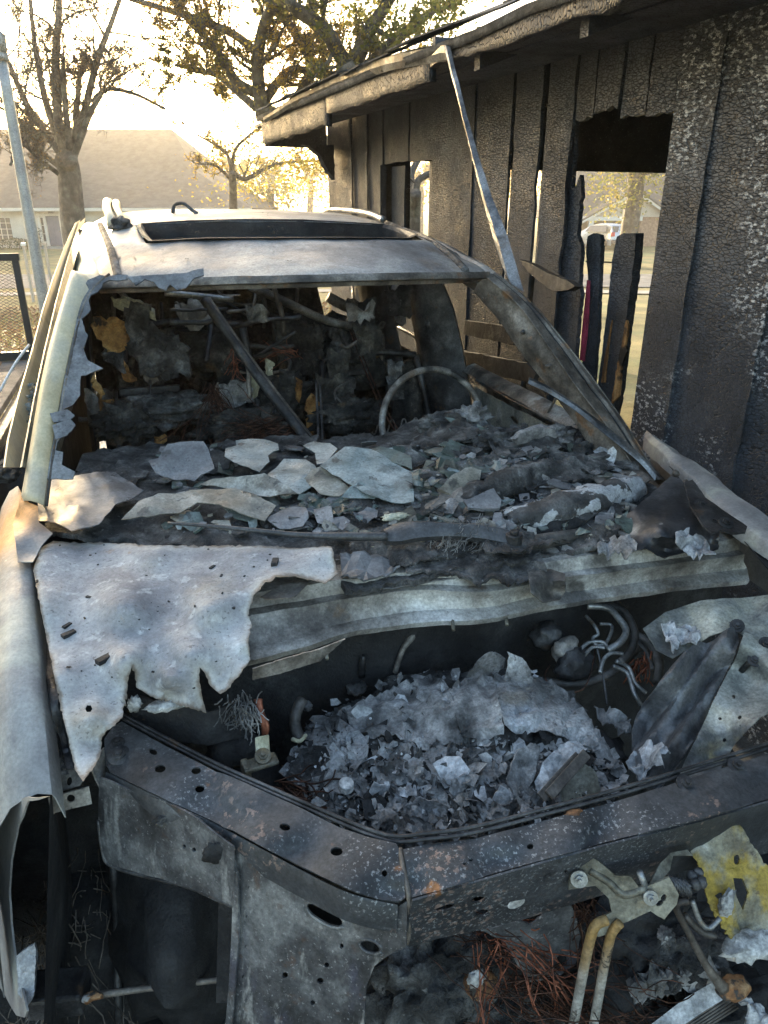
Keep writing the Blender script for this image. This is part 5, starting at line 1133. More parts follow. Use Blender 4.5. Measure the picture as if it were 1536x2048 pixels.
shard('tan speckled shard tucked under the biggest green sheet', [(604, 972), (624, 950), (642, 944), (690, 976), (700, 984), (680, 1000), (640, 1000), (628, 984)], tilt((604, 972, 1.085), (700, 984, 1.08), (642, 944, 1.10)), M['glass_tan'], 8)
shard('bluish half round shard behind the biggest green sheet', [(606, 898), (628, 888), (660, 892), (676, 908), (662, 920), (652, 934), (634, 936), (630, 912)], tilt((606, 900, 1.10), (676, 908, 1.10), (640, 936, 1.085)), M['glass_green'], 9)
shard('small pale triangle of glass in front of the biggest green sheet', [(682, 1002), (700, 984), (722, 974), (752, 998), (750, 1006), (716, 1008)], tilt((682, 1002, 1.075), (750, 1004, 1.07), (722, 974, 1.095)), M['glass_green'], 10)
shard('dark green laminated glass strip right of the biggest sheet', [(740, 908), (760, 900), (800, 906), (822, 922), (824, 948), (790, 936), (765, 922)], tilt((740, 908, 1.12), (824, 948, 1.10), (800, 900, 1.13)), M['glass_deep'], 11)
shard('upper layered stone grey shard beside the dark rubble right of centre', [(874, 990), (905, 960), (940, 946), (960, 952), (956, 976), (930, 990), (900, 1000)], tilt((874, 990, 1.09), (956, 976, 1.085), (940, 946, 1.11)), M['glass_tan'], 12, .008)
shard('lower cracked grey shard above the wiper pivot', [(926, 1014), (960, 1000), (985, 990), (1002, 1012), (998, 1026), (964, 1030), (935, 1026)], tilt((926, 1014, 1.085), (1002, 1012, 1.085), (964, 1030, 1.075)), M['glass_grey'], 13, .008)
shard('dark slanting glass plate under the wiper blade', [(530, 1046), (575, 1026), (612, 1022), (618, 1046), (606, 1062), (560, 1064)], tilt((530, 1046, 1.06), (615, 1050, 1.06), (600, 1020, 1.075)), M['glass_grey'], 14)
shard('dark upright plate of glass right of the wiper blade plate', [(628, 1026), (664, 1020), (668, 1050), (656, 1062), (636, 1060)], tilt((628, 1030, 1.065), (668, 1050, 1.06), (664, 1020, 1.08)), M['glass_grey'], 15)
# small fragments
rg = random.Random(31); mb = MB(); ms_ = [M['glass_grey'], M['glass_tan'], M['glass_green'], M['glass_deep'], M['ash'], M['ash_dark']]
def plate(mb, p, n, s, rg, mi, t=.004):
    a, b, n = frame_of(n); w = rg.uniform(0, 6.28); a, b = a * math.cos(w) + b * math.sin(w), b * math.cos(w) - a * math.sin(w); k = rg.randint(4, 6); asp = rg.uniform(.45, 1)
    rr = [(s * rg.uniform(.55, 1) * math.cos(2 * math.pi * i / k + rg.uniform(-.25, .25)), s * asp * rg.uniform(.55, 1) * math.sin(2 * math.pi * i / k)) for i in range(k)]
    V = [p + a * x + b * y + n * z for z in (0, -t) for x, y in rr]
    mb.add(V, [tuple(range(k)), tuple(range(2 * k - 1, k - 1, -1))] + [(i, k + i, k + (i + 1) % k, (i + 1) % k) for i in range(k)], mi)
for _ in range(620):
    x, y = rg.uniform(330, 1270), rg.uniform(895, 1075)
    if x < 820 and rg.random() < .55: continue
    if not inside((x, y), dash): continue
    plate(mb, DZ_(x, y) + Vector((0, 0, rg.uniform(.005, .022))), (rg.gauss(0, .2), rg.gauss(-.2, .25), 1), rg.choice((.006, .010, .014, .022, .034, .05)) * rg.uniform(.7, 1.3), rg, rg.choice((0, 0, 1, 1, 2, 3, 3, 3, 4, 4, 5, 5)), rg.choice((.0015, .003, .005)))
for _ in range(520):
    x, y = rg.uniform(600, 1290), rg.uniform(850, 1090)
    if x < 830 and y < 1010 or not inside((x, y), dash): continue
    crumple_plate(mb, DZ_(x, y) + Vector((0, 0, rg.uniform(.0, .02))), (rg.gauss(0, .35), rg.gauss(-.25, .35), 1), rg.choice((.012, .018, .028, .04)) * rg.uniform(.7, 1.3), rg, rg.choice((0, 3, 3, 4, 5, 5, 5, 5)), .16, rg.uniform(.3, .7))
mb.build('glass_fragments', ms_, None, False, kind='stuff', label='small broken glass fragments strewn over the dashboard ash', cat='glass').location = car.location
bpy.data.objects['glass_fragments'].rotation_euler = car.rotation_euler
# crusts, ducts and rolls at the right of the dashboard
tube('air_duct', [Z(1010, 1050, 1.05), Z(1090, 1030, 1.07), Z(1180, 1005, 1.075), Z(1275, 975, 1.06)], [.028, .04, .042, .03], M['duct'], car, 24, 14, rough=.010)
lump('duct_char', Z(1130, 1050, 1.05), (.10, .04, .022), M['soot'], car, 5, .5)
tube('duct_shadow_pipe', [Z(985, 1105, 1.04), Z(1080, 1085, 1.045), Z(1160, 1070, 1.045)], [.016, .02, .016], M['hose'], car, 10, 4)
tube('dashboard_beam', [Z(920, 1010, 1.07), Z(1000, 975, 1.09), Z(1080, 955, 1.09), Z(1160, 940, 1.085)], [.02, .04, .04, .03], M['ash_dark'], car, 20, 14, rough=.012)
for i, (x, y, z, r_) in enumerate(((900, 850, 1.135, (.09, .05, .035)), (945, 838, 1.15, (.05, .04, .04)), (1000, 880, 1.13, (.10, .06, .03)), (1080, 880, 1.13, (.09, .05, .035)), (870, 900, 1.11, (.09, .05, .025)), (1030, 930, 1.10, (.12, .05, .025)), (1150, 905, 1.10, (.07, .05, .03)), (1120, 960, 1.09, (.13, .05, .025)), (1220, 975, 1.06, (.06, .05, .03)))):
    lump('ash_crust', Z(x, y, z - .015), r_, M['ash'] if i in (1, 3) else M['ash_dark'], car, 50 + i, .55, 4, 3.0)
sheet('ash_slab', [(1020, 872), (1060, 852), (1100, 854), (1110, 872), (1080, 894), (1030, 896)], tilt((1020, 885, 1.13), (1110, 872, 1.13), (1070, 850, 1.17)), M['ash'], car, .02, 9, 2, 6, relief=(.012, 30))
mb = MB()
for i in range(26):       # charred laminated layers
    x, y = rg.uniform(860, 1180), rg.uniform(880, 1000); p = DZ_(x, y) + Vector((0, 0, .012)); a = R(rg.gauss(12, 14)); s = rg.uniform(.03, .085)
    mb.box(p, (s, rg.uniform(.006, .018), rg.uniform(.002, .006)), 0, 0, ax=((math.cos(a), math.sin(a), rg.gauss(0, .12)), (-math.sin(a), math.cos(a), rg.gauss(.2, .3)), (0, -.2, 1)))
mb.build('charred_layers', M['ash_dark'], car, False, .001, kind='stuff')
mb = MB()
for (x, y) in ((1208, 905), (1222, 915)): flake_geo(mb, Z(x, y, 1.10), (-.5, -.8, .6), .035, rg)
mb.build('pale_scrap', M['alu_pale'], car, False, kind='stuff')
wires('frayed_fibres', [Z(905, 1085, 1.06), Z(940, 1080, 1.06), Z(960, 1095, 1.05), Z(890, 1100, 1.05)], M['ash'], car, random.Random(8), 380, .035, .0008, -.1, .05, dirv=(.2, -.2, .6))
lump('fibre_mat', Z(930, 1105, 1.035), (.11, .05, .022), M['ash_dark'], car, 77, .5, 4, 4)
lump('foam_crust', Z(800, 1092, 1.05), (.05, .02, .010), M['foam_pale'], car, 71, .6, 3, 4); lump('foam_crust', Z(840, 1102, 1.05), (.03, .012, .008), M['foam_pale'], car, 72, .6, 3, 4); lump('foam_crust', Z(790, 1034, 1.075), (.03, .012, .008), M['foam_pale'], car, 73, .6, 3, 4)
sheet('scuttle_tray', [(350, 1068), (440, 1064), (520, 1084), (640, 1092), (700, 1150), (900, 1150), (830, 1100), (1000, 1120), (980, 1150), (760, 1180), (640, 1170), (300, 1085)], zf(1.02), M['glass_grey'], car, .003, 14, 1, 8, relief=(.006, 8))
for i, (ot, mm, lf) in enumerate((
    ([(696, 1004), (790, 1010), (864, 1018), (850, 1044), (760, 1040), (700, 1028)], 'ash_dark', .010), ([(828, 890), (870, 862), (930, 848), (962, 872), (930, 900), (850, 916)], 'ash_dark', .016), ([(958, 882), (1050, 888), (1140, 876), (1150, 908), (1080, 924), (1000, 930)], 'ash_dark', .016),
    ([(858, 936), (950, 928), (1040, 944), (1010, 968), (900, 978)], 'glass_deep', .014), ([(1036, 944), (1140, 918), (1234, 948), (1150, 974), (1060, 978)], 'ash_dark', .016), ([(1172, 962), (1262, 942), (1306, 976), (1224, 1002)], 'cowl_dirty', .014),
    ([(150, 964), (240, 932), (300, 952), (270, 982), (200, 986)], 'ash_dark', .008), ([(428, 896), (540, 882), (640, 876), (626, 900), (480, 914)], 'ash_dark', .010), ([(840, 1000), (930, 984), (990, 1002), (940, 1036), (860, 1040)], 'cowl_dirty', .012),
    ([(700, 1100), (800, 1090), (900, 1104), (860, 1136), (760, 1144), (700, 1130)], 'ash_dark', .014), ([(680, 1130), (760, 1126), (800, 1150), (720, 1172), (684, 1160)], 'glass_grey', .014), ([(960, 1090), (1060, 1080), (1120, 1098), (1040, 1124), (970, 1122)], 'ash_dark', .016), ([(600, 1010), (700, 1006), (740, 1024), (660, 1040)], 'glass_deep', .008), ([(740, 960), (838, 950), (870, 980), (820, 1004), (760, 1000)], 'glass_deep', .004))):
    sheet('charred_slab', ot, lambda x, y, lf=lf: DZ_(x, y) + Vector((0, 0, lf)), M[mm], car, .004, 19, 3.0, 9, relief=(.012, 14), seed=400 + i, smooth=False, dz=lambda x, y: .004 * math.sin(x * 91.7 + y * 57.3))
# --- wiper
wp = [Z(336, 1046, 1.10), Z(420, 1052, 1.10), Z(520, 1062, 1.095), Z(600, 1070, 1.09)]
wb_ = tube('wiper_arm', wp + [Z(690, 1073, 1.09), Z(775, 1073, 1.09)], [.003, .0045, .0055, .0065, .0095, .0105], M['char_plastic'], car, 8, 5)
secs = []
A_ = resec([Z(x, y, z) for x, y, z in ((770, 1062, 1.098), (800, 1048, 1.108), (840, 1044, 1.112), (900, 1047, 1.108), (960, 1050, 1.10), (1018, 1060, 1.09))], 24); B_ = resec([Z(x, y, z) for x, y, z in ((772, 1082, 1.082), (800, 1082, 1.085), (840, 1075, 1.09), (900, 1072, 1.088), (960, 1076, 1.08), (1014, 1086, 1.072))], 24)
secs = [[b + Vector((0, .02, -.012)), a + Vector((0, .016, -.004)), a, a.lerp(b, .5) + Vector((0, -.004, .002)), b, b + Vector((0, .006, -.012))] for a, b in zip(A_, B_)]
loft('arm_cover', secs, M['char_plastic'], wb_, closed=True, cap=True)
mb = MB(); p = Z(1028, 1073, 1.082); mb.tube([p + Vector((0, 0, -.02)), p + Vector((0, 0, .006))], .018, 16); mb.tube([p + Vector((0, 0, .006)), p + Vector((0, 0, .014))], .010, 6); mb.build('pivot', M['soot_metal'], wb_, False, .002)
tube('wiper_linkage', [Z(330, 1078, 1.035), Z(420, 1072, 1.035), Z(500, 1086, 1.03)], .008, M['soot'], car, 8, 4)
# --- cowl channel
top = [(490, 1188, 1.040), (600, 1172, 1.040), (690, 1160, 1.040), (830, 1144, 1.038), (960, 1140, 1.036), (1100, 1122, 1.034), (1250, 1102, 1.03), (1380, 1090, 1.026), (1480, 1075, 1.02)]
mid = [(488, 1232, 1.012), (600, 1214, 1.012), (690, 1198, 1.012), (830, 1180, 1.010), (960, 1184, 1.008), (1100, 1160, 1.006), (1250, 1140, 1.002), (1380, 1124, 1.0), (1490, 1108, .996)]
low = [(485, 1296, .972), (600, 1270, .972), (690, 1246, .972), (830, 1222, .970), (960, 1216, .968), (1100, 1190, .966), (1250, 1168, .962), (1380, 1150, .96), (1495, 1136, .957)]
lipp = [(484, 1326, .962), (600, 1296, .962), (690, 1268, .962), (830, 1246, .960), (960, 1240, .958), (1100, 1212, .956), (1250, 1190, .952), (1380, 1172, .95), (1500, 1160, .947)]
cols_ = [resec([Z(*p) for p in q], 60) for q in (top, mid, low, lipp)]
secs = []
for i in range(60):
    t_, m_, l_, e_ = [c[i] for c in cols_]
    secs.append([t_ + Vector((0, .06, .004)), t_, t_.lerp(m_, .3) + Vector((0, .004, -.004)), t_.lerp(m_, .7) + Vector((0, .010, -.006)), m_, m_.lerp(l_, .5) + Vector((0, .006, -.003)), l_, l_ + (e_ - l_) * .35 + Vector((0, 0, .003)), e_, e_ + Vector((0, .003, -.012))])
loft('cowl_channel', secs, M['cowl'], car, thick=.002, relief=(.003, 11))
sheet('cowl_soot', [(800, 1130), (900, 1118), (1000, 1125), (1080, 1110), (1095, 1140), (1060, 1165), (1010, 1170), (985, 1160), (960, 1172), (930, 1160), (880, 1152), (820, 1146)], CAR.ctrl([(800, 1140, 1.046), (960, 1130, 1.046), (960, 1170, 1.026), (1090, 1120, 1.042), (1080, 1160, 1.02)]), M['ash_dark'], car, .006, 8, 4, 6, relief=(.010, 35), kind='stuff')
sheet('cowl_bracket', [(1056, 1146), (1100, 1140), (1130, 1150), (1132, 1180), (1120, 1200), (1085, 1206), (1060, 1186)], CAR.ctrl([(1060, 1146, 1.035), (1130, 1150, 1.03), (1120, 1200, .985)]), M['cowl_dirty'], car, .003, 9, .6, 8)
sheet('scuttle_edge', [(505, 1336), (560, 1318), (640, 1296), (690, 1276), (640, 1320), (560, 1345), (505, 1358)], CAR.plane((0, -.40, 0), (0, 1, 0.1)), M['cowl_dirty'], car, .003, 10, 1, 7)
for (x, y) in ((652, 1308), (905, 1250), (1012, 1240)): tube('stud', [CAR.y(x, y - 8, -.40), CAR.y(x + 2, y + 10, -.43)], .004, M['latch'], car, 6, 0)
sheet('cowl_side_panel', [(1236, 1062), (1252, 1030), (1290, 1000), (1340, 956), (1356, 958), (1380, 985), (1402, 1020), (1440, 1050), (1436, 1100), (1410, 1112), (1370, 1106), (1330, 1118), (1290, 1100), (1262, 1108), (1240, 1090)], CAR.ctrl([(1236, 1070, 1.05), (1290, 1000, 1.085), (1345, 956, 1.10), (1400, 1020, 1.08), (1440, 1060, 1.06), (1430, 1105, 1.03), (1330, 1115, 1.03), (1330, 1060, 1.085)]), mat('heat blued wing panel', [(.3, (.02, .021, .023)), (.5, (.045, .046, .05)), (.7, (.10, .10, .105))], 5, [dict(col=(.5, .49, .46), kind='sph', c=tuple(Z(1262, 1062, 1.06)), r0=.02, r1=.075, scale=18, wob=.07), dict(col=(.35, .35, .35), scale=20, lo=.64, hi=.72, off=3)], (.3, .5), .4, ((40, .2),)), car, .002, 9, 1.6, 6, relief=(.008, 12))
sheet('melted_scrap', [(1190, 1100), (1230, 1072), (1262, 1072), (1276, 1086), (1262, 1106), (1215, 1116)], CAR.ctrl([(1190, 1100, 1.045), (1262, 1072, 1.075), (1215, 1116, 1.04)]), M['alu'], car, .004, 7, 3, 5, relief=(.022, 40))
sheet('melted_scrap', [(1350, 1062), (1376, 1056), (1380, 1080), (1400, 1070), (1418, 1090), (1432, 1110), (1400, 1116), (1372, 1108), (1356, 1086)], CAR.ctrl([(1350, 1062, 1.085), (1430, 1110, 1.05), (1380, 1110, 1.05)]), M['alu_pale'], car, .003, 7, 3, 5, relief=(.018, 40))
sheet('bonnet_hinge', [(1368, 968), (1384, 962), (1410, 998), (1452, 1028), (1494, 1056), (1490, 1068), (1462, 1070), (1440, 1062), (1424, 1070), (1408, 1058), (1380, 1015)], CAR.ctrl([(1368, 968, 1.115), (1410, 1000, 1.105), (1494, 1062, 1.085), (1420, 1066, 1.09)]), M['soot_metal'], car, .004, 9, .5, 9, holes=[ell(1430, 1046, 8, 4, 35)])
bolt(car, Z(1402, 1010, 1.107), (-.1, -.5, 1), M['soot_metal'], .009); bolt(car, Z(1452, 1046, 1.10), (-.1, -.5, 1), M['soot_metal'], .009)
# fender edge at the right
fl = [(1290, 872, 1.10), (1318, 896, 1.10), (1350, 925, 1.098), (1392, 962, 1.092), (1430, 1002, 1.084), (1480, 1040, 1.074), (1545, 1085, 1.06), (1640, 1150, 1.04)]
A_ = resec([Z(*p) for p in fl], 40); secs = []
for i, p in enumerate(A_):
    w = .02 + .05 * min(1, i / 20)
    secs.append([p + Vector((-.012, -.02, -.035)), p + Vector((-.004, -.006, -.004)), p, p + Vector((w * .5, .012, .010)), p + Vector((w, .02, .004)), p + Vector((w + .03, .03, -.04)), p + Vector((w + .05, .03, -.20))])
loft('fender', secs, M['fender'], car, thick=.002, relief=(.006, 9))
sheet('fender_flange', [(1312, 905), (1345, 940), (1372, 1000), (1400, 1012), (1460, 1050), (1536, 1140), (1560, 1180), (1560, 1120), (1480, 1062), (1420, 1015), (1380, 972), (1340, 930)], CAR.ctrl([(1312, 905, 1.085), (1536, 1130, 1.02), (1400, 1000, 1.06)]), M['soot'], car, .002, 14)
for (x, y) in ((1352, 948), (1372, 968)): lump('rust_clip', Z(x, y, 1.09), .010, M['rust_pillar'], car, x, .5, 2)
# --- engine bay: firewall, floor, side walls
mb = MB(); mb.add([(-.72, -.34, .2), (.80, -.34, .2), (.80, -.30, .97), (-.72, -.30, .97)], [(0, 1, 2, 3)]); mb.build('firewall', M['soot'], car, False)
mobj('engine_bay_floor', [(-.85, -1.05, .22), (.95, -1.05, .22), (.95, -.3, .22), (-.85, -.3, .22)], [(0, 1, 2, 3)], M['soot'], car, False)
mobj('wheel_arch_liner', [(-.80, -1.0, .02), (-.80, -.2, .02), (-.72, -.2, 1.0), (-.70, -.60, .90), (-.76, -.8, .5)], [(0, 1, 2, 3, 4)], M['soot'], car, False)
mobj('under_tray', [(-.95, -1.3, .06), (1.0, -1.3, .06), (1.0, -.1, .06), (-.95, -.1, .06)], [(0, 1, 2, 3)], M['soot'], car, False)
mobj('wheel_arch_dark_sheet', [(-1.05, -.33, .0), (-.42, -.33, .0), (-.42, -.33, .96), (-1.05, -.33, .96)], [(0, 1, 2, 3)], M['soot'], car, False)  # dark sheet added to black out the wheel well over pale ground
lump('wheel_hub', (-.56, -.42, .42), (.12, .22, .24), M['soot'], car, 4, .3)
lump('engine_block', (.02, -.52, .50), (.34, .17, .22), M['ash_dark'], car, 9, .35, 4)
lump('gearbox', (-.36, -.46, .50), (.14, .10, .2), M['soot'], car, 10, .8, 4, 3.5)
# inner fender at the right
tw = CAR.ctrl([(1290, 1260, .93), (1450, 1200, .96), (1560, 1190, .97), (1340, 1300, .91), (1480, 1260, .94), (1560, 1300, .93), (1275, 1480, .79), (1340, 1560, .77), (1400, 1460, .83), (1470, 1380, .86), (1540, 1420, .87), (1440, 1530, .79)], 3)
sheet('strut_tower', [(1286, 1258), (1330, 1228), (1400, 1205), (1470, 1196), (1580, 1185), (1580, 1300), (1510, 1290), (1470, 1256), (1420, 1272), (1380, 1298), (1345, 1318), (1312, 1300)], tw, M['inner'], car, .002, 12, .8, 10, relief=(.004, 10))
def ribs(x, y):
    t = ((x - 1270) * .72 + (y - 1580) * .52) ; return .011 * math.sin(t * .17) 
sheet('apron_panel', [(1262, 1470), (1285, 1400), (1340, 1335), (1392, 1292), (1440, 1268), (1474, 1258), (1480, 1280), (1462, 1330), (1430, 1390), (1402, 1450), (1360, 1525), (1320, 1580), (1276, 1580)], tw, M['rib'], car, .002, 7, .8, 10, dz=ribs)
sheet('apron_side', [(1406, 1452), (1436, 1388), (1470, 1322), (1486, 1275), (1520, 1290), (1590, 1290), (1590, 1410), (1520, 1440), (1470, 1490), (1440, 1545), (1390, 1570), (1352, 1570), (1372, 1520)], tw, M['inner'], car, .002, 10, .6, 10, dz=lambda x, y: .006 + .006 * math.sin((x * .6 + y * .5) * .05), holes=[ell(1440, 1440, 4, 3), ell(1466, 1398, 4, 4), ell(1480, 1436, 4, 4), ell(1448, 1480, 4, 4)])
for (x, y) in ((1530, 1298), (1508, 1330), (1472, 1262)): bolt(car, tw(x, y) + Vector((0, 0, .012)), (-.5, -.5, .8), M['soot_metal'], .008)
tube('sensor_stem', [tw(1480, 1352) + Vector((0, 0, .012)), tw(1504, 1330) + Vector((0, 0, .016))], .006, M['soot_metal'], car, 6, 2)
mk = [(1318, 1268), (1350, 1262), (1388, 1270), (1400, 1292), (1384, 1304), (1362, 1296), (1345, 1318), (1330, 1296)]
sheet('melted_scrap', mk, lambda x, y: tw(x, y) + Vector((0, 0, .02)), M['alu_pale'], car, .003, 7, 3, 5, relief=(.022, 45))
sheet('melted_scrap', [(1186, 1424), (1220, 1410), (1236, 1420), (1262, 1440), (1258, 1462), (1236, 1470), (1228, 1448), (1204, 1440)], CAR.ctrl([(1186, 1424, .80), (1262, 1450, .80), (1220, 1410, .82)]), M['alu'], car, .003, 7, 3, 5, relief=(.02, 45))
sheet('melted_scrap', [(1252, 1520), (1290, 1490), (1316, 1486), (1340, 1506), (1320, 1520), (1330, 1534), (1300, 1540), (1290, 1560), (1262, 1540)], CAR.ctrl([(1252, 1520, .80), (1340, 1506, .83), (1290, 1560, .79)]), M['alu_pale'], car, .003, 7, 3, 5, relief=(.025, 40))
# brake unit and lines
bu = lump('brake_unit', Z(1150, 1330, .83), (.045, .03, .035), M['soot_metal'], car, 14, .35, 3); lump('motor_can', Z(1095, 1270, .86), (.035, .03, .033), M['soot_metal'], bu, 15, .3, 3); lump('valve_block', Z(1130, 1300, .85), (.03, .025, .025), M['cowl_dirty'], bu, 16, .4, 3)
def pline(pts, r, m='pipe', name='brake_line'): return tube(name, [Z(*p) for p in pts], r, M[m], car, 8, 6)
pline([(1175, 1212, .90), (1215, 1216, .90), (1240, 1240, .89), (1252, 1262, .88), (1240, 1285, .87), (1215, 1300, .86)], .0075)
pline([(1200, 1208, .89), (1245, 1222, .885), (1268, 1262, .87), (1262, 1300, .85), (1240, 1325, .84)], .009, 'hose', 'hose')
pline([(1268, 1268, .86), (1300, 1288, .85), (1318, 1330, .83), (1314, 1366, .81)], .010, 'hose', 'hose'); pline([(1262, 1278, .855), (1290, 1300, .84), (1306, 1340, .82)], .006, 'hose', 'hose')
pline([(1172, 1232, .88), (1188, 1250, .88), (1196, 1268, .87), (1186, 1276, .865), (1192, 1290, .86), (1212, 1286, .86), (1224, 1252, .87), (1200, 1248, .875)], .0038)
pline([(1160, 1300, .86), (1178, 1285, .865), (1205, 1284, .865), (1216, 1296, .86)], .0038); pline([(1168, 1312, .855), (1185, 1295, .86), (1210, 1296, .86)], .0038)
pline([(1200, 1345, .84), (1208, 1318, .85), (1224, 1306, .855), (1246, 1308, .85)], .0042); pline([(1232, 1322, .845), (1258, 1336, .83), (1270, 1366, .815), (1292, 1386, .80)], .0045); pline([(1226, 1332, .84), (1254, 1346, .825), (1268, 1385, .81), (1282, 1410, .79)], .0045)
pline([(1100, 1330, .83), (1090, 1350, .82), (1098, 1370, .81), (1112, 1384, .80)], .0016, 'copper', 'wire'); pline([(1190, 1300, .85), (1182, 1345, .83), (1166, 1378, .81), (1140, 1386, .80)], .0016, 'copper', 'wire'); pline([(1194, 1296, .86), (1206, 1350, .83), (1214, 1410, .80)], .0022, 'soot_metal', 'wire')
pline([(1085, 1362, .80), (1150, 1368, .80), (1210, 1352, .81), (1262, 1310, .83), (1280, 1280, .85)], .009, 'hose', 'hose')
wires('red_leads', [Z(1280, 1320, .83), Z(1292, 1328, .82)], M['red_wire'], car, random.Random(2), 20, .06, .0016, .4, .03, kind='stuff')
# --- rubble of the melted engine top
rub = [(572, 1552), (596, 1505), (635, 1448), (690, 1412), (740, 1392), (800, 1358), (860, 1340), (920, 1350), (985, 1338), (1060, 1352), (1120, 1376), (1160, 1418), (1196, 1470), (1226, 1520), (1252, 1572), (1230, 1594), (1120, 1628), (1000, 1660), (900, 1686), (830, 1692), (760, 1682), (690, 1650), (640, 1620), (600, 1590)]
RZ = CAR.ctrl([(580, 1550, .76), (640, 1450, .78), (740, 1392, .80), (860, 1342, .815), (960, 1345, .845), (1060, 1352, .845), (1160, 1420, .81), (1250, 1572, .77), (900, 1420, .845), (1000, 1440, .850), (1090, 1450, .835), (780, 1460, .815), (700, 1520, .80), (850, 1530, .815), (960, 1540, .81), (1060, 1560, .80), (800, 1620, .79), (900, 1650, .785), (1000, 1640, .785), (1150, 1580, .785), (700, 1620, .775)], 3)
sheet('melted_engine_crust', rub, RZ, M['ash_dark'], car, .02, 7, 5, 8, relief=(.010, 14), seed=9, dz=lambda x, y: -.018 + .004 * nz((x * .05, y * .02, 3), 1) + .004 * abs(nz((x * .09, y * .04, 9), 1)))
def crumple(name, outline, zs3, m, seed, th=.002, rel=(.012, 30), jg=2.4): return sheet(name, outline, CAR.plane3(*[Z(*p) for p in zs3]), m, car, th, 13, jg, 9, relief=rel, seed=seed, smooth=False)
def drape(name, outline, m, seed, lift=.016, wr=.004, fx=.10, fy=.03, th=.002): return sheet(name, outline, lambda x, y: RZ(x, y) + Vector((0, 0, lift)), m, car, th, 17, 3.0, 9, relief=(.010, 12), seed=seed, smooth=False, dz=lambda x, y: 2.2 * wr * nz((x * fx, y * fy, seed), 1) + .0045 * math.sin(x * 91.7 + y * 57.3))
drape('wrinkled_cover', [(985, 1372), (1040, 1366), (1100, 1382), (1146, 1418), (1180, 1462), (1210, 1505), (1236, 1556), (1214, 1566), (1180, 1520), (1150, 1500), (1110, 1492), (1060, 1486), (1010, 1480), (996, 1440)], M['alu'], 31, .022, .004, .03, .09)
drape('wrinkled_cover', [(905, 1392), (950, 1372), (990, 1374), (1000, 1440), (1006, 1490), (960, 1502), (918, 1490), (908, 1440)], M['ash'], 45, .026, .004, .12, .02)
drape('wrinkled_cover', [(690, 1442), (740, 1412), (800, 1384), (860, 1366), (905, 1390), (912, 1450), (925, 1500), (870, 1508), (810, 1496), (750, 1490), (706, 1474)], M['ash'], 32, .020, .005, .05, .06)
drape('wrinkled_cover', [(830, 1520), (880, 1512), (940, 1512), (1000, 1520), (1010, 1560), (960, 1590), (900, 1580), (850, 1566)], M['alu'], 46, .014, .004, .05, .05)
drape('wrinkled_cover', [(610, 1500), (650, 1452), (700, 1470), (740, 1490), (735, 1530), (690, 1540), (650, 1530)], M['alu'], 47, .014, .006, .04, .05)
drape('wrinkled_cover', [(740, 1500), (800, 1500), (840, 1520), (845, 1560), (800, 1580), (755, 1560)], M['ash'], 48, .012, .006, .04, .05)
drape('wrinkled_cover', [(640, 1556), (690, 1548), (740, 1566), (735, 1600), (690, 1610), (655, 1590)], M['ash'], 49, .012, .006, .05, .05)
drape('wrinkled_cover', [(760, 1590), (830, 1576), (880, 1590), (900, 1630), (850, 1650), (790, 1640)], M['alu'], 50, .012, .006, .05, .05)
drape('wrinkled_cover', [(930, 1590), (990, 1576), (1040, 1600), (1020, 1640), (960, 1650)], M['ash'], 51, .012, .006, .05, .05)
drape('wrinkled_cover', [(1060, 1500), (1120, 1500), (1170, 1530), (1200, 1580), (1140, 1600), (1080, 1590), (1050, 1550)], M['ash'], 52, .012, .006, .05, .05)
crumple('standing_flap', [(932, 1352), (955, 1318), (985, 1302), (1002, 1330), (985, 1352), (960, 1368), (940, 1366)], ((932, 1360, .86), (1000, 1345, .865), (985, 1302, .92)), M['alu'], 33)
crumple('standing_flap', [(960, 1312), (990, 1300), (1010, 1318), (1004, 1350), (985, 1362), (975, 1335)], ((960, 1340, .855), (1010, 1330, .85), (990, 1300, .90)), M['ash'], 34)
crumple('standing_flap', [(1006, 1356), (1018, 1312), (1014, 1300), (1030, 1306), (1050, 1322), (1062, 1356), (1070, 1382), (1046, 1372), (1022, 1360)], ((1006, 1360, .87), (1070, 1376, .855), (1030, 1304, .925)), M['alu'], 35)
crumple('blue_grey_plate', [(1070, 1560), (1090, 1520), (1120, 1490), (1155, 1478), (1175, 1500), (1150, 1530), (1110, 1570), (1080, 1600)], ((1070, 1570, .815), (1175, 1500, .84), (1120, 1490, .845)), M['alu_pale'], 36)
mb = MB(); a_, b_ = Z(1082, 1596, .825), Z(1158, 1512, .85); 
for k in range(2): mb.box((a_ + b_) / 2 + Vector((.012 * k, -.004 * k, .006 * k)), ((b_ - a_).length / 2, .009, .002), 0, 0, ax=((b_ - a_), (b_ - a_).cross(Vector((.3, -.5, .8))), Vector((.3, -.5, .8))))
mb.build('gasket_strip', M['rust_pillar'], car, False, .001)
crumple('fin_plate', [(1088, 1600), (1162, 1522), (1190, 1545), (1200, 1590), (1150, 1610)], ((1088, 1600, .81), (1162, 1522, .845), (1200, 1590, .80)), M['latch'], 37, .003, (.004, 20))
crumple('pale_bowl', [(865, 1535), (890, 1515), (920, 1518), (940, 1545), (930, 1568), (890, 1572)], ((865, 1540, .83), (940, 1550, .825), (900, 1515, .84)), M['alu_pale'], 38, .003, (.010, 18))
crumple('leaf_plate', [(1012, 1560), (1030, 1510), (1060, 1490), (1078, 1500), (1070, 1550), (1045, 1590), (1025, 1592)], ((1012, 1570, .82), (1078, 1510, .84), (1045, 1592, .805)), M['ash'], 39, .004)
crumple('blue_flake', [(984, 1600), (1000, 1568), (1014, 1575), (1022, 1602), (1000, 1612)], ((984, 1604, .815), (1022, 1602, .815), (1000, 1568, .845)), M['alu_pale'], 40)
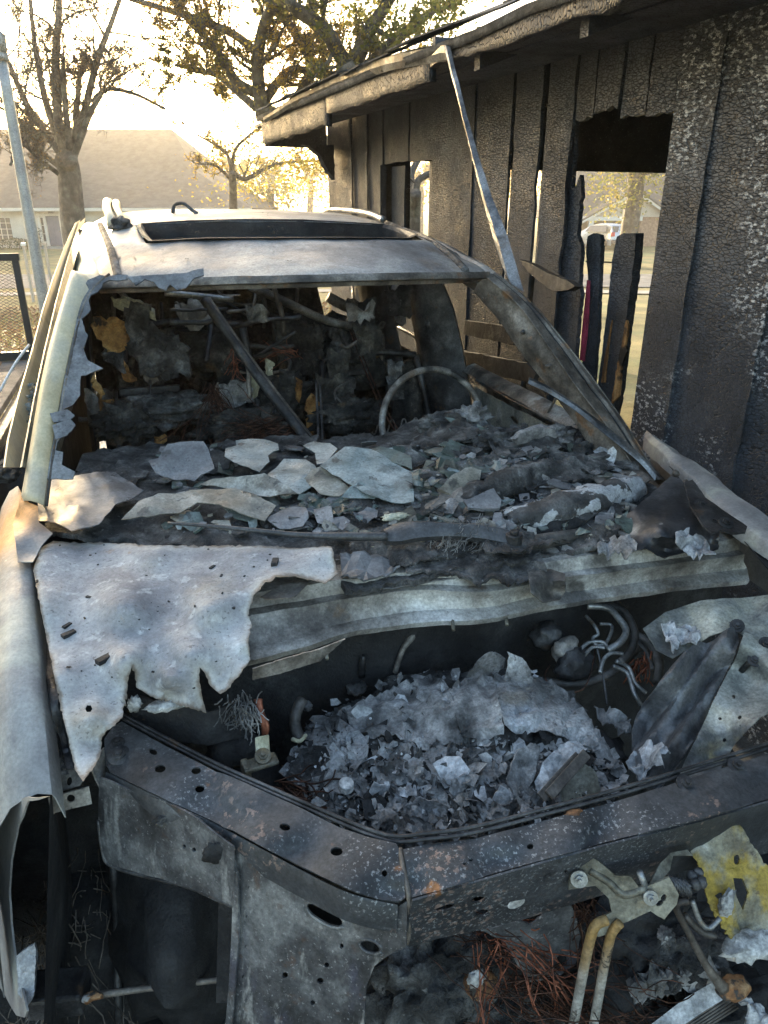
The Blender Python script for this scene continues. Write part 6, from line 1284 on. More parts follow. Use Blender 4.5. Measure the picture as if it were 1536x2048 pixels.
crumple('blue_flake', [(702, 1424), (716, 1408), (744, 1416), (748, 1440), (720, 1438)], ((702, 1428, .83), (748, 1436, .82), (720, 1408, .85)), M['alu_pale'], 41)
crumple('blue_flake', [(738, 1580), (748, 1562), (770, 1570), (772, 1590), (752, 1600)], ((738, 1590, .80), (772, 1590, .80), (750, 1562, .83)), M['alu_pale'], 42)
crumple('blue_flake', [(790, 1620), (840, 1590), (900, 1610), (890, 1632), (840, 1630)], ((790, 1622, .80), (900, 1618, .80), (840, 1590, .83)), M['alu'], 43)
crumple('torn_liner', [(575, 1545), (600, 1500), (650, 1490), (668, 1530), (660, 1560), (690, 1620), (720, 1650), (690, 1645), (640, 1612), (600, 1580)], ((575, 1550, .78), (660, 1500, .81), (700, 1640, .775)), M['ash_dark'], 44, .004, (.02, 18))
mb = MB(); p = Z(692, 1567, .825); mb.tube([p + Vector((0, 0, -.012)), p + Vector((0, -.002, .004))], .013, 16); mb.build('white_cap', M['white_ash'], car, False, .002)
rg = random.Random(77); mb = MB(); ms_ = [M['ash'], M['ash_dark'], M['alu'], M['alu_pale'], M['white_ash'], M['soot']]
n_ = 0
while n_ < 1500:
    x, y = rg.uniform(570, 1250), rg.uniform(1350, 1690)
    if not inside((x, y), rub): continue
    if 920 < x < 1180 and y < 1490 and rg.random() < .9: continue
    n_ += 1
    if y < 1500 and x > 700 and rg.random() < .8: continue
    s = rg.choice((.003, .005, .007, .010, .014, .020)) * rg.uniform(.7, 1.3)
    flake_geo(mb, RZ(x, y) + Vector((0, 0, rg.uniform(.002, .026))), (rg.gauss(0, .6), rg.gauss(-.3, .6), .8), s, rg, rg.choice((0, 0, 0, 1, 1, 1, 2, 2, 2, 3, 5, 5) if s > .006 else (0, 1, 2, 3, 4, 5)), .5)
for _ in range(900):
    x, y = rg.uniform(570, 1250), rg.uniform(1350, 1690)
    if not inside((x, y), rub): continue
    if ((y < 1500 and x > 690) or (x > 980 and y < 1580)) and rg.random() < .82: continue
    crumple_plate(mb, RZ(x, y) + Vector((0, 0, rg.uniform(.0, .02))), (rg.gauss(0, .55), rg.gauss(-.35, .5), .9), rg.choice((.008, .012, .018, .026)) * rg.uniform(.7, 1.3), rg, rg.choice((0, 0, 0, 0, 2, 2, 2, 3, 1, 5)), .2)
mb.build('ash_flakes', ms_, car, False, kind='stuff')
mb = MB()
for _ in range(260):
    x, y = rg.uniform(560, 1250), rg.uniform(1380, 1690)
    if not inside((x, y), rub): continue
    p = RZ(x, y) + Vector((0, 0, rg.uniform(0, .012))); s = rg.uniform(.004, .014)
    V = [p + Vector((rg.uniform(-1, 1), rg.uniform(-1, 1), rg.uniform(-1, 1))).normalized() * s * rg.uniform(.6, 1.2) for _k in range(7)]
    bm = bmesh.new(); [bm.verts.new(v) for v in V]; bmesh.ops.convex_hull(bm, input=bm.verts); bm.verts.index_update()
    mb.add([v.co.copy() for v in bm.verts], [[v.index for v in f.verts] for f in bm.faces], rg.choice((0, 1, 1, 5))); bm.free()
mb.build('ash_clinker', ms_, car, False, kind='stuff')
for i, (x, y, z, r_, m) in enumerate(((715, 1378, .78, (.022, .016, .014), 'ash_dark'), (800, 1362, .79, (.035, .02, .013), 'ash_dark'), (615, 1412, .77, .010, 'ash'), (625, 1460, .78, .014, 'alu'), (470, 1500, .80, (.05, .03, .03), 'soot'), (1200, 1510, .76, (.05, .05, .03), 'soot'), (860, 1700, .60, (.1, .05, .05), 'soot'))):
    lump('clinker', Z(x, y, z), r_, M[m], car, 90 + i, .4, 3)
tube('dipstick', [Z(722, 1350, .80), Z(724, 1332, .83), Z(727, 1312, .86)], [.010, .008, .004], M['soot_metal'], car, 8, 2)
tube('heater_pipe', [Z(790, 1345, .80), Z(805, 1300, .85), Z(822, 1275, .87), Z(830, 1258, .88)], [.006, .006, .009, .006], M['cowl_dirty'], car, 8, 4)
tube('hose', [Z(600, 1480, .79), Z(590, 1450, .81), Z(592, 1425, .83), Z(604, 1400, .84)], .011, M['hose'], car, 10, 4)
tube('hose_clip', [Z(584, 1478, .80), Z(600, 1482, .80), Z(612, 1470, .80)], .004, M['foam_pale'], car, 6, 4)
# strap beam under the bonnet, cable, clamp
secs = []
loft('bulkhead_beam', [[Z(262, 1392, .93), Z(262, 1420, .91), Z(262, 1470, .86)], [Z(340, 1408, .93), Z(340, 1432, .91), Z(345, 1490, .85)], [Z(420, 1418, .925), Z(420, 1440, .91), Z(420, 1490, .85)], [Z(490, 1400, .92), Z(495, 1420, .90), Z(500, 1470, .85)]], M['soot'], car, thick=.006, relief=(.008, 20))
lump('white_ash_ridge', Z(335, 1410, .94), (.035, .012, .008), M['white_ash'], car, 61, .5, 3, 4); lump('white_ash_ridge', Z(268, 1408, .94), (.012, .008, .014), M['white_ash'], car, 62, .5, 3, 4)
wires('ash_wool', [Z(485, 1410, .93), Z(495, 1425, .92)], M['ash'], car, random.Random(18), 120, .04, .0012, .2, .04)
for k in range(5): pline([(512 + 2 * k, 1398, .93), (520 + k, 1425, .91), (526 + 2 * k, 1450, .89), (528 + k, 1470, .87)], .004, 'red_wire', 'battery_cable')
mb = MB(); a_, b_ = Z(524, 1472, .885), Z(526, 1515, .86); mb.box((a_ + b_) / 2, ((b_ - a_).length / 2, .012, .003), 0, 0, ax=(b_ - a_, (1, 0, 0), (0, -.6, .8))); mb.build('cable_lug', M['foam_pale'], car, False, .002)
mb = MB(); p = Z(520, 1526, .855); mb.box(p, (.03, .014, .004), R(8)); mb.box(p + Vector((-.024, 0, -.006)), (.006, .014, .012), R(8)); mb.build('battery_clamp', M['latch'], car, False, .003); bolt(car, Z(526, 1512, .866), (0, -.5, 1), M['latch'], .008)
wires('copper_bundle', [Z(570, 1575, .80), Z(600, 1590, .79)], M['copper'], car, random.Random(28), 40, .10, .0016, .3, .03, dirv=(.6, -.2, -.2))
# --- front tie bar
H_ = [ell(307, 1506, 9, 6, 30), ell(321, 1540, 11, 8, -10), ell(392, 1544, 10, 7, -10), ell(399, 1580, 10, 7, -10), ell(570, 1661, 11, 7, 10), ell(674, 1710, 12, 9, 0), ell(769, 1752, 6, 6, 0), ell(229, 1500, 5, 4)]
ZB = CAR.ctrl([(240, 1450, .900), (500, 1580, .895), (780, 1690, .888), (215, 1545, .885), (440, 1650, .872), (600, 1738, .868), (790, 1808, .860), (330, 1540, .900), (560, 1650, .888), (700, 1730, .882), (812, 1740, .882)], 3)
sheet('tie_bar', [(244, 1446), (330, 1494), (420, 1540), (520, 1586), (600, 1622), (680, 1662), (740, 1682), (792, 1694), (806, 1720), (812, 1800), (796, 1810), (760, 1806), (700, 1786), (600, 1738), (520, 1696), (440, 1652), (330, 1600), (222, 1548), (212, 1530), (210, 1480), (226, 1456)], ZB, M['bar'], car, .003, 11, .3, 12, holes=H_, dz=lambda x, y: .004 * (x > 440 + (y - 1560) * .12))
Pf = resec([ZB(x, y) for x, y in ((212, 1545), (330, 1602), (440, 1654), (600, 1740), (700, 1788), (796, 1811))], 30)
loft('tie_bar_face', [[p + Vector((0, .001, .0)), p + Vector((-.003, -.006, -.010)), p + Vector((-.003, -.006, -.045)), p + Vector((.004, .008, -.055))] for p in Pf], M['bar'], car, thick=.003)
Pr = resec([ZB(x, y) for x, y in ((244, 1446), (420, 1540), (600, 1622), (740, 1682), (800, 1698))] + [Z(x, y, .893) for x, y in ((850, 1693), (950, 1680), (1100, 1641), (1300, 1585), (1600, 1490))], 70)
for dz_ in (.007, .015): tube('tie_bar_bead', [p + Vector((0, .004 + dz_ * .8, dz_ * .5)) for p in Pr], .003, M['soot_metal'], car, 6, 0)
ZR = CAR.ctrl([(800, 1700, .890), (1000, 1668, .893), (1300, 1588, .895), (1560, 1505, .897), (822, 1798, .868), (1000, 1746, .872), (1200, 1690, .876), (1560, 1592, .880), (900, 1730, .890), (1150, 1660, .893), (1400, 1590, .895)], 3)
sheet('tie_bar', [(806, 1702), (850, 1692), (950, 1680), (1100, 1641), (1250, 1600), (1400, 1553), (1600, 1490), (1600, 1582), (1400, 1640), (1200, 1690), (1000, 1746), (900, 1776), (824, 1798), (816, 1760)], ZR, M['bar'], car, .003, 11, .3, 12, holes=[ell(1060, 1695, 7, 6), ell(940, 1722, 4, 3), ell(928, 1730, 3, 3)])
fr_ = resec([ZR(x, y) for x, y in ((824, 1798), (900, 1776), (1000, 1746), (1200, 1690), (1400, 1640), (1600, 1582))], 40)
fpl2 = CAR.plane3(fr_[0] + Vector((0, -.006, 0)), fr_[-1] + Vector((0, -.006, 0)), fr_[0] + Vector((0, .012, -.1)))
sheet('tie_bar_front', [(824, 1798), (900, 1776), (1000, 1746), (1200, 1690), (1400, 1640), (1600, 1582), (1600, 1690), (1400, 1730), (1240, 1775), (1140, 1806), (1040, 1836), (960, 1856), (880, 1872), (816, 1890), (812, 1850)], fpl2, M['bar'], car, .003, 12, .3, 12, holes=[jagged(ell(890, 1812, 22, 6, -15, 10), 2, 6, random.Random(1)), jagged(ell(955, 1795, 14, 6, -10, 10), 2, 6, random.Random(2)), jagged(ell(962, 1822, 14, 7, -10, 10), 2, 6, random.Random(3)), ell(1130, 1740, 4, 4)])
mb = MB(); p = fpl2(1030, 1802); a, b, n = frame_of((0, -1, .1)); k = 14
mb.add([p + Vector((math.cos(2 * math.pi * i / k) * .014, -.004, math.sin(2 * math.pi * i / k) * .010)) for i in range(k)], [tuple(range(k))]); mb.build('weld_patch', M['cowl'], car, False)
tube('weld_seam', [ZB(800, 1702) + Vector((0, 0, .004)), ZB(806, 1740) + Vector((0, 0, .005)), ZB(816, 1795) + Vector((0, -.004, .004)), fpl2(818, 1850), fpl2(814, 1885)], .004, M['rust_pillar'], car, 6, 4)
bolt(car, ZB(239, 1517) + Vector((0, 0, .006)), (0, -.3, 1), M['soot_metal'], .0105); bolt(car, ZB(236, 1490) + Vector((0, 0, .003)), (0, -.3, 1), M['soot_metal'], .007)
for (x, y) in ((1372, 1572), (1474, 1536)): bolt(car, ZR(x, y) + Vector((0, 0, .003)), (0, -.3, 1), M['soot_metal'], .009)
lump('rust_blister', ZR(1148, 1628) + Vector((0, 0, .001)), (.014, .008, .004), M['orange_rust'], car, 6, .4, 3)
ppl = CAR.plane3(ZB(440, 1654), ZB(812, 1802), Z(600, 2040, .62))
sheet('lamp_support_post', [(468, 1700), (500, 1690), (600, 1740), (700, 1788), (796, 1812), (816, 1800), (814, 1890), (776, 1908), (750, 1930), (734, 1970), (728, 2070), (452, 2070), (462, 1960), (470, 1850)], ppl, M['post'], car, .003, 11, .3, 12,
      holes=[ell(650, 1827, 42, 15, 30), ell(740, 1890, 22, 12, 22), ell(572, 1949, 6, 6), ell(642, 1957, 7, 6), ell(627, 2001, 5, 5), ell(611, 1770, 3, 3), ell(685, 1891, 4, 5), ell(655, 1926, 5, 5)], dz=lambda x, y: 0, relief=(.004, 12))
sheet('post_flange', [(468, 1705), (476, 1730), (478, 1850), (470, 1960), (462, 2070), (448, 2070), (458, 1960), (464, 1850)], lambda x, y: ppl(x, y) + Vector((0, -.012, 0)), M['post'], car, .004, 12)
def rim(cx_, cy_, rx, ry, rot): 
    return tube('hole_rim', [ppl(x, y) + Vector((0, -.002, 0)) for x, y in ell(cx_, cy_, rx, ry, rot, 20)] + [ppl(*ell(cx_, cy_, rx, ry, rot, 20)[0])], .003, M['post'], car, 6, 0)
rim(650, 1827, 44, 17, 30); rim(740, 1890, 24, 13, 22)
mobj('post_backing', [ppl(450, 1690) + Vector((0, .06, 0)), ppl(830, 1790) + Vector((0, .06, 0)), ppl(740, 2080) + Vector((0, .06, 0)), ppl(440, 2080) + Vector((0, .06, 0))], [(0, 1, 2, 3)], M['soot'], car, False)
ap = CAR.plane3(Z(205, 1580, .86), Z(468, 1725, .84), Z(300, 1755, .74))
sheet('apron_plate', [(202, 1556), (300, 1590), (400, 1640), (470, 1690), (472, 1812), (430, 1796), (380, 1772), (300, 1752), (222, 1728), (206, 1700), (198, 1640)], ap, M['post'], car, .003, 11, .4, 12, holes=[ell(371, 1693, 4, 4), ell(391, 1699, 4, 4)], relief=(.008, 8))
tube('apron_plate_edge', [ap(198, 1640), ap(206, 1702), ap(222, 1730), ap(300, 1754), ap(380, 1774), ap(472, 1814)], .004, M['soot_metal'], car, 6, 5)
lump('burr', ap(335, 1640), (.022, .006, .010), M['ash_dark'], car, 12, .6, 3, 4); lump('burr', ap(440, 1705), (.025, .006, .022), M['soot'], car, 13, .4, 3, 4)
for (x, y) in ((500, 1772), (496, 1830), (494, 1890), (488, 1950), (484, 2010), (520, 1716), (590, 1752), (660, 1786), (730, 1812), (790, 1852)):
    mb = MB(); p = ppl(x, y); mb.add([p + Vector((.004 * math.cos(k * .785), -.0025, .004 * math.sin(k * .785))) for k in range(8)], [tuple(range(8))]); mb.build('spot_weld', M['soot_metal'], car, False)
# fender bracket
bp = CAR.plane3(Z(100, 1460, .915), Z(150, 1470, .915), Z(120, 1580, .86))
sheet('fender_bracket', [(92, 1444), (120, 1438), (136, 1450), (150, 1540), (168, 1560), (160, 1572), (108, 1588), (104, 1560)], bp, M['cowl'], car, .003, 9, .3, 10, holes=[[(112, 1452), (140, 1450), (140, 1464), (112, 1466)], ell(140, 1563, 6, 9, 10)])
sheet('fender_bracket', [(96, 1594), (178, 1572), (184, 1606), (110, 1624), (104, 1632)], CAR.plane3(Z(96, 1594, .87), Z(178, 1572, .87), Z(110, 1628, .84)), M['cowl'], car, .003, 9, .3, 10, holes=[ell(142, 1595, 8, 8)])
sheet('fender_bracket', [(178, 1530), (206, 1495), (208, 1560), (200, 1580), (190, 1560)], CAR.plane3(Z(178, 1530, .90), Z(206, 1495, .90), Z(200, 1580, .85)), M['cowl'], car, .003, 9, .3, 10)
bolt(car, bp(134, 1507), (0, -.5, 1), M['post'], .009); bolt(car, bp(135, 1531), (0, -.5, 1), M['post'], .009)
# --- latch, struts and melted lamp at the lower right
LP = CAR.plane3(Z(1140, 1760, .83), Z(1320, 1790, .82), Z(1200, 1860, .77))
sheet('bonnet_latch', [(1136, 1758), (1142, 1726), (1184, 1714), (1204, 1730), (1228, 1750), (1258, 1754), (1276, 1772), (1292, 1770), (1336, 1756), (1356, 1788), (1352, 1806), (1328, 1834), (1300, 1818), (1240, 1846), (1226, 1862), (1196, 1868), (1182, 1850), (1196, 1838), (1222, 1822), (1216, 1795), (1190, 1768), (1166, 1772), (1136, 1776)], LP, M['latch'], car, .004, 9, .3, 12, relief=(.008, 12), holes=[ell(1318, 1802, 8, 5, -30), ell(1326, 1792, 5, 7, 20)])
tube('latch_rib', [LP(1178, 1744) + Vector((0, 0, .004)), LP(1215, 1770) + Vector((0, 0, .007)), LP(1246, 1796) + Vector((0, 0, .007)), LP(1290, 1780) + Vector((0, 0, .004))], .006, M['latch'], car, 8, 4)
LPn = (LP(1320, 1790) - LP(1140, 1760)).cross(LP(1200, 1860) - LP(1140, 1760)); LPn = LPn if LPn.z > 0 else -LPn; LPn.normalize()
bolt(car, LP(1156, 1753) + LPn * .008, LPn, M['pipe'], .007); bolt(car, LP(1298, 1790) + LPn * .008, LPn, M['pipe'], .006); tube('stud', [LP(1290, 1772), LP(1277, 1756) + Vector((0, 0, .012))], .005, M['pipe'], car, 8, 0)
sheet('latch_wing', [(1298, 1768), (1318, 1728), (1340, 1706), (1372, 1700), (1384, 1712), (1344, 1712), (1338, 1740), (1322, 1762)], CAR.plane3(Z(1298, 1768, .83), Z(1340, 1706, .84), Z(1384, 1712, .83)), M['latch'], car, .003, 8, .3, 10)
tube('latch_strut', [Z(1214, 1840, .79), Z(1192, 1850, .785), Z(1180, 1880, .76), Z(1165, 1950, .69), Z(1142, 2075, .565)], .0072, M['strut'], car, 12, 6)
tube('latch_strut', [Z(1240, 1846, .79), Z(1226, 1862, .775), Z(1218, 1885, .755), Z(1204, 1955, .685), Z(1182, 2080, .56)], .0068, M['strut'], car, 12, 6)
sp_ = []
for k in range(60):
    t = k / 59; p = Z(1340 + 34 * t, 1768 + 10 * t, .815); sp_.append(p + Vector((0, math.cos(k * 1.1) * .012, math.sin(k * 1.1) * .012)))
tube('latch_spring', sp_, .002, M['soot_metal'], car, 5, 0)
tube('latch_lever', [Z(1376, 1800, .80), Z(1352, 1812, .79), Z(1374, 1860, .74), Z(1412, 1930, .67), Z(1446, 1976, .62)], [.006, .005, .005, .006, .010], M['rust_pillar'], car, 8, 5)
lump('latch_knob', Z(1466, 1976, .61), (.028, .018, .016), M['orange_rust'], car, 4, .2, 3)
YP = CAR.plane3(Z(1370, 1625, .86), Z(1460, 1640, .85), Z(1490, 1890, .70))
sheet('melted_lamp', [(1358, 1602), (1366, 1618), (1376, 1622), (1410, 1630), (1452, 1624), (1470, 1650), (1502, 1690), (1560, 1760), (1560, 1870), (1532, 1886), (1500, 1900), (1486, 1886), (1462, 1896), (1440, 1850), (1420, 1800), (1398, 1740), (1384, 1690), (1372, 1650)], YP, M['yellow_melt'], car, .004, 8, 3.0, 7, relief=(.030, 13), holes=[[(1462, 1760), (1482, 1754), (1496, 1780), (1488, 1800), (1470, 1790)], ell(1438, 1790, 5, 10, -30), ell(1472, 1716, 6, 8)])
lump('white_ash_ridge', YP(1495, 1885) + Vector((0, -.006, .004)), (.05, .02, .014), M['white_ash'], car, 66, .5, 3, 4); lump('white_ash_ridge', YP(1446, 1806) + Vector((0, -.006, .004)), (.012, .008, .028), M['white_ash'], car, 67, .5, 3, 4)
tube('lamp_wire_loop', [Z(1384, 1800, .79), Z(1400, 1842, .76), Z(1418, 1856, .75), Z(1440, 1836, .76)], .004, M['pipe'], car, 7, 5); tube('lamp_stay', [Z(1370, 1830, .76), Z(1400, 1862, .73), Z(1430, 1872, .72)], .005, M['cowl_dirty'], car, 7, 4)
for i, (x, y) in enumerate(((1384, 1752), (1396, 1745), (1390, 1768), (1404, 1764))): lump('latch_roller', Z(x, y, .82), .008, M['soot_metal'], car, i + 3, .3, 2)
# radiator remains below the bar
sheet('shroud', [(960, 1866), (1010, 1850), (1060, 1846), (1110, 1812), (1140, 1810), (1160, 1870), (1150, 1920), (1120, 1950), (1060, 1960), (1030, 1920), (1010, 1880)], CAR.plane3(Z(960, 1866, .72), Z(1160, 1830, .72), Z(1060, 1960, .60)), M['post'], car, .003, 10, 1.2, 8, holes=[ell(1122, 1920, 12, 16, 10)], relief=(.015, 14))
wires('copper_wires', [Z(1010, 1870, .70), Z(1040, 1860, .70), Z(1060, 1880, .68), Z(980, 1880, .69)], M['red_wire'], car, random.Random(14), 70, .16, .0011, .5, .05, dirv=(.5, -.1, -.7))
wires('copper_wires', [Z(940, 1880, .68), Z(1000, 1960, .60), Z(1060, 2000, .56), Z(1120, 1990, .56), Z(1200, 1970, .58)], M['copper'], car, random.Random(15), 240, .20, .0009, .3, .10, dirv=(.6, -.2, -.3))
wires('copper_wires', [Z(1160, 1810, .74), Z(1170, 1830, .72)], M['copper'], car, random.Random(16), 60, .12, .0008, .6, .03, dirv=(.1, 0, -1))
lump('rusted_horn', Z(960, 1965, .57), (.026, .022, .03), M['orange_rust'], car, 24, .3, 3); lump('white_ash_ridge', Z(953, 1958, .61), (.014, .008, .018), M['white_ash'], car, 68, .5, 3, 4)
sheet('condenser', [(1252, 1960), (1300, 1940), (1360, 1936), (1420, 1918), (1432, 1950), (1400, 1966), (1340, 1978), (1262, 1992)], CAR.plane3(Z(1252, 1960, .60), Z(1420, 1918, .62), Z(1340, 1985, .56)), M['ash'], car, .012, 7, 2, 6, dz=lambda x, y: .006 * math.sin(x * .5), relief=(.01, 30))
secs = [[Z(1280, 2070, .52), Z(1290, 2058, .545), Z(1330, 2075, .53)], [Z(1360, 2010, .55), Z(1372, 1995, .575), Z(1412, 2020, .56)], [Z(1420, 1968, .57), Z(1436, 1958, .59), Z(1470, 1985, .58)]]
loft('header_tank', secs, M['alu_pale'], car, thick=.004); 
for k in range(7): tube('core_fin', [Z(1318 + 7 * k, 2076 + 2 * k, .53 - .004 * k), Z(1446 + 5 * k, 1990 + 4 * k, .57 - .004 * k)], .002, M['cowl_dirty'], car, 5, 0)
sheet('melted_scrap', [(1470, 1990), (1500, 1996), (1540, 2030), (1560, 2070), (1480, 2070), (1490, 2040)], CAR.plane3(Z(1470, 1990, .58), Z(1560, 2040, .56), Z(1480, 2070, .54)), M['alu_pale'], car, .004, 7, 3, 6, relief=(.03, 35))
for i, (x, y, z, r_, m) in enumerate(((1000, 1900, .56, (.12, .06, .08), 'ash_dark'), (1260, 1900, .56, (.14, .06, .10), 'soot'), (850, 2000, .48, (.10, .06, .14), 'ash_dark'), (1100, 2020, .44, (.2, .06, .07), 'ash_dark'), (1370, 1900, .60, (.07, .05, .04), 'ash_dark'), (1332, 1872, .66, .012, 'ash'), (1450, 2040, .45, (.12, .06, .07), 'soot'))): lump('charred_lump', Z(x, y, z), r_, M[m], car, 120 + i, .5, 4, 3)
mb = MB()
for k in range(14): mb.box(Z(800 + 8 * (k % 3), 1930 + 9 * k, .56 - .006 * k), (.035, .004, .003), R(8))
mb.build('radiator_fins', M['soot_metal'], car, False, kind='stuff')
mobj('radiator_core', [Z(740, 1960, .50) + Vector((0, .06, .0)), Z(1600, 1800, .60) + Vector((0, .12, 0)), Z(1600, 2100, .38) + Vector((0, .10, 0)), Z(740, 2100, .40) + Vector((0, .06, 0))], [(0, 1, 2, 3)], M['soot'], car, False)
# ---------------------------------------------------------------- cabin of the burnt car
Y = CAR.y
mobj('cabin_floor', [(-.78, .1, .35), (.86, .1, .35), (.86, 2.6, .45), (-.78, 2.6, .45)], [(0, 1, 2, 3)], M['soot'], car, False)
V = []; F = []
for i in range(21):
    for j in range(13):
        x = -.72 + 1.5 * i / 20; z = .4 + (1.18 if x < .35 else .78) * j / 12; V.append((x, 2.05 + .05 * nz((x * 3, z * 3, 1), 1) + .25 * max(0, (z - .9)), z))
for i in range(20):
    for j in range(12): a = i * 13 + j; F.append((a, a + 13, a + 14, a + 1))
mobj('rear_seat_back', V, F, M['char'], car)
# collapsed headliner hanging under the roof
V = []; F = []
for i in range(25):
    for j in range(14):
        u = -.92 + 1.3 * i / 24; v = .78 + 1.3 * j / 13; p = roofpt(u, v); V.append(p + Vector((0, 0, -.05 - .12 * abs(nz((u * 3, v * 3, 0), 1)) - .08 * (j / 13))))
for i in range(24):
    for j in range(13): a = i * 14 + j; F.append((a, a + 14, a + 15, a + 1))
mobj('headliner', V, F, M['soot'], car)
def seat(cx_, ly, w, seed, ztop):
    rg = random.Random(seed); V = []; F = []; n1, n2 = 16, 18
    for j in range(n2 + 1):
        for i in range(n1 + 1):
            u = i / n1 * 2 - 1; t = j / n2; hw = w * (1 - .18 * t ** 3); z = .42 + (ztop - .42) * t
            y = ly + .22 * t + .07 * u * u + .07 * nz((u * 1.6, t * 3.2, seed), 1.0) + .03 * nz((u * 6, t * 9, seed), 1)
            V.append((cx_ + hw * u + .015 * nz((t * 8, u, seed), 1), y, z - .06 * u * u * t + .03 * nz((u * 5, seed, 2), 1) * (j == n2)))
    for j in range(n2):
        for i in range(n1):
            hole = .55 < j / n2 < .78 and 5 <= i <= 10
            a = j * (n1 + 1) + i; 
            if not hole: F.append((a, a + 1, a + n1 + 2, a + n1 + 1))
    s = solid(mobj('seat_back', V, F, M['char'], car), .05, 1); s = bpy.data.objects[s.id_data.name] if hasattr(s, 'id_data') else s
    o = [q for q in car.children if q.name.startswith('seat_back')][-1]
    for sg in (-1, 1):
        tube('seat_frame', [(cx_ + sg * w * .98, ly - .03, .40), (cx_ + sg * w * .95, ly + .06, .8), (cx_ + sg * w * .80, ly + .17, ztop + .01)], .014, M['soot_metal'], o, 8, 5)
        tube('headrest_post', [(cx_ + sg * .07, ly + .20, ztop - .05), (cx_ + sg * .07, ly + .21, ztop + .10)], .006, M['soot_metal'], o, 6, 2)
    tube('seat_frame', [(cx_ - w * .80, ly + .17, ztop + .01), (cx_, ly + .19, ztop + .03), (cx_ + w * .80, ly + .17, ztop + .01)], .014, M['soot_metal'], o, 8, 5)
    for zz in (.72, .88):
        q = []
        for k in range(33): q.append((cx_ - w * .8 + 1.6 * w * k / 32, ly - .03, zz + .022 * (1 if (k // 2) % 2 else -1)))
        tube('seat_spring', q, .0032, M['pipe'], o, 6, 3)
    tube('seat_frame', [(cx_ - w, ly - .04, .80), (cx_ + w, ly - .04, .80)], .010, M['soot_metal'], o, 8, 2)
    return o
sA = seat(-.34, 1.12, .27, 3, 1.30); sB = seat(.42, 1.25, .26, 5, 1.12)
def patch(name, outline, ly, m, seed, rel=(.02, 22), par=car, th=.02): return sheet(name, outline, lambda x, y: CAR.y(x, y, ly) + Vector((0, .025 * nz((x * .03, y * .03, seed), 1), 0)), m, par, th, 8, 3, 7, relief=rel, seed=seed)
patch('foam_patch', [(188, 640), (205, 632), (248, 640), (252, 660), (254, 690), (238, 700), (224, 712), (214, 702), (208, 680), (192, 670)], 1.02, M['foam'], 1)
patch('foam_patch', [(226, 604), (246, 596), (280, 600), (308, 614), (310, 630), (280, 626), (250, 624), (230, 622)], 1.05, M['foam_pale'], 2)
patch('foam_patch', [(186, 752), (196, 770), (204, 800), (226, 790), (228, 812), (222, 838), (204, 838), (196, 810)], 1.0, M['foam'], 3)
patch('foam_patch', [(232, 716), (246, 718), (258, 736), (274, 756), (262, 760), (246, 744)], 1.04, M['foam'], 4)
patch('foam_patch', [(300, 882), (306, 868), (330, 876), (322, 892), (300, 898)], .90, M['foam'], 5); patch('foam_patch', [(362, 810), (372, 804), (386, 808), (376, 814)], 1.0, M['foam_pale'], 6)
patch('foam_patch', [(499, 750), (510, 758), (520, 780), (516, 796), (504, 796), (498, 770)], 1.15, M['foam_pale'], 7); patch('foam_patch', [(612, 800), (622, 790), (636, 800), (640, 840), (630, 870), (612, 858)], 1.15, M['foam'], 8)
patch('foam_patch', [(588, 770), (596, 764), (598, 790), (592, 800)], 1.2, M['foam'], 9); patch('foam_patch', [(530, 720), (538, 720), (542, 748), (530, 750)], 1.2, M['foam_pale'], 10)
patch('ash_drape', [(250, 680), (300, 650), (350, 656), (372, 690), (384, 740), (340, 760), (300, 755), (262, 720)], 1.0, M['ash_dark'], 11, (.04, 14)); patch('ash_drape', [(350, 612), (420, 600), (430, 640), (372, 656), (360, 640)], 1.2, M['cowl_dirty'], 12)
patch('ash_drape', [(434, 768), (500, 762), (505, 800), (460, 812), (440, 806)], 1.1, M['ash'], 13); patch('ash_drape', [(540, 640), (640, 650), (650, 740), (560, 750)], 1.5, M['char'], 14, (.05, 10)); patch('ash_drape', [(660, 770), (704, 760), (704, 800), (664, 800)], 1.1, M['ash_dark'], 15)
for i, (x, y, l, s, m) in enumerate(((330, 820, .95, (.16, .06, .05), 'ash_dark'), (480, 850, .9, (.14, .07, .05), 'char'), (700, 830, 1.0, (.12, .06, .06), 'char'), (250, 850, .85, (.08, .05, .06), 'char'), (560, 800, 1.25, (.12, .06, .09), 'char'), (420, 700, 1.4, (.12, .06, .14), 'char'), (620, 700, 1.6, (.18, .06, .12), 'char'), (700, 690, 1.45, (.08, .06, .10), 'ash_dark'))): lump('charred_padding', Y(x, y, l), s, M[m], car, 150 + i, .6, 4, 3)
# fallen roof bows and trim bars
def yb(name, pts, r, m='soot_metal', sq=None): return tube(name, [Y(x, y, l) for x, y, l in pts], r, M[m], car, 8, 4)
yb('fallen_bow', [(408, 598, 1.0), (450, 660, .95), (510, 745, .85), (560, 810, .75), (622, 888, .62)], .016); yb('fallen_bow', [(416, 598, 1.01), (520, 745, .86), (628, 884, .63)], .010, 'rust_pillar')
yb('roof_bow', [(500, 572, 1.15), (580, 608, 1.25), (640, 636, 1.35), (700, 654, 1.4)], .016, 'cowl_dirty'); yb('roof_bow', [(330, 586, 1.0), (400, 592, 1.02), (466, 599, 1.05)], .010, 'pipe')
yb('belt_strands', [(700, 660, 1.38), (728, 735, 1.2), (768, 826, .95), (812, 892, .8)], .0035, 'copper'); yb('belt_strands', [(705, 660, 1.38), (735, 735, 1.2), (776, 826, .95), (820, 892, .8)], .003, 'copper')
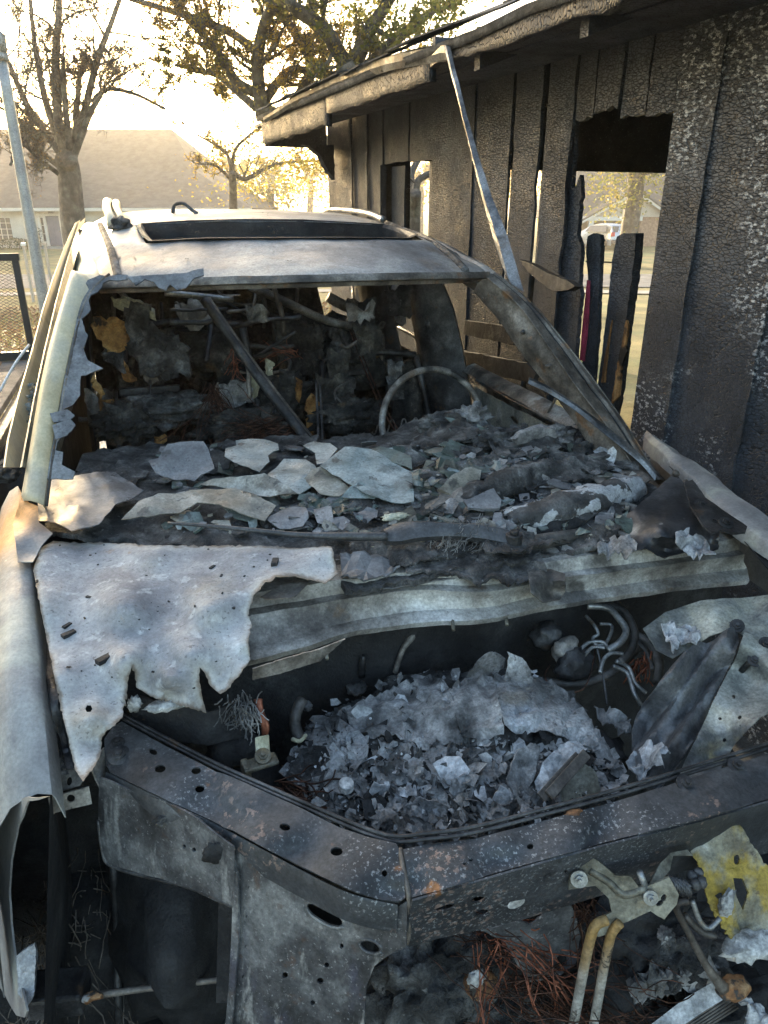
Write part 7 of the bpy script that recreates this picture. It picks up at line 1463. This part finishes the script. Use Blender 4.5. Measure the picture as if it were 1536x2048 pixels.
yb('cable', [(430, 570, .9), (445, 590, 1.0), (480, 590, 1.05)], .003, 'pipe'); yb('cable', [(516, 800, 1.1), (514, 840, 1.0), (518, 880, .8)], .006, 'soot_metal'); yb('cable', [(408, 812, 1.0), (375, 850, .9), (362, 890, .8)], .0025, 'copper'); yb('cable', [(404, 840, 1.0), (415, 870, .9), (424, 892, .8)], .0025, 'copper')
wires('copper_strands', [Y(424, 770, .95), Y(430, 780, .95), Y(418, 790, .93)], M['copper'], car, random.Random(33), 60, .30, .0016, .8, .03, dirv=(.05, -.1, -1)); wires('copper_strands', [Y(560, 850, .75), Y(540, 860, .72), Y(580, 870, .70)], M['copper'], car, random.Random(34), 90, .20, .0015, .1, .06, dirv=(-.9, -.1, -.1))
wires('copper_strands', [Y(590, 705, 1.2), Y(596, 715, 1.2)], M['red_wire'], car, random.Random(35), 12, .16, .0014, .1, .02, dirv=(-.8, 0, .2)); wires('copper_strands', [Y(465, 700, 1.1), Y(468, 720, 1.1)], M['red_wire'], car, random.Random(36), 16, .10, .0014, .3, .03)
for x in (232, 300, 545, 632, 640): yb('wire_hanger', [(x, 760 + x % 30, 1.02), (x + 3, 830, .95), (x + 6, 900, .8)], .005)
for (x, y, l, w, h) in ((300, 780, 1.05, .10, .012), (330, 800, 1.04, .14, .010), (290, 812, 1.03, .09, .03), (640, 752, 1.5, .05, .03), (470, 860, .9, .12, .008), (700, 745, 1.4, .08, .01)):
    mb = MB(); mb.box(Y(x, y, l), (w, .012, h)); mb.build('seat_rail', M['soot_metal'], car, False, .003)
rg = random.Random(55)
for i in range(34):       # tangled frames and strips between the seats
    x, y, l = rg.uniform(200, 800), rg.uniform(600, 860), rg.uniform(.9, 1.7); a = R(rg.choice((90, 90, 75, 110, 20, -15, 0)) + rg.gauss(0, 12)); s = rg.uniform(20, 80)
    p, q = Y(x - s * math.cos(a), y - s * math.sin(a), l), Y(x + s * math.cos(a), y + s * math.sin(a), l - rg.uniform(-.1, .15))
    tube('frame_strip', [p, p.lerp(q, .5) + Vector((rg.gauss(0, .02), 0, rg.gauss(0, .02))), q], rg.uniform(.003, .011), M[rg.choice(('soot_metal', 'soot_metal', 'rust_pillar', 'rust_pillar', 'cowl_dirty', 'hose', 'hose'))], car, 6, 4, rough=.004)
for i in range(26):
    x, y, l = rg.uniform(190, 820), rg.uniform(600, 860), rg.uniform(.95, 1.6); w, h = rg.uniform(10, 34), rg.uniform(10, 40)
    patch('torn_lining', [(x - w, y - h), (x, y - h * .8), (x + w, y - h), (x + w * .8, y), (x + w, y + h * .7), (x, y + h), (x - w * .8, y + h * .6)], l, M[rg.choice(('ash_dark', 'char', 'char', 'cowl_dirty', 'post', 'ash'))], 300 + i, (.03, 24), car, .003)
# steering wheel
c = Y(866, 846, .80); ax_, up_ = Vector((1, .05, 0)).normalized(), Vector((.05, .42, .90)).normalized(); q = []
sw_ = mobj('steering_wheel', *tube_geo([c + (ax_ * math.cos(t) + up_ * math.sin(t)) * .195 for t in [R(-35 + 5 * k) for k in range(51)]], .012, 10), M['cowl_dirty'], car)
for a in (R(200), R(-25)): mobj('spoke', *tube_geo([c + (ax_ * math.cos(a) + up_ * math.sin(a)) * .18, c + up_ * -.04 + Vector((0, -.03, 0))], .010, 8), M['soot_metal'], sw_)
lump('hub', c + Vector((0, -.03, -.04)), (.05, .04, .045), M['ash_dark'], sw_, 5, .4)
mb = MB(); mb.box(Y(890, 842, .72), (.06, .02, .012), R(8)); mb.build('column_stalk', M['soot_metal'], car, False, .003); lump('column_switch', Y(862, 838, .72), (.02, .015, .012), M['foam_pale'], car, 6, .4); lump('column_switch', Y(930, 842, .72), .016, M['ash'], car, 7, .4)
# right side: centre pillar, doors
secs = []
for (x0, x1, y, l) in ((818, 880, 560, 1.50), (830, 905, 620, 1.46), (842, 922, 690, 1.42), (850, 936, 760, 1.38), (852, 944, 830, 1.35), (846, 946, 900, 1.32)):
    a, b = Y(x0, y, l), Y(x1, y, l - .12); secs.append([a + Vector((0, .06, 0)), a, a.lerp(b, .35) + Vector((-.015, -.02, 0)), a.lerp(b, .7) + Vector((0, -.02, 0)), b, b + Vector((.03, .06, 0))])
loft('centre_pillar', secs, M['soot_metal'], car, thick=.002, relief=(.004, 12))
lump('belt_reel', Y(858, 650, 1.40), (.02, .02, .028), M['soot_metal'], car, 5, .3)
xs_ = .84
def X(px, py, x=xs_): return CAR.x(px, py, x)
dl = [X(948, 742), X(1000, 770), X(1060, 800), X(1120, 832), X(1175, 862)]
loft('driver_door', [[p + Vector((-.05, 0, .0)), p + Vector((-.03, 0, .022)), p + Vector((0, 0, .03)), p + Vector((.02, 0, .02)), p + Vector((.025, 0, -.05)), p + Vector((.02, 0, -.4))] for p in resec(dl, 24)], M['cowl_dirty'], car, thick=.002, relief=(.004, 14))
dp_ = CAR.plane((.80, .6, 1.0), (1, 0, .06))
sheet('door_inner_panel', [(950, 770), (985, 790), (1040, 820), (1100, 850), (1140, 870), (1130, 900), (1060, 900), (1010, 880), (975, 850), (955, 820)], dp_, M['inner'], car, .003, 10, 1.5, 8, relief=(.006, 14), dz=lambda x, y: .006 * math.sin((y - .5 * x) * .25), holes=[ell(1030, 840, 7, 11, -40)])
tube('door_seal', [X(952, 760, .79), X(1020, 798, .79), X(1085, 832, .79), X(1150, 868, .79)], .007, M['flash'], car, 6, 4); tube('window_track', [X(1130, 770, .80), X(1110, 800, .80), X(1086, 845, .80)], .005, M['rust_pillar'], car, 6, 4)
rd = [(772, 672), (800, 690), (850, 714), (872, 730), (870, 760), (840, 770), (822, 745), (800, 735), (782, 712)]
sheet('rear_door', rd, CAR.plane((.80, 1.8, 1.0), (1, .1, .1)), M['cowl_dirty'], car, .003, 9, 1, 8, relief=(.005, 14)); tube('rear_door_sill', [CAR.x(785, 648, .80), CAR.x(830, 672, .80), CAR.x(874, 700, .80)], .012, M['flash'], car, 8, 4)
secs = []
for (x0, x1, y, l) in ((718, 772, 560, 2.0), (735, 786, 630, 1.95), (750, 800, 700, 1.9), (760, 812, 780, 1.85)):
    a, b = Y(x0, y, l), Y(x1, y, l - .1); secs.append([a + Vector((0, .08, 0)), a, a.lerp(b, .5) + Vector((0, -.03, 0)), b, b + Vector((.03, .08, 0))])
loft('rear_pillar', secs, M['soot_metal'], car, thick=.002, relief=(.005, 12))
tube('quarter_rail', [Y(656, 594, 2.3), Y(690, 612, 2.3), Y(708, 620, 2.3)], .028, M['pipe'], car, 10, 3)
sheet('quarter_scrap', [(776, 612), (788, 604), (796, 630), (800, 648), (782, 640)], lambda x, y: Y(x, y, 2.0), M['alu_pale'], car, .004, 8, 1, 6); lump('quarter_scrap', Y(800, 640, 2.0), .03, M['ash'], car, 3, .4)
# left side: pillars and door shell seen from inside, keeps the cabin dark
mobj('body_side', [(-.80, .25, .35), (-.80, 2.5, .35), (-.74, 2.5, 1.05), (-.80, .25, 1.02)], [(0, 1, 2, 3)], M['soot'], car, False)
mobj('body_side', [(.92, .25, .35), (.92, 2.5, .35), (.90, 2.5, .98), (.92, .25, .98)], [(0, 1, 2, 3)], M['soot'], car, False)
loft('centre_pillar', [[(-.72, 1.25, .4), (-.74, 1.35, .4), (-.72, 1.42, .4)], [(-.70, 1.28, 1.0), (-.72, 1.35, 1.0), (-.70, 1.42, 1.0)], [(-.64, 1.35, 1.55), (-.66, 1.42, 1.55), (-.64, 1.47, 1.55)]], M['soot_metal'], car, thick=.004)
mobj('quarter_sun_block', [(-.76, 1.55, 1.0), (-.74, 2.5, 1.0), (-.66, 2.5, 1.62), (-.68, 1.75, 1.64)], [(0, 1, 2, 3)], M['soot'], car, False)  # added to stop sun crossing the cabin onto the bonnet
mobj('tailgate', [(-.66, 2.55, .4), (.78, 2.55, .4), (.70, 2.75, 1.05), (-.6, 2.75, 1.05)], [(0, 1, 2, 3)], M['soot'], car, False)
for lx, ly in ((-.70, -.28), (.74, -.28), (-.70, 2.25), (.74, 2.25)):
    mb = MB(); mb.tube([(lx - .09, ly, .25), (lx + .09, ly, .25)], .23, 24); w_ = mb.build('wheel', M['soot'], car, True); mb = MB(); mb.tube([(lx - .10, ly, .25), (lx + .10, ly, .25)], .15, 16); mb.build('rim', M['soot_metal'], w_)
# cinders on the bonnet and roof
rg = random.Random(99); mb = MB()
for (x, y, s) in [(550, 1128, .011), (210, 1322, .012), (138, 1272, .010), (135, 1255, .007), (178, 1198, .005), (425, 1138, .006), (443, 1155, .004), (240, 1185, .003), (75, 1166, .004), (464, 1220, .005), (390, 1216, .003), (445, 1190, .003), (170, 1240, .003), (315, 1276, .003), (138, 1338, .003)]:
    a = rg.uniform(0, 3.1); mb.box(HZ(x, y) + Vector((0, 0, .004)), (s * 1.2, s * .55, s * .35), a)
for _ in range(60):
    x, y = rg.uniform(100, 640), rg.uniform(1085, 1400)
    if inside((x, y), hood): mb.box(HZ(x, y) + Vector((0, 0, .002)), (rg.uniform(.001, .003), rg.uniform(.001, .0025), .001), rg.uniform(0, 3))
mb.build('cinders', M['soot'], None, False, .0006, kind='stuff', label='small black cinders scattered on the bonnet remnant', cat='cinders'); o = bpy.data.objects['cinders']; o.location = car.location; o.rotation_euler = car.rotation_euler
mb = MB()
for _ in range(90):
    u, v = rg.uniform(-.9, .9), rg.choice((rg.uniform(.05, .33), rg.uniform(.82, 1.6), rg.uniform(.82, 1.6))); s = rg.uniform(.002, .009)
    flake_geo(mb, roofpt(u, v) + Vector((0, 0, .004)), (0, 0, 1), s, rg, 0, .3)
mb.build('roof_cinders', M['soot'], None, False, kind='stuff', label='black burnt flakes lying on the car roof', cat='cinders'); o = bpy.data.objects['roof_cinders']; o.location = car.location; o.rotation_euler = car.rotation_euler
V = spline([roofpt(-.35, 1.25) + Vector((0, 0, .0)), roofpt(-.34, 1.25) + Vector((.004, 0, .03)), roofpt(-.28, 1.22) + Vector((0, 0, .036)), roofpt(-.23, 1.2) + Vector((0, 0, .012)), roofpt(-.20, 1.2)], 5)
o = mobj('charred_cable', *tube_geo(V, [.006 + .004 * abs(nz(v, 40)) for v in V], 7), M['ash_dark'], None, label='curl of charred cable lying on the rear of the roof', cat='cable'); o.location = car.location; o.rotation_euler = car.rotation_euler
# ---------------------------------------------------------------- thin warm haze added to imitate the veil of lens glare
m = bpy.data.materials.new('haze'); m.use_nodes = True; nt = m.node_tree; nt.nodes.clear()
out = nt.nodes.new('ShaderNodeOutputMaterial'); pv = nt.nodes.new('ShaderNodeVolumePrincipled')
pv.inputs['Color'].default_value = (.97, .92, .82, 1); pv.inputs['Density'].default_value = .0016; pv.inputs['Anisotropy'].default_value = .55
nt.links.new(pv.outputs[0], out.inputs['Volume'])
mb = MB(); mb.box((0, 0, 9.0), (432, 432, 11.0)); o = mb.build('haze', m, None, False, kind='stuff', label='thin haze filling the air, added for a veil of glare', cat='haze')
